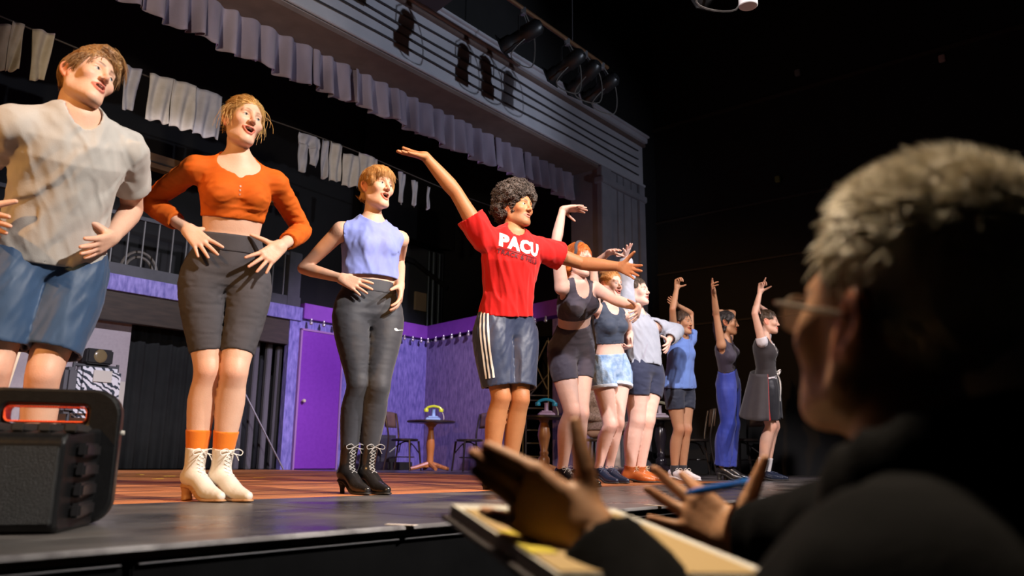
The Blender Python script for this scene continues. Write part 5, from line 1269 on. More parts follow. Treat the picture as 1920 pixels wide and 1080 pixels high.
    # ---- shoes
    def shoe(s, k, yaw, kind, m, heel=0.0, shaft=0.0, msole=None, mlace=None, bow=True, res=None, label=None, wide=1.0, block=True, L=None):
        A = s.J['an', k]; q = s.k; Lf = (0.150 * s.H if L is None else L); hh = heel; toe = Lf - 0.062
        a = math.radians(yaw); M = np.column_stack([(math.sin(a), -math.cos(a), 0), (math.cos(a), math.sin(a), 0), (0, 0, 1)]); O = np.array([A[0], A[1], 0.0])
        W = lambda V: O + np.asarray(V) @ M.T
        w = wide * q
        up = [(Tube([(0, -0.030, hh + 0.042), (0, 0.018, hh * 0.9 + 0.048), (0, 0.072, hh * 0.45 + 0.040), (0, 0.115 * Lf / .26, 0.034 + hh * 0.06), (0, toe, 0.024)], np.array([.034, .036, .0365, .036, .020]) * w, 3, squash=None), 0.02)]
        rs = max(0.0045, (res or s.res * 0.75))
        Lg = (s.J['kn', k] - A); Ll = np.array([Lg @ M[:, 0], Lg @ M[:, 1], Lg[2]]); Ll = Ll / max(Ll[2], 1e-3)
        if shaft > 0:
            z0 = hh + 0.05; zt = shaft; c0 = np.array([0, -0.006, z0]); an = np.array([0, 0, A[2]])
            ctr = lambda z: an + Ll * (z - A[2])
            up.append((Tube([c0, ctr(max(A[2], z0 + 0.03)), ctr(zt)], np.array([.040, .0405, .046]) * w, 3, flat1=True), 0.03))
        else:
            up.append((Ell((0, -0.008, hh + 0.058), (0.036 * w, 0.044, 0.030)), 0.02))
        f = field(up, rs, 0.01); f.sub(Half((0, 0, 0.006), (0, 0, 1)), 0.004)
        if hh > 0.02: pass
        if shaft <= 0: f.sub(Ell((0, -0.006, hh + 0.098), (0.034 * w, 0.044, 0.034)), 0.004)
        V, Q = f.mesh(); r = link('shoe' if shaft <= 0.05 else 'boot', mesh_np('shoe', W(V), Q), m); rel(r, s.root)
        if label: r['label'] = label
        ms = msole or mat('sole_dark', (0.02, 0.017, 0.015), rough=0.6)
        sr = np.array([.031, .033, .034, .036, .024]) * w
        sf = field([(Tube([(0, -0.034, hh + 0.007), (0, 0.02, hh * 0.92 + 0.007), (0, 0.070, hh * 0.35 + 0.007), (0, 0.115 * Lf / .26, 0.007), (0, toe + 0.002, 0.008)], sr, 3, squash=((0, 0, 1), 0.30)), 0)], rs * 0.8, 0.01)
        sf.sub(Half((0, 0, 0.0), (0, 0, 1)), 0.001)
        if hh > 0.012: sf.add(Tube([(0, -0.030, hh + 0.012), (0, -0.036, hh * 0.5), (0, -0.032, 0.0)], np.array([.030, .021 if block else .013, .024 if block else .013]) * w, 3, flat1=True), 0.008)
        V2, Q2 = sf.mesh(); so_ = link('sole', mesh_np('sole', W(V2), Q2), ms); so_.parent = r; so_.matrix_parent_inverse = parent_matrix(r).inverted() if False else Matrix.Identity(4)
        fix_child(so_, r)
        if mlace is not None:
            lc = MB(); tree = BVHTree.FromPolygons([tuple(v) for v in V], [tuple(map(int, f_)) for f_ in Q])
            def surf(x, z, y0=0.3):
                h = tree.ray_cast(Vector((x, y0, z)), Vector((0, -1, 0))); return None if h[0] is None else h[0] + h[1] * 0.0015
            ztop = (shaft - 0.015) if shaft > 0.05 else hh * 0.9 + 0.080; zb = hh * 0.45 + 0.078 if shaft > 0.05 else hh * 0.45 + 0.062; n = max(3, int((ztop - zb) / 0.016))
            cx = lambda z: (Ll[0] * (z - A[2]) if shaft > 0 and z > A[2] else 0.0)
            for i in range(n):
                z0, z1 = zb + (ztop - zb) * i / n, zb + (ztop - zb) * (i + 1) / n
                for sx in (-1, 1):
                    pts = [surf(cx(z0 + (z1 - z0) * t) + sx * 0.015 * w * (1 - 2 * t), z0 + (z1 - z0) * t) for t in (0, .25, .5, .75, 1)]
                    pts = [p for p in pts if p is not None]
                    if len(pts) > 2: lc.tube(pts, 0.0019, 5)
            p = surf(cx(ztop), ztop - 0.004)
            if p is not None and bow:
                p = np.array(p)
                for sx in (-1, 1):
                    lc.tube(bez([p, p + (sx * 0.025, 0.012, 0.014), p + (sx * 0.052, 0.012, 0.004), p + (sx * 0.046, 0.010, -0.010), p + (sx * 0.02, 0.008, -0.006), p], 4), 0.002, 5)
                    lc.tube(bez([p, p + (sx * 0.018, 0.014, -0.008), p + (sx * 0.036, 0.012, -0.032)], 4), 0.0019, 5)
            if lc.v:
                lc.v = [tuple(W(v)) for v in lc.v]; lo_ = lc.build('laces', mlace); fix_child(lo_, r)
        return r
    def hairdo(s, kind, c1, c2, n=700, seed=1, res=0.004):
        return hair(kind, s.hc, s.hR, s.hs, c1, c2, s.root, res, n, seed)
def fix_child(o, p):
    o.parent = p; o.matrix_parent_inverse = (parent_matrix(p.parent) @ p.matrix_parent_inverse @ p.matrix_basis).inverted() if p.parent is not None else parent_matrix(p).inverted()
def on_surface(o, mk, origin, xdir, ydir, ndir, off=0.0015, sub=0.012):
    """lay flat polygons (local x,y) onto the mesh o by projecting along -ndir"""
    me = o.data; V = np.empty(len(me.vertices) * 3, np.float32); me.vertices.foreach_get('co', V); V = V.reshape(-1, 3)
    tree = BVHTree.FromPolygons([tuple(v) for v in V], [tuple(p.vertices) for p in me.polygons])
    bm = bmesh.new(); mk(bm); bmesh.ops.triangulate(bm, faces=bm.faces[:])
    for _ in range(6):
        e = [x for x in bm.edges if x.calc_length() > sub]
        if not e: break
        bmesh.ops.subdivide_edges(bm, edges=e, cuts=1); bmesh.ops.triangulate(bm, faces=bm.faces[:])
    xd, yd, nd, og = Vector(xdir), Vector(ydir), Vector(ndir), Vector(origin)
    for v in bm.verts:
        p = og + xd * v.co.x + yd * v.co.y; h = tree.ray_cast(p + nd * 0.3, -nd, 0.6)
        v.co = (h[0] + h[1] * off) if h[0] is not None else p
    bmesh.ops.recalc_face_normals(bm, faces=bm.faces[:])
    return bm
def decal(name, bm, m, parent):
    me = bpy.data.meshes.new(name); bm.to_mesh(me); bm.free(); o = link(name, me, m); fix_child(o, parent); return o
def text_polys(txt, size, bold=0.0, shear=0.0, spacing=1.0):
    cu = bpy.data.curves.new('t', 'FONT'); cu.body = txt; cu.size = size; cu.align_x = 'CENTER'; cu.align_y = 'CENTER'; cu.offset = bold; cu.shear = shear; cu.space_character = spacing; cu.resolution_u = 3
    ob = bpy.data.objects.new('t', cu); COL.objects.link(ob); dg = bpy.context.evaluated_depsgraph_get(); me = bpy.data.meshes.new_from_object(ob.evaluated_get(dg))
    bpy.data.objects.remove(ob); bpy.data.curves.remove(cu)
    def mk(bm): bm.from_mesh(me)
    return mk
# ================================================================== the cast
import time as _t
_t0 = _t.time()
PALE = (0.66, 0.40, 0.29); PALER = (0.72, 0.48, 0.40); TAN = (0.44, 0.20, 0.09); OLIVE = (0.46, 0.24, 0.13)
def V3(*a): return np.array(a, float)
def cloth(name, c, c2=None, rough=0.8, bump=0.25, bscale=300, sheen=0.15, **kw):
    return mat(name, c, c2 or tuple(x * 1.15 for x in c), rough=rough, bump=bump, bscale=bscale, bdist=0.002, sheen=sheen, scale=14, spec=0.25, **kw)
M_leath_w = mat('white_leather', (0.62, 0.56, 0.48), (0.70, 0.65, 0.58), rough=0.4, scale=12, bump=0.15, bscale=40)
M_leath_k = mat('black_leather', (0.012, 0.011, 0.012), (0.022, 0.02, 0.02), rough=0.25, scale=12, bump=0.2, bscale=30)
M_leath_n = mat('navy_leather', (0.010, 0.014, 0.030), (0.018, 0.024, 0.045), rough=0.22, scale=12)
M_leath_b = mat('tan_leather', (0.36, 0.085, 0.02), (0.50, 0.14, 0.035), rough=0.3, scale=9)
M_canvas_w = mat('white_canvas', (0.72, 0.70, 0.72), rough=0.7)
M_lace_w = mat('white_lace', (0.75, 0.70, 0.64), rough=0.7)
M_lace_g = mat('grey_lace', (0.35, 0.34, 0.34), rough=0.6)
M_sole_w = mat('white_sole', (0.7, 0.68, 0.68), rough=0.6)
M_sole_t = mat('tan_sole', (0.42, 0.22, 0.10), rough=0.5)
# ---- performer in the grey tee
def performer1():
    p = Person('tall person in pale grey tee and blue shorts with hands on hips', 1.82, True, (90, 486), 2.90, (147, 222), -1, -48, -42, PALE, res=0.007, waist=0.95)
    p.arm(+1, (248, 393, 1), (209, 446, -1), (160, 470, -1))
    p.arm(-1, (-70, 318, 1), (-46, 400, -1), (6, 428, -1))
    p.leg(+1, (80, 706, -0.02), (66, 0.04)); p.leg(-1, (-14, 694, -0.10), (-44, 0.0))
    p.head((163, 150), -22, 8, 17, 0.0, mouth=0.45, jaw=0.98)
    cf = p.T.frame(0.5)[1]; cl = p.T.frame(0.5)[0]
    p.body({+1: dict(n=nrm(-cl - 0.3 * cf), curl=(0.1, 0.15, 0.1), spread=0.16, thumb=(0.5, 0.5, 0.6)), -1: dict(n=nrm(cl - 0.3 * cf), curl=(0.1, 0.15, 0.1), spread=0.12, thumb=(0.5, 0.5, 0.6))}, brow=(0.12, 0.06, 0.03), hres=0.0026, iris=(0.035, 0.05, 0.06), look=(0.95, -0.1, 0.15))
    p.hairdo('swoop', (0.20, 0.095, 0.035), (0.36, 0.19, 0.07), 3000, 3)
    tee = cloth('grey_tee', (0.40, 0.37, 0.345), (0.46, 0.43, 0.40), bump=0.3)
    L_ = p.T.frame(0.5)[0]; A = p.T.A
    p.top('tee_shirt', tee, t0=0.02, off=0.012, sleeve=0.62, sleeve_ext=(0.002, 0.017), loose=0.10, flare=0.016, neckline=(0.064, 0.075, 0.03), fold=[folds(0.010, A + 0.7 * L_, 13, 3, 1), folds(0.004, A - 0.5 * L_, 24, 5, 4)], inset=0.022, res=0.006)
    sh = cloth('blue_shorts', (0.026, 0.055, 0.115), (0.036, 0.072, 0.145), rough=0.5, bump=0.15)
    p.bottoms('shorts', sh, t1=0.07, f1=0.80, off=0.008, ext=(0.004, 0.038), fold=[folds(0.008, (0, 0, 1), 12, 2.5, 2), folds(0.004, (0.4, 0.3, 1), 30, 6, 2)], res=0.0065, pext=0.004, inset=0.024)
    for k in (1, -1): p.shoe(k, -45, 'sneaker', M_canvas_w, 0.015, 0.0, M_sole_w, M_lace_w)
    return p
p1 = performer1(); print('p1', _t.time() - _t0)
# ---- performer in the orange crop top
def performer2():
    p = Person('blonde person in burnt orange crop top, grey bike shorts and white boots', 1.70, False, (424, 520), 3.29, (446, 306), +1, -62, -60, PALE, res=0.0065, arch=0.02, hipw=0.96, waist=0.94, Ln=0.492)
    p.raise_shoulder(-1, 0.012); 
    p.arm(-1, (279, 378, 1), (352, 430, (-0.15,)), (402, 480, (-0.165,)))
    p.arm(+1, (567, 433, 1), (527, 461, (-0.045,)), (480, 498, (-0.115,)))
    p.leg(-1, (389, 697, -0.03), (365, 0.02), 0.05); p.leg(+1, (439, 700, -0.03), (415, 0.05), 0.05)
    p.head((456, 231), -45, 6, 9, -0.02, mouth=0.75, smile=0.7, size=0.98, jaw=0.88)
    cf = p.T.frame(0.3)[1]
    hn = -cf
    p.body({-1: dict(n=nrm(-cf - 0.25 * p.T.A), curl=(0.02, 0.08, 0.08), spread=0.30, thumb=(1.0, 0.35, 0.15)), +1: dict(n=nrm(-cf - 0.2 * p.T.A), curl=(0.02, 0.08, 0.08), spread=0.30, thumb=(1.0, 0.35, 0.15))}, brow=(0.20, 0.11, 0.05), hres=0.0025, dres=0.0026, iris=(0.04, 0.05, 0.05), look=(0.8, -0.6, 0.1))
    p.hairdo('tied', (0.46, 0.24, 0.07), (0.62, 0.38, 0.14), 3000, 5)
    og = cloth('burnt_orange_rib', (0.50, 0.085, 0.003), (0.57, 0.108, 0.005), sheen=0.0, bump=0.5, bscale=120, bstretch=(8, 8, 0.3))
    A = p.T.A; L_ = p.T.frame(0.5)[0]
    o = p.top('crop_top', og, t0=0.50, off=0.006, sleeve=1.72, sleeve_ext=(0.002, 0.006), neckline=(0.100, 0.088, 0.058), nz=-0.004, vneck=0.845, fold=[folds(0.0055, L_, 26, 3, 1, 0.001), folds(0.003, L_ + 0.5 * A, 46, 6, 3, 0.001)], res=0.0055)
    for i in range(3):
        c = p.T.center(0.775 - 0.035 * i); f_ = p.T.frame(0.85)[1]
        bm = on_surface(o, lambda b: bmesh.ops.create_circle(b, cap_ends=True, segments=10, radius=0.0042), c, L_, A, f_, 0.003); decal('button', bm, mat('button', (0.45, 0.2, 0.12), rough=0.3), o)
    gs = cloth('charcoal_stretch', (0.052, 0.047, 0.052), (0.068, 0.061, 0.068), rough=0.9, sheen=0.0, bump=0.2)
    p.bottoms('bike_shorts', gs, t1=0.37, f1=0.80, off=0.005, fold=[folds(0.0025, L_, 50, 6, 2)], res=0.006)
    p.band('waistband', gs, 0.22, 0.37, 0.009)
    so_ = cloth('orange_sock', (0.62, 0.16, 0.012), bump=0.4, bscale=150)
    for k in (1, -1):
        p.sock(k, so_, 1.60)
        p.shoe(k, -36, 'boot', M_leath_w, 0.05, 0.212, M_sole_t, M_lace_w, label='white laced ankle boot with tan heel')
    return p
p2 = performer2(); print('p2', _t.time() - _t0)
# ---- performer in the periwinkle sleeveless top
def performer3():
    p = Person('person in periwinkle sleeveless top, dark leggings and black laced boots', 1.72, False, (691, 583), 4.08, (697, 420), +1, -60, -58, PALE, res=0.007, bust=0.72, hipw=0.96, Ln=0.475, arch=0.01)
    p.arm(-1, (569, 503, 1), (640, 522, (-0.13,)), (676, 537, (-0.15,)))
    p.arm(+1, (748, 492, 1), (750, 535, (-0.02,)), (748, 572, (-0.06,)))
    p.leg(-1, (671, 722, -0.04), (651, 0.03), 0.055); p.leg(+1, (709, 728, -0.04), (688, 0.06), 0.055)
    p.head((707, 353), -44, 5, 5, -0.01, mouth=0.8, jaw=0.92, size=0.99)
    cf = p.T.frame(0.3)[1]; cl = p.T.frame(0.3)[0]
    p.body({-1: dict(n=nrm(-cf + 0.3 * cl - 0.2 * p.T.A), curl=(0.06, 0.12, 0.1), spread=0.2, thumb=(0.9, 0.5, 0.1)), +1: dict(n=nrm(-cl - 0.4 * cf), curl=(0.35, 0.4, 0.2), spread=0.12, thumb=(0.6, 0.5, 0.3))}, brow=(0.22, 0.11, 0.05), hres=0.0028, dres=0.0028, iris=(0.035, 0.05, 0.06), look=(0.9, -0.5, 0.0))
    p.hairdo('bangs', (0.36, 0.17, 0.05), (0.54, 0.29, 0.10), 2600, 7)
    pw_ = cloth('periwinkle_cotton', (0.20, 0.24, 0.60), (0.24, 0.29, 0.68), bump=0.2)
    A = p.T.A; L_ = p.T.frame(0.5)[0]
    p.top('sleeveless_top', pw_, t0=0.36, off=0.009, loose=0.12, flare=0.012, neckline=(0.070, 0.05, 0.035), nz=0.012, armhole=0.050, fold=[folds(0.008, A - 0.6 * L_, 18, 4, 1), folds(0.004, A + 0.3 * L_, 30, 5, 5)], res=0.006, inset=0.018)
    lg = mat('black_stretch', (0.030, 0.031, 0.040), (0.044, 0.046, 0.058), rough=0.62, spec=0.3, scale=12, bump=0.06, bscale=22, bstretch=(1, 1, 4), bdist=0.004, sheen=0.2)
    o = p.bottoms('leggings', lg, t1=0.32, f1=1.93, off=0.004, fold=[folds(0.0012, L_, 60, 9, 2)], res=0.006)
    p.band('waistband', lg, 0.18, 0.32, 0.008)
    # the small curved tick on the thigh
    def tick(bm):
        P = [(-0.021, 0.004), (-0.019, -0.004), (-0.013, -0.008), (-0.006, -0.007), (0.022, 0.009), (-0.004, -0.0005), (-0.011, -0.001), (-0.013, 0.003), (-0.012, 0.009), (-0.017, 0.007)]
        bm.faces.new([bm.verts.new((x, y, 0)) for x, y in P])
    c = at(746, 617, p.Y - 0.05); bm = on_surface(o, tick, c, nrm(np.cross(FW, (0, 0, 1))), (0, 0, 1), -nrm(FW * np.array([1, 1, 0])), 0.002, 0.008)
    decal('tick_mark', bm, mat('white_print', (0.8, 0.8, 0.8), rough=0.5), o)
    for k in (1, -1): p.shoe(k, -48, 'boot', M_leath_k, 0.055, 0.25, None, M_lace_g, label='black laced ankle boot with a flared heel', block=False)
    return p
p3 = performer3(); print('p3', _t.time() - _t0)
# ---- performer in the red tee, arms flung wide
def performer4():
    p = Person('curly-haired person in red lettered tee and navy shorts with arms flung wide', 1.80, True, (948, 612), 4.78, (962, 440), -1, -55, -62, TAN, res=0.0072, Ln=0.545, waist=0.95, side=0.0)
    p.raise_shoulder(-1, 0.03, 0.0); 
    p.arm(-1, (855, 361, 1), (797, 293, -1), (752, 283, -1))
    p.arm(+1, (1091, 494, 1), (1163, 500, -1), (1200, 512, -1))
    p.leg(-1, (938, 746, -0.04), (920, 0.03)); p.leg(+1, (974, 750, 0.0), (954, 0.08))
    p.head((969, 391), -42, 4, 4, 0.0, mouth=0.12, jaw=1.0, stubble=0.30, nose=1.08)
    cf = p.T.frame(0.8)[1]
    p.body({-1: dict(n=V3(0.1, -0.25, 0.95), curl=(-0.05, 0.1, 0.1), spread=0.10, thumb=(0.8, 0.7, 0.25)), +1: dict(n=V3(-0.35, -0.85, -0.1), curl=(0.05, 0.1, 0.1), spread=0.2, thumb=(1.0, 0.55, 0.0))}, brow=(0.02, 0.012, 0.01), hres=0.003, dres=0.003, iris=(0.05, 0.03, 0.02), look=(0.9, -0.6, 0.1), lip=(0.42, 0.14, 0.10))
    p.hairdo('afro', (0.035, 0.025, 0.021), (0.11, 0.083, 0.068), 0, 9)
    A = p.T.A; L_ = p.T.frame(0.7)[0]
    rd = cloth('red_cotton', (0.52, 0.005, 0.005), (0.60, 0.008, 0.007), bump=0.2)
    o = p.top('tee_shirt', rd, t0=0.13, off=0.011, sleeve=0.50, sleeve_ext=(0.004, 0.030), loose=0.08, flare=0.010, neckline=(0.060, 0.050, 0.022), nz=0.006, fold=[folds(0.011, A - 0.45 * L_, 15, 2.2, 3), folds(0.004, A - 0.2 * L_, 30, 4, 5)], res=0.0062, inset=0.022)
    # lettering on the chest
    wp = mat('white_print', (0.8, 0.8, 0.8), rough=0.5); cf = p.T.frame(0.8)[1]; X = -np.cross(cf, A); X = nrm(np.cross(A, cf)); X, A2 = X * math.cos(0.2) - A * math.sin(0.2), A * math.cos(0.2) + X * math.sin(0.2)
    c = p.T.center(0.885) + cf * 0.1 + X * 0.0
    decal('chest_lettering', on_surface(o, text_polys('PACU', 0.098, 0.006, 0.0, 1.08), c, X, A2, cf, 0.003, 0.01), wp, o)
    def bar(bm): bm.faces.new([bm.verts.new(q) for q in ((-0.13, -0.046, 0), (0.13, -0.046, 0), (0.13, -0.042, 0), (-0.13, -0.042, 0))])
    decal('chest_rule', on_surface(o, bar, c, X, A2, cf, 0.0045, 0.008), mat('dark_print', (0.09, 0.01, 0.02), rough=0.5), o)
    decal('chest_lettering', on_surface(o, text_polys('TRACK & FIELD', 0.036, 0.0008, 0.0, 1.12), c - A2 * 0.066, X, A2, cf, 0.0045, 0.008), mat('dark_print', (0.09, 0.01, 0.02), rough=0.5), o)
    nv = mat('navy_satin', (0.016, 0.026, 0.068), (0.024, 0.038, 0.09), rough=0.5, scale=12, bump=0.1, bscale=40, sheen=0.2)
    sh = p.bottoms('shorts', nv, t1=0.13, f1=0.84, off=0.011, ext=(0.004, 0.040), fold=[folds(0.007, (0, 0, 1), 13, 3, 2), folds(0.0025, (0.5, 0.2, 1), 34, 7, 2)], res=0.0065, pext=0.004, inset=0.024)
    # three white stripes down the side seam
    l0 = p.T.frame(0)[0]; sd = nrm(-l0 * 0.75 + p.T.frame(0)[1] * 0.45); yd = nrm(p.hip[-1] - p.J['kn', -1]); xd = nrm(np.cross(yd, sd))
    for i in range(3):
        def st(bm): bm.faces.new([bm.verts.new((x, y, 0)) for x, y in ((-0.006, -0.30), (0.006, -0.30), (0.006, 0.10), (-0.006, 0.10))])
        decal('stripe', on_surface(sh, st, p.hip[-1] + xd * (i - 1) * 0.024 + sd * 0.05, xd, yd, sd, 0.003, 0.012), wp, sh)
    for k in (1, -1): p.sock(k, cloth('black_sock', (0.02, 0.02, 0.022)), 1.9); p.shoe(k, -50, 'shoe', M_leath_k, 0.02, 0.0, None, M_lace_g, False)
    return p
p4 = performer4(); print('p4', _t.time() - _t0)
# ---- red-haired performer in the dark two-piece
def performer5():
    p = Person('red-haired person with headband in dark sports top and bike shorts, one arm raised', 1.70, False, (1071, 655), 5.56, (1083, 532), -1, -52, -55, PALER, res=0.008, fat=1.08, bust=1.12, Ln=0.50, hipw=1.06, arm=1.1)
    p.raise_shoulder(-1, 0.06, 0.02)
    p.arm(-1, (1043, 452, 1), (1055, 393, 1), (1092, 391, (-0.36,)))
    p.arm(+1, (1151, 562, -1), (1196, 576, -1), (1190, 598, -1))
    p.leg(-1, (1071, 772, -0.08), (1054, 0.05), 0.05); p.leg(+1, (1088, 776, 0.02), (1084, 0.1), 0.05)
    p.head((1086, 488), -42, -4, 4, -0.02, mouth=0.1, jaw=0.92, eyes_closed=True, size=0.98)
    p.body({-1: dict(n=V3(0.1, -0.3, -0.95), curl=(0.05, 0.15, 0.1), spread=0.16, thumb=(0.7, 0.7, 0.4)), +1: dict(n=V3(-0.85, 0.2, -0.1), curl=(0.35, 0.25, 0.1), spread=0.2, thumb=(0.9, 0.6, 0.3))}, brow=(0.3, 0.1, 0.04), hres=0.0035, dres=0.0034)
    p.hairdo('long', (0.45, 0.10, 0.015), (0.62, 0.19, 0.03), 1200, 11, 0.005)
    hb = [p.hc + p.hR @ (np.array([0.0855 * math.cos(a), -0.004 - 0.03 * abs(math.sin(a)) + 0.034, 0.045 + 0.083 * math.sin(a)]) * p.hs) for a in np.linspace(-0.25, math.pi + 0.25, 24)]
    o = MB().tube(hb, 0.011, 8).build('headband', cloth('grey_band', (0.06, 0.06, 0.075))); rel(o, p.root)
    dk = cloth('plum_grey_stretch', (0.052, 0.046, 0.066), (0.066, 0.058, 0.082), rough=0.8)
    L_ = p.T.frame(0.5)[0]
    p.top('sports_top', dk, t0=0.53, off=0.006, neckline=(0.062, 0.10, 0.06), nz=-0.01, armhole=0.056, fold=[folds(0.003, L_, 40, 7, 1)], res=0.007)
    p.bottoms('bike_shorts', dk, t1=0.40, f1=0.48, off=0.006, fold=[folds(0.003, L_, 45, 6, 2)], res=0.0075)
    for k in (1, -1): p.shoe(k, -50, 'shoe', M_leath_k, 0.05, 0.0, None, M_lace_g, label='black heeled lace-up shoe')
    return p
p5 = performer5(); print('p5', _t.time() - _t0)
# ---- performer in denim shorts
def performer6():
    p = Person('person with tied reddish hair in slate crop top and pale denim shorts', 1.67, False, (1145, 694), 6.39, (1142, 577), +1, -55, -55, PALER, res=0.0085, bust=1.0, Ln=0.49)
    p.raise_shoulder(-1, 0.05, 0.02)
    p.arm(-1, (1113, 498, 1), (1141, 474, -1), (1156, 467, -1))
    p.arm(+1, (1180, 620, 1), (1181, 649, -1), (1163, 653, -1))
    p.leg(-1, (1143, 797, -0.06), (1122, 0.04), 0.045); p.leg(+1, (1157, 795, -0.02), (1142, 0.10), 0.045)
    p.head((1146, 535), -50, 2, 4, -0.02, mouth=0.4, smile=0.9, jaw=0.92)
    p.body({-1: dict(n=V3(0.2, -0.3, -0.9), curl=(0.15, 0.15, 0.1), spread=0.12, thumb=(0.8, 0.6, 0.4)), +1: dict(n=V3(-0.2, 0.2, 0.95), curl=(0.2, 0.25, 0.1), spread=0.2, thumb=(0.7, 0.6, 0.5))}, brow=(0.3, 0.14, 0.06), hres=0.004, dres=0.004)
    p.hairdo('bun', (0.40, 0.17, 0.05), (0.55, 0.27, 0.09), 900, 13, 0.005)
    sl = cloth('slate_cotton', (0.035, 0.050, 0.085), (0.045, 0.062, 0.10), rough=0.6); L_ = p.T.frame(0.5)[0]
    p.top('crop_top', sl, t0=0.42, off=0.006, neckline=(0.062, 0.085, 0.055), nz=-0.005, armhole=0.052, fold=[folds(0.003, L_, 40, 7, 1)], res=0.0075)
    dn = mat('pale_denim', (0.14, 0.26, 0.48), (0.42, 0.56, 0.74), rough=0.85, scale=22, contrast=0.5, bump=0.4, bscale=80)
    o = p.bottoms('denim_shorts', dn, t1=0.26, f1=0.30, off=0.010, ext=(0.002, 0.022), fold=[folds(0.005, (0, 0, 1), 30, 12, 2)], res=0.0075, inset=0.012)
    for k in (1, -1):
        P, R = p.leg_path(k, 0.27, 0.33); f = field([(Tube(P, R + 0.029, 1, flat0=True, flat1=True), 0)], 0.006, 0.01); p.garment('frayed_hem', mat('frayed_denim', (0.55, 0.62, 0.72), rough=0.9), f)
        p.shoe(k, -50, 'shoe', M_leath_n, 0.045, 0.0, None, mat('navy_lace', (0.05, 0.06, 0.10), rough=0.6), label='navy heeled oxford shoe')
    return p
p6 = performer6(); print('p6', _t.time() - _t0)
# ---- performer in the hooded sweatshirt
def performer7():
    p = Person('stocky person in pale grey hooded sweatshirt, navy shorts and tan leather boots', 1.74, True, (1207, 697), 6.74, (1195, 592), +1, -45, -48, PALER, res=0.009, fat=1.16, Ln=0.50, leg=1.12)
    p.raise_shoulder(-1, 0.06, 0.03)
    p.arm(-1, (1177, 532, 1), (1172, 478, 1), (1178, 460, -1))
    p.arm(+1, (1268, 621, 1), (1253, 639, -1), (1249, 658, -1))
    p.leg(-1, (1193, 788, -0.06), (1180, 0.03), 0.02); p.leg(+1, (1212, 788, 0.0), (1199, 0.09), 0.02)
    p.head((1195, 548), -38, 8, 3, -0.03, mouth=0.25, jaw=1.12, cheek=0.006)
    p.body({-1: dict(n=V3(-0.3, 0.9, 0.1), curl=(0.0, 0.1, 0.1), spread=0.34, thumb=(0.9, 0.5, 0.0)), +1: dict(n=V3(-0.8, 0.4, 0.1), curl=(0.2, 0.25, 0.15), spread=0.24, thumb=(0.8, 0.5, 0.3))}, brow=(0.08, 0.05, 0.03), hres=0.004, dres=0.0042)
    p.hairdo('crop', (0.05, 0.035, 0.025), (0.10, 0.07, 0.05), 900, 15, 0.005)
    hd = cloth('grey_fleece', (0.30, 0.33, 0.40), (0.36, 0.39, 0.46), bump=0.3, bscale=120); A = p.T.A; L_ = p.T.frame(0.5)[0]
    o = p.top('hooded_sweatshirt', hd, t0=0.07, off=0.016, sleeve=1.86, sleeve_ext=(0.014, 0.012), loose=0.10, neckline=(0.072, 0.06, 0.04), fold=[folds(0.009, A - 0.5 * L_, 18, 5, 2)], res=0.008, inset=0.018)
    fr = p.T.frame(1.0); c = p.T.center(1.0)
    hood = MB().tube(bez([c + fr[0] * 0.035 + fr[1] * 0.085 - A * 0.045, c + fr[0] * 0.085 + fr[1] * 0.02, c + fr[0] * 0.07 - fr[1] * 0.075 + A * 0.02, c - fr[1] * 0.11 + A * 0.02, c - fr[0] * 0.07 - fr[1] * 0.075 + A * 0.02, c - fr[0] * 0.085 + fr[1] * 0.02, c - fr[0] * 0.035 + fr[1] * 0.085 - A * 0.045], 5), 0.032, 10).build('hood', hd); fix_child(hood, o)
    f0 = p.T.frame(0.3); mp_ = cloth('grey_fleece_seam', (0.30, 0.31, 0.38))
    for sx in (1, -1):
        def pk(bm): bm.faces.new([bm.verts.new((sx * x, y, 0)) for x, y in ((0.085, 0.06), (0.098, 0.06), (0.148, -0.07), (0.136, -0.07))])
        decal('pocket_edge', on_surface(o, pk, p.T.center(0.28) + f0[1] * 0.1, f0[0], f0[2], f0[1], 0.003, 0.015), mp_, o)
    nv = cloth('navy_stretch', (0.020, 0.026, 0.058), (0.028, 0.035, 0.075), rough=0.8)
    p.bottoms('shorts', nv, t1=0.16, f1=0.50, off=0.009, ext=(0.002, 0.004), fold=[folds(0.004, L_, 30, 6, 2)], res=0.008)
    for k in (1, -1): p.shoe(k, -24, 'boot', M_leath_b, 0.02, 0.14, None, mat('tan_lace', (0.5, 0.36, 0.22), rough=0.6), label='tan leather ankle boot', wide=1.15)
    return p
p7 = performer7(); print('p7', _t.time() - _t0)
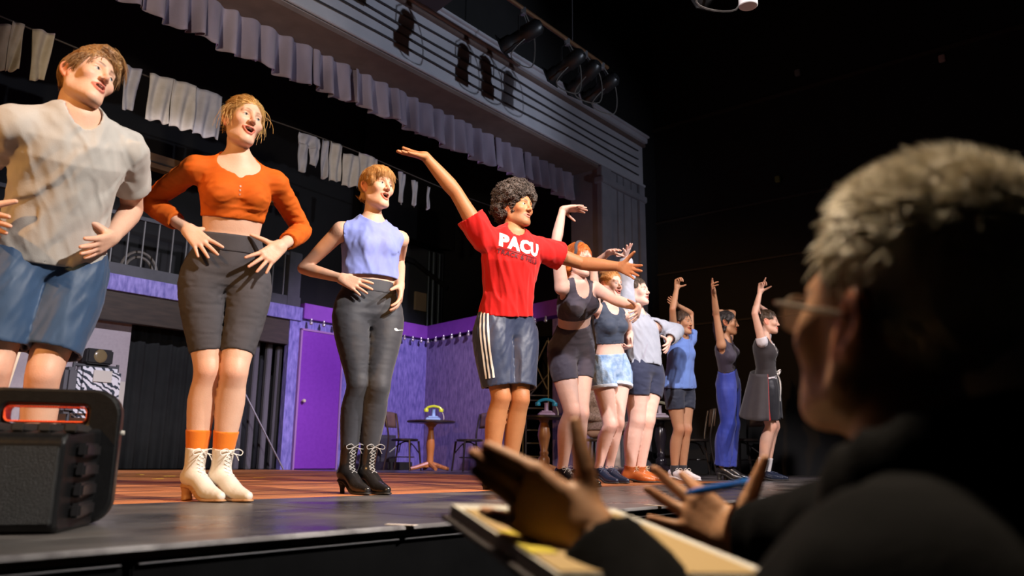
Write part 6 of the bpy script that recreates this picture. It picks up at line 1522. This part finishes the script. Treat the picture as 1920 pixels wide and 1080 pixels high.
# ---- performer in the sky-blue tee
def performer8():
    p = Person('person in sky-blue sweatshirt and dark shorts gripping own raised forearm', 1.60, False, (1274, 729), 7.60, (1278, 634), +1, -48, -48, OLIVE, res=0.009, Ln=0.475, bust=0.8)
    p.raise_shoulder(-1, 0.07, 0.03); p.raise_shoulder(1, 0.05, 0.02)
    p.arm(-1, (1261, 580, -1), (1269, 541, 1), (1271, 524, (-0.24,)))
    p.arm(+1, (1295, 588, 1), (1267, 571, -1), (1258, 564, -1))
    p.leg(-1, (1272, 806, -0.06), (1263, 0.03)); p.leg(+1, (1286, 806, 0.0), (1279, 0.08))
    p.head((1280, 606), -45, 4, 2, -0.03, mouth=0.5, smile=0.8, jaw=0.95)
    p.body({-1: dict(n=V3(0.6, -0.7, 0.2), curl=(1.0, 1.2, 0.6), spread=0.05, thumb=(1.0, 0.3, 0.1)), +1: dict(n=V3(-0.5, -0.6, 0.2), curl=(0.5, 0.5, 0.3), spread=0.05, thumb=(0.6, 0.6, 0.4))}, brow=(0.03, 0.02, 0.015), hres=0.0045, dres=0.0045, iris=(0.03, 0.02, 0.015))
    p.hairdo('long', (0.025, 0.014, 0.010), (0.10, 0.055, 0.03), 900, 17, 0.006)
    bl = cloth('sky_blue_cotton', (0.15, 0.25, 0.62), (0.18, 0.30, 0.70), bump=0.2); A = p.T.A; L_ = p.T.frame(0.5)[0]
    p.top('sweatshirt', bl, t0=0.02, off=0.012, sleeve=0.30, sleeve_ext=(0.01, 0.03), loose=0.22, flare=0.018, neckline=(0.066, 0.05, 0.035), nz=0.008, fold=[folds(0.008, A + 0.2 * L_, 18, 4, 2)], res=0.008, inset=0.02)
    p.bottoms('shorts', cloth('dark_navy_stretch', (0.022, 0.027, 0.045), (0.03, 0.036, 0.058), rough=0.55), t1=0.14, f1=0.50, off=0.008, ext=(0.002, 0.006), fold=[folds(0.003, L_, 30, 6, 2)], res=0.008)
    for k in (1, -1): p.sock(k, cloth('charcoal_sock', (0.035, 0.035, 0.04)), 1.82); p.shoe(k, -45, 'shoe', M_canvas_w, 0.022, 0.0, M_sole_w, M_lace_w, label='white canvas sneaker')
    return p
p8 = performer8(); print('p8', _t.time() - _t0)
# ---- performer in royal blue flared trousers
def performer9():
    p = Person('person in dark sleeveless collared top and royal blue flared trousers, arm up', 1.66, False, (1366, 722), 8.00, (1359, 640), -1, -30, -32, OLIVE, res=0.009, Ln=0.46)
    p.raise_shoulder(-1, 0.06, 0.03); p.raise_shoulder(1, 0.05, 0.02)
    p.arm(-1, (1343, 590, -1), (1338, 546, -1), (1336, 530, -1))
    p.arm(+1, (1374, 587, 1), (1344, 584, -1), (1335, 587, -1))
    p.leg(-1, (1365, 795, -0.05), (1354, 0.02), 0.05); p.leg(+1, (1372, 795, 0.02), (1366, 0.07), 0.05)
    p.head((1364, 606), -20, 0, 2, -0.02, mouth=0.2, jaw=0.95)
    p.body({-1: dict(n=V3(0.8, -0.4, 0.2), curl=(0.25, 0.5, 0.4), spread=0.3, thumb=(1.0, 0.4, 0.0), per=[(0.1, 0.1, 0.1), (0.5, 0.6, 0.4), (0.5, 0.6, 0.4), (0.1, 0.1, 0.1)]), +1: dict(n=V3(0.1, -0.8, -0.3), curl=(0.6, 0.6, 0.3), spread=0.05, thumb=(0.6, 0.6, 0.4))}, brow=(0.03, 0.02, 0.015), hres=0.0045, dres=0.0045, iris=(0.03, 0.02, 0.015))
    p.hairdo('long', (0.012, 0.009, 0.009), (0.035, 0.026, 0.024), 900, 19, 0.006)
    pl = cloth('plum_black_cotton', (0.040, 0.032, 0.052), (0.05, 0.042, 0.065), rough=0.6); A = p.T.A; L_ = p.T.frame(0.5)[0]; fr = p.T.frame(1.0)
    o = p.top('sleeveless_shirt', pl, t0=0.36, off=0.007, neckline=(0.056, 0.06, 0.05), nz=0.0, armhole=0.052, fold=[folds(0.003, A, 40, 7, 1)], res=0.008)
    c = p.T.center(1.0)
    col_ = MB().tube(bez([c + fr[0] * 0.012 + fr[1] * 0.075 - A * 0.03, c + fr[0] * 0.062 + fr[1] * 0.02 + A * 0.01, c - fr[1] * 0.06 + A * 0.03, c - fr[0] * 0.062 + fr[1] * 0.02 + A * 0.01, c - fr[0] * 0.012 + fr[1] * 0.075 - A * 0.03], 5), 0.014, 8).build('collar', pl); fix_child(col_, o)
    rb = cloth('royal_blue_ponte', (0.028, 0.045, 0.28), (0.036, 0.058, 0.34), rough=0.6, bump=0.2)
    p.bottoms('flared_trousers', rb, t1=0.36, f1=1.97, off=0.007, ext=(0.0, 0.042), fold=[folds(0.006, (0, 0, 1), 24, 4, 2)], res=0.008, inset=0.016)
    for k in (1, -1): p.shoe(k, -30, 'shoe', M_leath_k, 0.05, 0.0, None, None, label='black heeled shoe')
    return p
p9 = performer9(); print('p9', _t.time() - _t0)
# ---- performer in the laced jerkin
def performer10():
    p = Person('person in dark jerkin with white lacing, long coat skirt and navy dance shoes', 1.66, False, (1438, 722), 7.90, (1432, 636), -1, -22, -25, PALE, res=0.009, Ln=0.46, bust=0.9, fat=1.03)
    p.raise_shoulder(-1, 0.05, 0.02); p.raise_shoulder(1, 0.05, 0.02)
    p.arm(-1, (1415, 588, -1), (1425, 548, 1), (1429, 530, (-0.24,)))
    p.arm(+1, (1440, 588, 1), (1422, 573, -1), (1414, 572, -1))
    p.leg(-1, (1444, 800, -0.05), (1427, 0.02), 0.015); p.leg(+1, (1450, 800, 0.04), (1436, 0.10), 0.015)
    p.head((1440, 604), -18, 0, 2, 0.0, mouth=0.1, jaw=0.98)
    p.body({-1: dict(n=V3(0.5, -0.7, 0.2), spread=0.05, thumb=(0.6, 0.6, 0.5), per=[(0.05, 0.05, 0.05), (1.0, 1.2, 0.6), (1.1, 1.2, 0.6), (1.1, 1.2, 0.6)]), +1: dict(n=V3(0.2, -0.8, -0.2), curl=(0.6, 0.6, 0.3), spread=0.05, thumb=(0.6, 0.6, 0.4))}, brow=(0.06, 0.04, 0.03), hres=0.0045, dres=0.0045, iris=(0.05, 0.04, 0.03))
    p.hairdo('crop', (0.06, 0.04, 0.025), (0.12, 0.08, 0.05), 900, 21, 0.006)
    jk = cloth('jerkin_wool', (0.026, 0.022, 0.024), (0.036, 0.031, 0.033), rough=0.8); wh = cloth('white_shirt', (0.60, 0.58, 0.60)); A = p.T.A; fr = p.T.frame(0.6); L_ = fr[0]
    p.top('white_shirt', wh, t0=0.05, off=0.007, sl={-1: 0.16, 1: 0.16}, sleeve_ext=(0.004, 0.014), neckline=(0.058, 0.08, 0.06), fold=[folds(0.003, A, 40, 8, 1)], res=0.008)
    # jerkin open down the front
    f = field([(s_, k_) for s_, k_ in [(p.torso(0.016, 0.22, 1.0), 0.02)] + p.busts(0.016) + p.yoke(0.014)], 0.008, 0.01); f.cut(Half(p.T.center(0.22), -A), 0.004)
    f.sub(Ell(p.T.center(1.0) + fr[1] * 0.05 + A * 0.02, (0.07, 0.09, 0.09), np.column_stack([fr[0], fr[1], A])), 0.004)
    f.sub(Tube([p.T.center(1.0) + fr[1] * 0.12, p.T.center(0.6) + fr[1] * 0.16, p.T.center(0.2) + fr[1] * 0.13], [0.045, 0.035, 0.03], 1), 0.004)
    for k in (1, -1):
        a2 = nrm(p.J['el', k] - p.shoulder[k]); f.sub(Tube([p.shoulder[k] + a2 * 0.045, p.J['el', k]], 0.075, 1), 0.005)
    o = p.garment('jerkin', jk, f)
    # coat skirt behind and at the sides, open in front
    h = p.pelvis; f0 = p.T.frame(0)[1]; l0 = p.T.frame(0)[0]; n, kk = 40, 14; V = []
    for j in range(kk + 1):
        q = j / kk; z = p.T.center(0.30)[2] - q * 0.43
        for i in range(n + 1):
            a = math.radians(70 + (280 - 70) * i / n); rw = (0.185 + 0.095 * q) * (1 + 0.05 * q * math.sin(i * 1.1)); rd = (0.150 + 0.11 * q)
            V.append(np.array([h[0], h[1], z]) + f0 * rd * math.cos(a) + l0 * rw * math.sin(a) - f0 * 0.02 * q)
    me = mesh_np('coat_skirt', V, [(j * (n + 1) + i, j * (n + 1) + i + 1, (j + 1) * (n + 1) + i + 1, (j + 1) * (n + 1) + i) for j in range(kk) for i in range(n)])
    sk = link('coat_skirt', me, cloth('coat_wool', (0.045, 0.040, 0.044), (0.055, 0.05, 0.054))); sk.modifiers.new('t', 'SOLIDIFY').thickness = 0.006; rel(sk, p.root)
    ed = MB().tube([V[j * (n + 1)] for j in range(kk + 1)], 0.005, 5).tube([V[j * (n + 1) + n] for j in range(kk + 1)], 0.005, 5).build('red_edging', mat('red_trim', (0.35, 0.03, 0.03), rough=0.7)); fix_child(ed, sk)
    # white lacing and bow
    ws_ = p.parts[0]; tree = BVHTree.FromPolygons([tuple(v.co) for v in ws_.data.vertices], [tuple(q.vertices) for q in ws_.data.polygons]); lc = MB()
    P = []
    for i, t in enumerate(np.linspace(0.88, 0.26, 15)):
        h_ = tree.ray_cast(Vector(p.T.center(t) + fr[1] * 0.4 + L_ * (0.03 * (-1) ** i)), Vector(-fr[1])); P.append(np.array(h_[0]) + fr[1] * 0.006 if h_[0] is not None else p.T.center(t) + fr[1] * p.df[4])
    lc.tube(P, 0.005, 5); e = P[-1]
    for sx in (1, -1):
        lc.tube(bez([e, e + L_ * sx * 0.05 + fr[1] * 0.03 + A * 0.02, e + L_ * sx * 0.10 + fr[1] * 0.03, e + L_ * sx * 0.05 + fr[1] * 0.02 - A * 0.02, e], 4), 0.006, 5)
        lc.tube(bez([e, e + L_ * sx * 0.03 + fr[1] * 0.03 - A * 0.1, e + L_ * sx * 0.04 + fr[1] * 0.02 - A * 0.28], 4), 0.005, 5)
    fix_child(lc.build('lacing', M_lace_w), o)
    bk = cloth('black_sport', (0.014, 0.015, 0.020), (0.02, 0.021, 0.027), rough=0.45)
    sh = p.bottoms('shorts', bk, t1=0.14, f1=0.84, off=0.012, ext=(0.004, 0.034), fold=[folds(0.006, (0, 0, 1), 20, 4, 2)], res=0.008, inset=0.018)
    sd = nrm(-l0 * 0.9 - f0 * 0.1); yd = nrm(p.hip[-1] - p.J['kn', -1]); xd = nrm(np.cross(yd, sd))
    for i in range(3):
        def st(bm): bm.faces.new([bm.verts.new((x, y, 0)) for x, y in ((-0.006, -0.34), (0.006, -0.34), (0.006, 0.0), (-0.006, 0.0))])
        decal('stripe', on_surface(sh, st, p.hip[-1] + xd * (i - 1) * 0.026 + sd * 0.05, xd, yd, sd, 0.003, 0.02), mat('red_stripe', (0.6, 0.03, 0.03), rough=0.5), sh)
    for k in (1, -1): p.sock(k, cloth('white_sock', (0.62, 0.60, 0.60)), 1.70, 0.006); p.shoe(k, -14, 'shoe', M_leath_n, 0.015, 0.0, None, mat('navy_lace', (0.05, 0.06, 0.10), rough=0.6), False, label='glossy navy dance shoe')
    return p
p10 = performer10(); print('p10', _t.time() - _t0)
# ---- seated figure waiting upstage, half hidden behind the row
def seated():
    Y = 9.6; fl_ = at(1118, 870, Y); X0, Y0 = fl_[0], fl_[1]; pel = np.array([X0 + 0.05, Y0 + 0.1, 0.52]); nk = pel + (-0.02, 0.02, 0.50)
    p = Person('seated person in brown patterned coat half hidden behind the row', 1.64, False, pel, Y, nk, 0, -55, -55, (0.5, 0.34, 0.24), res=0.011, pts=True, base=(pel[0], pel[1], 0.0))
    f = p.T.frame(0)[1]; f = nrm(np.array([f[0], f[1], 0])); l = p.T.frame(0)[0]
    for k in (1, -1):
        kn = p.hip[k] + f * 0.40 + l * k * 0.02 + (0, 0, 0.02); p.J['kn', k] = kn; p.J['an', k] = kn + f * (-0.03 if k > 0 else 0.06) + l * k * 0.03 + (0, 0, -0.44)
        el = p.shoulder[k] + l * k * 0.06 - f * 0.02 + (0, 0, -0.25); wr = p.hip[k] + f * 0.24 - l * k * 0.03 + (0, 0, 0.12); p.arm(k, el, wr, wr + f * 0.1 - l * k * 0.04, pts=True)
    p.head(c=nk + f * 0.02 + (0, 0, 0.16), yaw=-55, mouth=0.1)
    p.body({1: dict(n=V3(0, 0, -1), curl=(0.3, 0.3, 0.2)), -1: dict(n=V3(0, 0, -1), curl=(0.3, 0.3, 0.2))}, hres=0.006, dres=0.006)
    p.hairdo('bun', (0.10, 0.07, 0.05), (0.16, 0.12, 0.09), 300, 31, 0.008)
    bw = mat('brown_knit', (0.13, 0.085, 0.06), (0.30, 0.21, 0.16), rough=0.95, scale=60, contrast=0.3, bump=0.5, bscale=120)
    p.top('knit_coat', bw, t0=-0.1, off=0.014, sleeve=1.8, sleeve_ext=(0.006, 0.008), neckline=(0.06, 0.05, 0.03), res=0.011, hollow=False)
    p.bottoms('knit_skirt', bw, t1=0.1, f1=1.05, off=0.02, ext=(0, 0.02), hollow=False, res=0.011)
    for k in (1, -1): p.sock(k, cloth('beige_stocking', (0.42, 0.33, 0.27)), 1.05, 0.004); 
    for k in (1, -1):
        A = p.J['an', k]; m = field([(Ell((A[0] + f[0] * 0.07, A[1] + f[1] * 0.07, A[2] - 0.035), (0.05, 0.12, 0.04), np.column_stack([-l, f, (0, 0, 1)])), 0), (Ell(A, (0.045, 0.045, 0.05)), 0.02)], 0.009, 0.01); p.garment('shoe', cloth('beige_shoe', (0.32, 0.26, 0.21)), m)
    st = empty('bentwood_stool', (pel[0], pel[1], 0), 'dark stool under the seated person in brown', 'stool')
    MB().lathe([(0.001, 0.40), (0.18, 0.40), (0.19, 0.41), (0.19, 0.43), (0.001, 0.432)], n=24).build('seat', M_tabd, st)
    for k in range(4):
        a = k * 1.571 + 0.4; MB().tube([(0.12 * math.cos(a), 0.12 * math.sin(a), 0.40), (0.17 * math.cos(a), 0.17 * math.sin(a), 0)], 0.015, 8).build('leg', M_tabd, st)
seated(); print('seated', _t.time() - _t0)
# ---- the watcher in the foreground, seen from behind
def watcher():
    yaw = 111; f = np.array([math.cos(math.radians(yaw)), math.sin(math.radians(yaw)), 0]); l = np.array([-f[1], f[0], 0])
    PI_ = 17; R_ = head_frame(yaw, PI_, 0); ear = at(1594, 606, 0.685); c = ear - R_ @ (np.array([-0.079, -0.018, -0.004]) * 0.134 * 1.72 / 0.232 * 0.97)
    neck = c - f * 0.035 + (0, 0, -0.178); pel = np.array([neck[0] - 0.02, neck[1] - 0.04, neck[2] - 0.51])
    p = Person('grey-haired person with glasses in black jacket watching with open hands', 1.72, True, pel, pel[1], neck, 0, 120, 124, (0.50, 0.27, 0.155), res=0.008, base=(pel[0], pel[1], -1.22), pts=True, fat=1.08)
    p.raise_shoulder(1, 0.0, 0.02, -0.05); p.raise_shoulder(-1, 0.03)
    W1 = at(1115, 1010, 0.89); T1 = at(988, 930, 0.92); E1 = W1 + (0.10, -0.17, -0.17)
    p.arm(+1, E1, W1, T1, pts=True)
    W2 = at(1394, 1018, 1.12); T2 = at(1300, 954, 1.16); E2 = at(1600, 1010, 1.00)
    p.arm(-1, E2, W2, T2, pts=True)
    for k in (1, -1):
        p.J['kn', k] = p.hip[k] + (0, 0, -0.42) + f * 0.03; p.J['an', k] = p.hip[k] + np.array([0, 0, -1.22 + 0.08 - p.hip[k][2]])
    p.head(c=c, yaw=yaw, pitch=PI_, roll=0, mouth=0.0, jaw=1.12, cheek=0.008, size=0.97, ear=1.3)
    p.body({+1: dict(n=V3(0.25, 0.95, 0.0), curl=(0.05, 0.10, 0.08), spread=(-0.07, -0.02, 0.03, -0.30), thumb=(0.85, 0.62, 0.12), per=[(0.05, 0.1, 0.08), (0.07, 0.1, 0.08), (0.10, 0.12, 0.1), (0.25, 0.2, 0.1)], s=1.0),
            -1: dict(n=V3(-0.35, -0.85, 0.30), spread=(0.22, 0.10, -0.08, -0.42), thumb=(1.0, 0.12, 0.1), per=[(-0.75, 0.2, 0.2), (-0.1, 0.2, 0.2), (0.0, 0.2, 0.2), (0.05, 0.2, 0.2)], s=0.92)}, brow=(0.3, 0.26, 0.22), hres=0.0032, dres=0.0028, iris=(0.1, 0.12, 0.14))
    p.hairdo('grey', (0.66, 0.58, 0.45), (0.85, 0.78, 0.64), 3200, 23, 0.004)
    bk = mat('black_fleece', (0.0025, 0.0025, 0.0035), (0.0045, 0.0045, 0.006), rough=0.95, scale=40, bump=0.2, bscale=200, spec=0.08)
    A = p.T.A; fr = p.T.frame(1.0)
    o = p.top('jacket', bk, t0=-0.08, off=0.030, sleeve=1.93, sleeve_ext=(0.010, -0.008), loose=0.06, neckline=(0.062, 0.06, 0.02), nz=0.05, fold=[folds(0.006, A, 14, 5, 2)], res=0.009, hollow=False)
    nb = c - f * 0.024; ring = []
    for a in np.linspace(0, 2 * math.pi, 17): ring.append(neck - f * 0.012 + (0, 0, 0.030 - 0.030 * math.cos(a)) + f * 0.090 * math.cos(a) + l * 0.092 * math.sin(a))
    cf_ = field([(Tube(ring, 0.024, 1, squash=((0, 0, 1), 2.0)), 0.0)], 0.007, 0.03); V, Q = cf_.mesh(); co = link('collar', mesh_np('collar', V, Q), bk); fix_child(co, o)
    tr_ = p.bottoms('trousers', bk, t1=0.1, f1=1.95, off=0.01, ext=(0.0, 0.02), hollow=False, res=0.011)
    for k in (1, -1):                                       # shoes stand on the house floor
        a_ = p.J['an', k]; q = MB().box((-0.045, -0.07, 0), (0.045, 0.20, 0.07), Matrix.Translation((a_[0], a_[1], -1.22)) @ Matrix.Rotation(math.radians(yaw - 90), 4, 'Z'), 0.03).build('shoe', M_leath_k); rel(q, p.root)
    # glasses
    W = lambda q: c + p.hR @ (np.asarray(q, float) * p.hs)
    g = MB()
    for x in (-1, 1):
        hx = 0.034 * x; rr = [W((hx + 0.025 * math.cos(a), 0.110 - 0.006 * abs(math.cos(a)) - 0.004, -0.008 + 0.0185 * math.sin(a))) for a in np.linspace(0, 2 * math.pi, 25)]; g.tube(rr, 0.0016, 6, False)
        g.tube(bez([W((x * 0.060, 0.101, -0.001)), W((x * 0.071, 0.094, 0.002)), W((x * 0.079, 0.04, 0.002)), W((x * 0.080, -0.010, 0.002)), W((x * 0.078, -0.034, -0.014))], 5), 0.0022, 6)
    g.tube(bez([W((-0.010, 0.107, -0.002)), W((0, 0.113, 0.002)), W((0.010, 0.107, -0.002))], 4), 0.0016, 6)
    go = g.build('glasses', mat('glasses_metal', (0.30, 0.26, 0.22), rough=0.3, metal=0.8)); rel(go, p.root)
    for x in (-1, 1):
        hx = 0.034 * x; n = 24; V = [W((hx, 0.1045, -0.008))] + [W((hx + 0.0245 * math.cos(a), 0.1055 - 0.006 * abs(math.cos(a)), -0.008 + 0.018 * math.sin(a))) for a in np.linspace(0, 2 * math.pi, n, endpoint=False)]
        m = MB().add(V, [(0, 1 + i, 1 + (i + 1) % n) for i in range(n)]); lo = m.build('lens', mat('lens_glass', (0.9, 0.9, 0.95), rough=0.02, alpha=0.25, spec=0.8), smooth=True); fix_child(lo, go)
    return p
man = watcher(); print('man', _t.time() - _t0)
# pen in the raised hand
W2 = at(1308, 921, 1.105); W3 = at(1418, 903, 1.15); dpen = nrm(W3 - W2)
pn = empty('pen', W2, 'blue pen held in the raised open hand', 'pen')
rel(MB().tube([W2 - dpen * 0.02, W2, W3 - dpen * 0.03, W3 - dpen * 0.03], [0.0025, 0.0052, 0.0055, 0.0055], 10).build('barrel', mat('pen_blue', (0.01, 0.11, 0.50), rough=0.3)), pn)
rel(MB().tube([W3 - dpen * 0.03, W3], [0.0066, 0.0066], 10).build('cap', mat('pen_cap', (0.01, 0.16, 0.62), rough=0.3)), pn)
# binder on its stand
A_ = at(828, 964, 1.12); B_ = at(1148, 972, 1.17); C_ = at(1030, 1112, 0.78); ex = B_ - A_; ey = C_ - A_; ez = nrm(np.cross(ey, ex)); 
if ez[2] < 0: ez = -ez
bd = empty('binder', A_ + (ex + ey) / 2, 'open dark binder with white pages and tan folder on a stand', 'binder')
def slab(x0, x1, y0, y1, z0, z1): return MB().poly_prism([A_ + ex * x + ey * y + ez * z0 for x, y in ((x0, y0), (x1, y0), (x1, y1), (x0, y1))], ez * (z1 - z0))
rel(slab(0, 1, 0, 1, -0.006, 0.0).build('cover', mat('binder_cover', (0.02, 0.012, 0.015), rough=0.5), smooth=False), bd)
for i in range(4): rel(slab(0.035, 0.985, 0.02 + 0.004 * i, 0.99, 0.0005 + 0.004 * i, 0.004 + 0.004 * i).build('page', mat('white_paper', (0.62, 0.60, 0.58), rough=0.8), smooth=False), bd)
rel(slab(0.05, 0.90, 0.16, 0.98, 0.0165, 0.0185).build('folder_sheet', mat('tan_card', (0.42, 0.29, 0.13), (0.47, 0.33, 0.16), rough=0.8, scale=5), smooth=False), bd)
rel(slab(0.04, 0.16, 0.52, 0.80, 0.0187, 0.0197).build('sticky_tab', mat('yellow_note', (0.62, 0.50, 0.03), rough=0.7), smooth=False), bd)
st = empty('music_stand', (*(A_ + (ex + ey) / 2)[:2], -1.22), 'black music stand holding the binder, mostly below the picture', 'stand')
mid = A_ + (ex + ey) / 2 - ez * 0.02
rel(slab(0.1, 0.9, 0.15, 1.04, -0.012, -0.0065).build('tray', M_lan, smooth=False), st)
rel(MB().tube([mid, (mid[0], mid[1], -0.15), (mid[0], mid[1], -1.0)], 0.012, 10).build('pole', M_lan), st)
for k in range(3):
    a = k * 2.094 + 0.5; rel(MB().tube([(mid[0], mid[1], -0.95), (mid[0] + 0.28 * math.cos(a), mid[1] + 0.28 * math.sin(a), -1.21)], 0.008, 6).build('leg', M_lan), st)
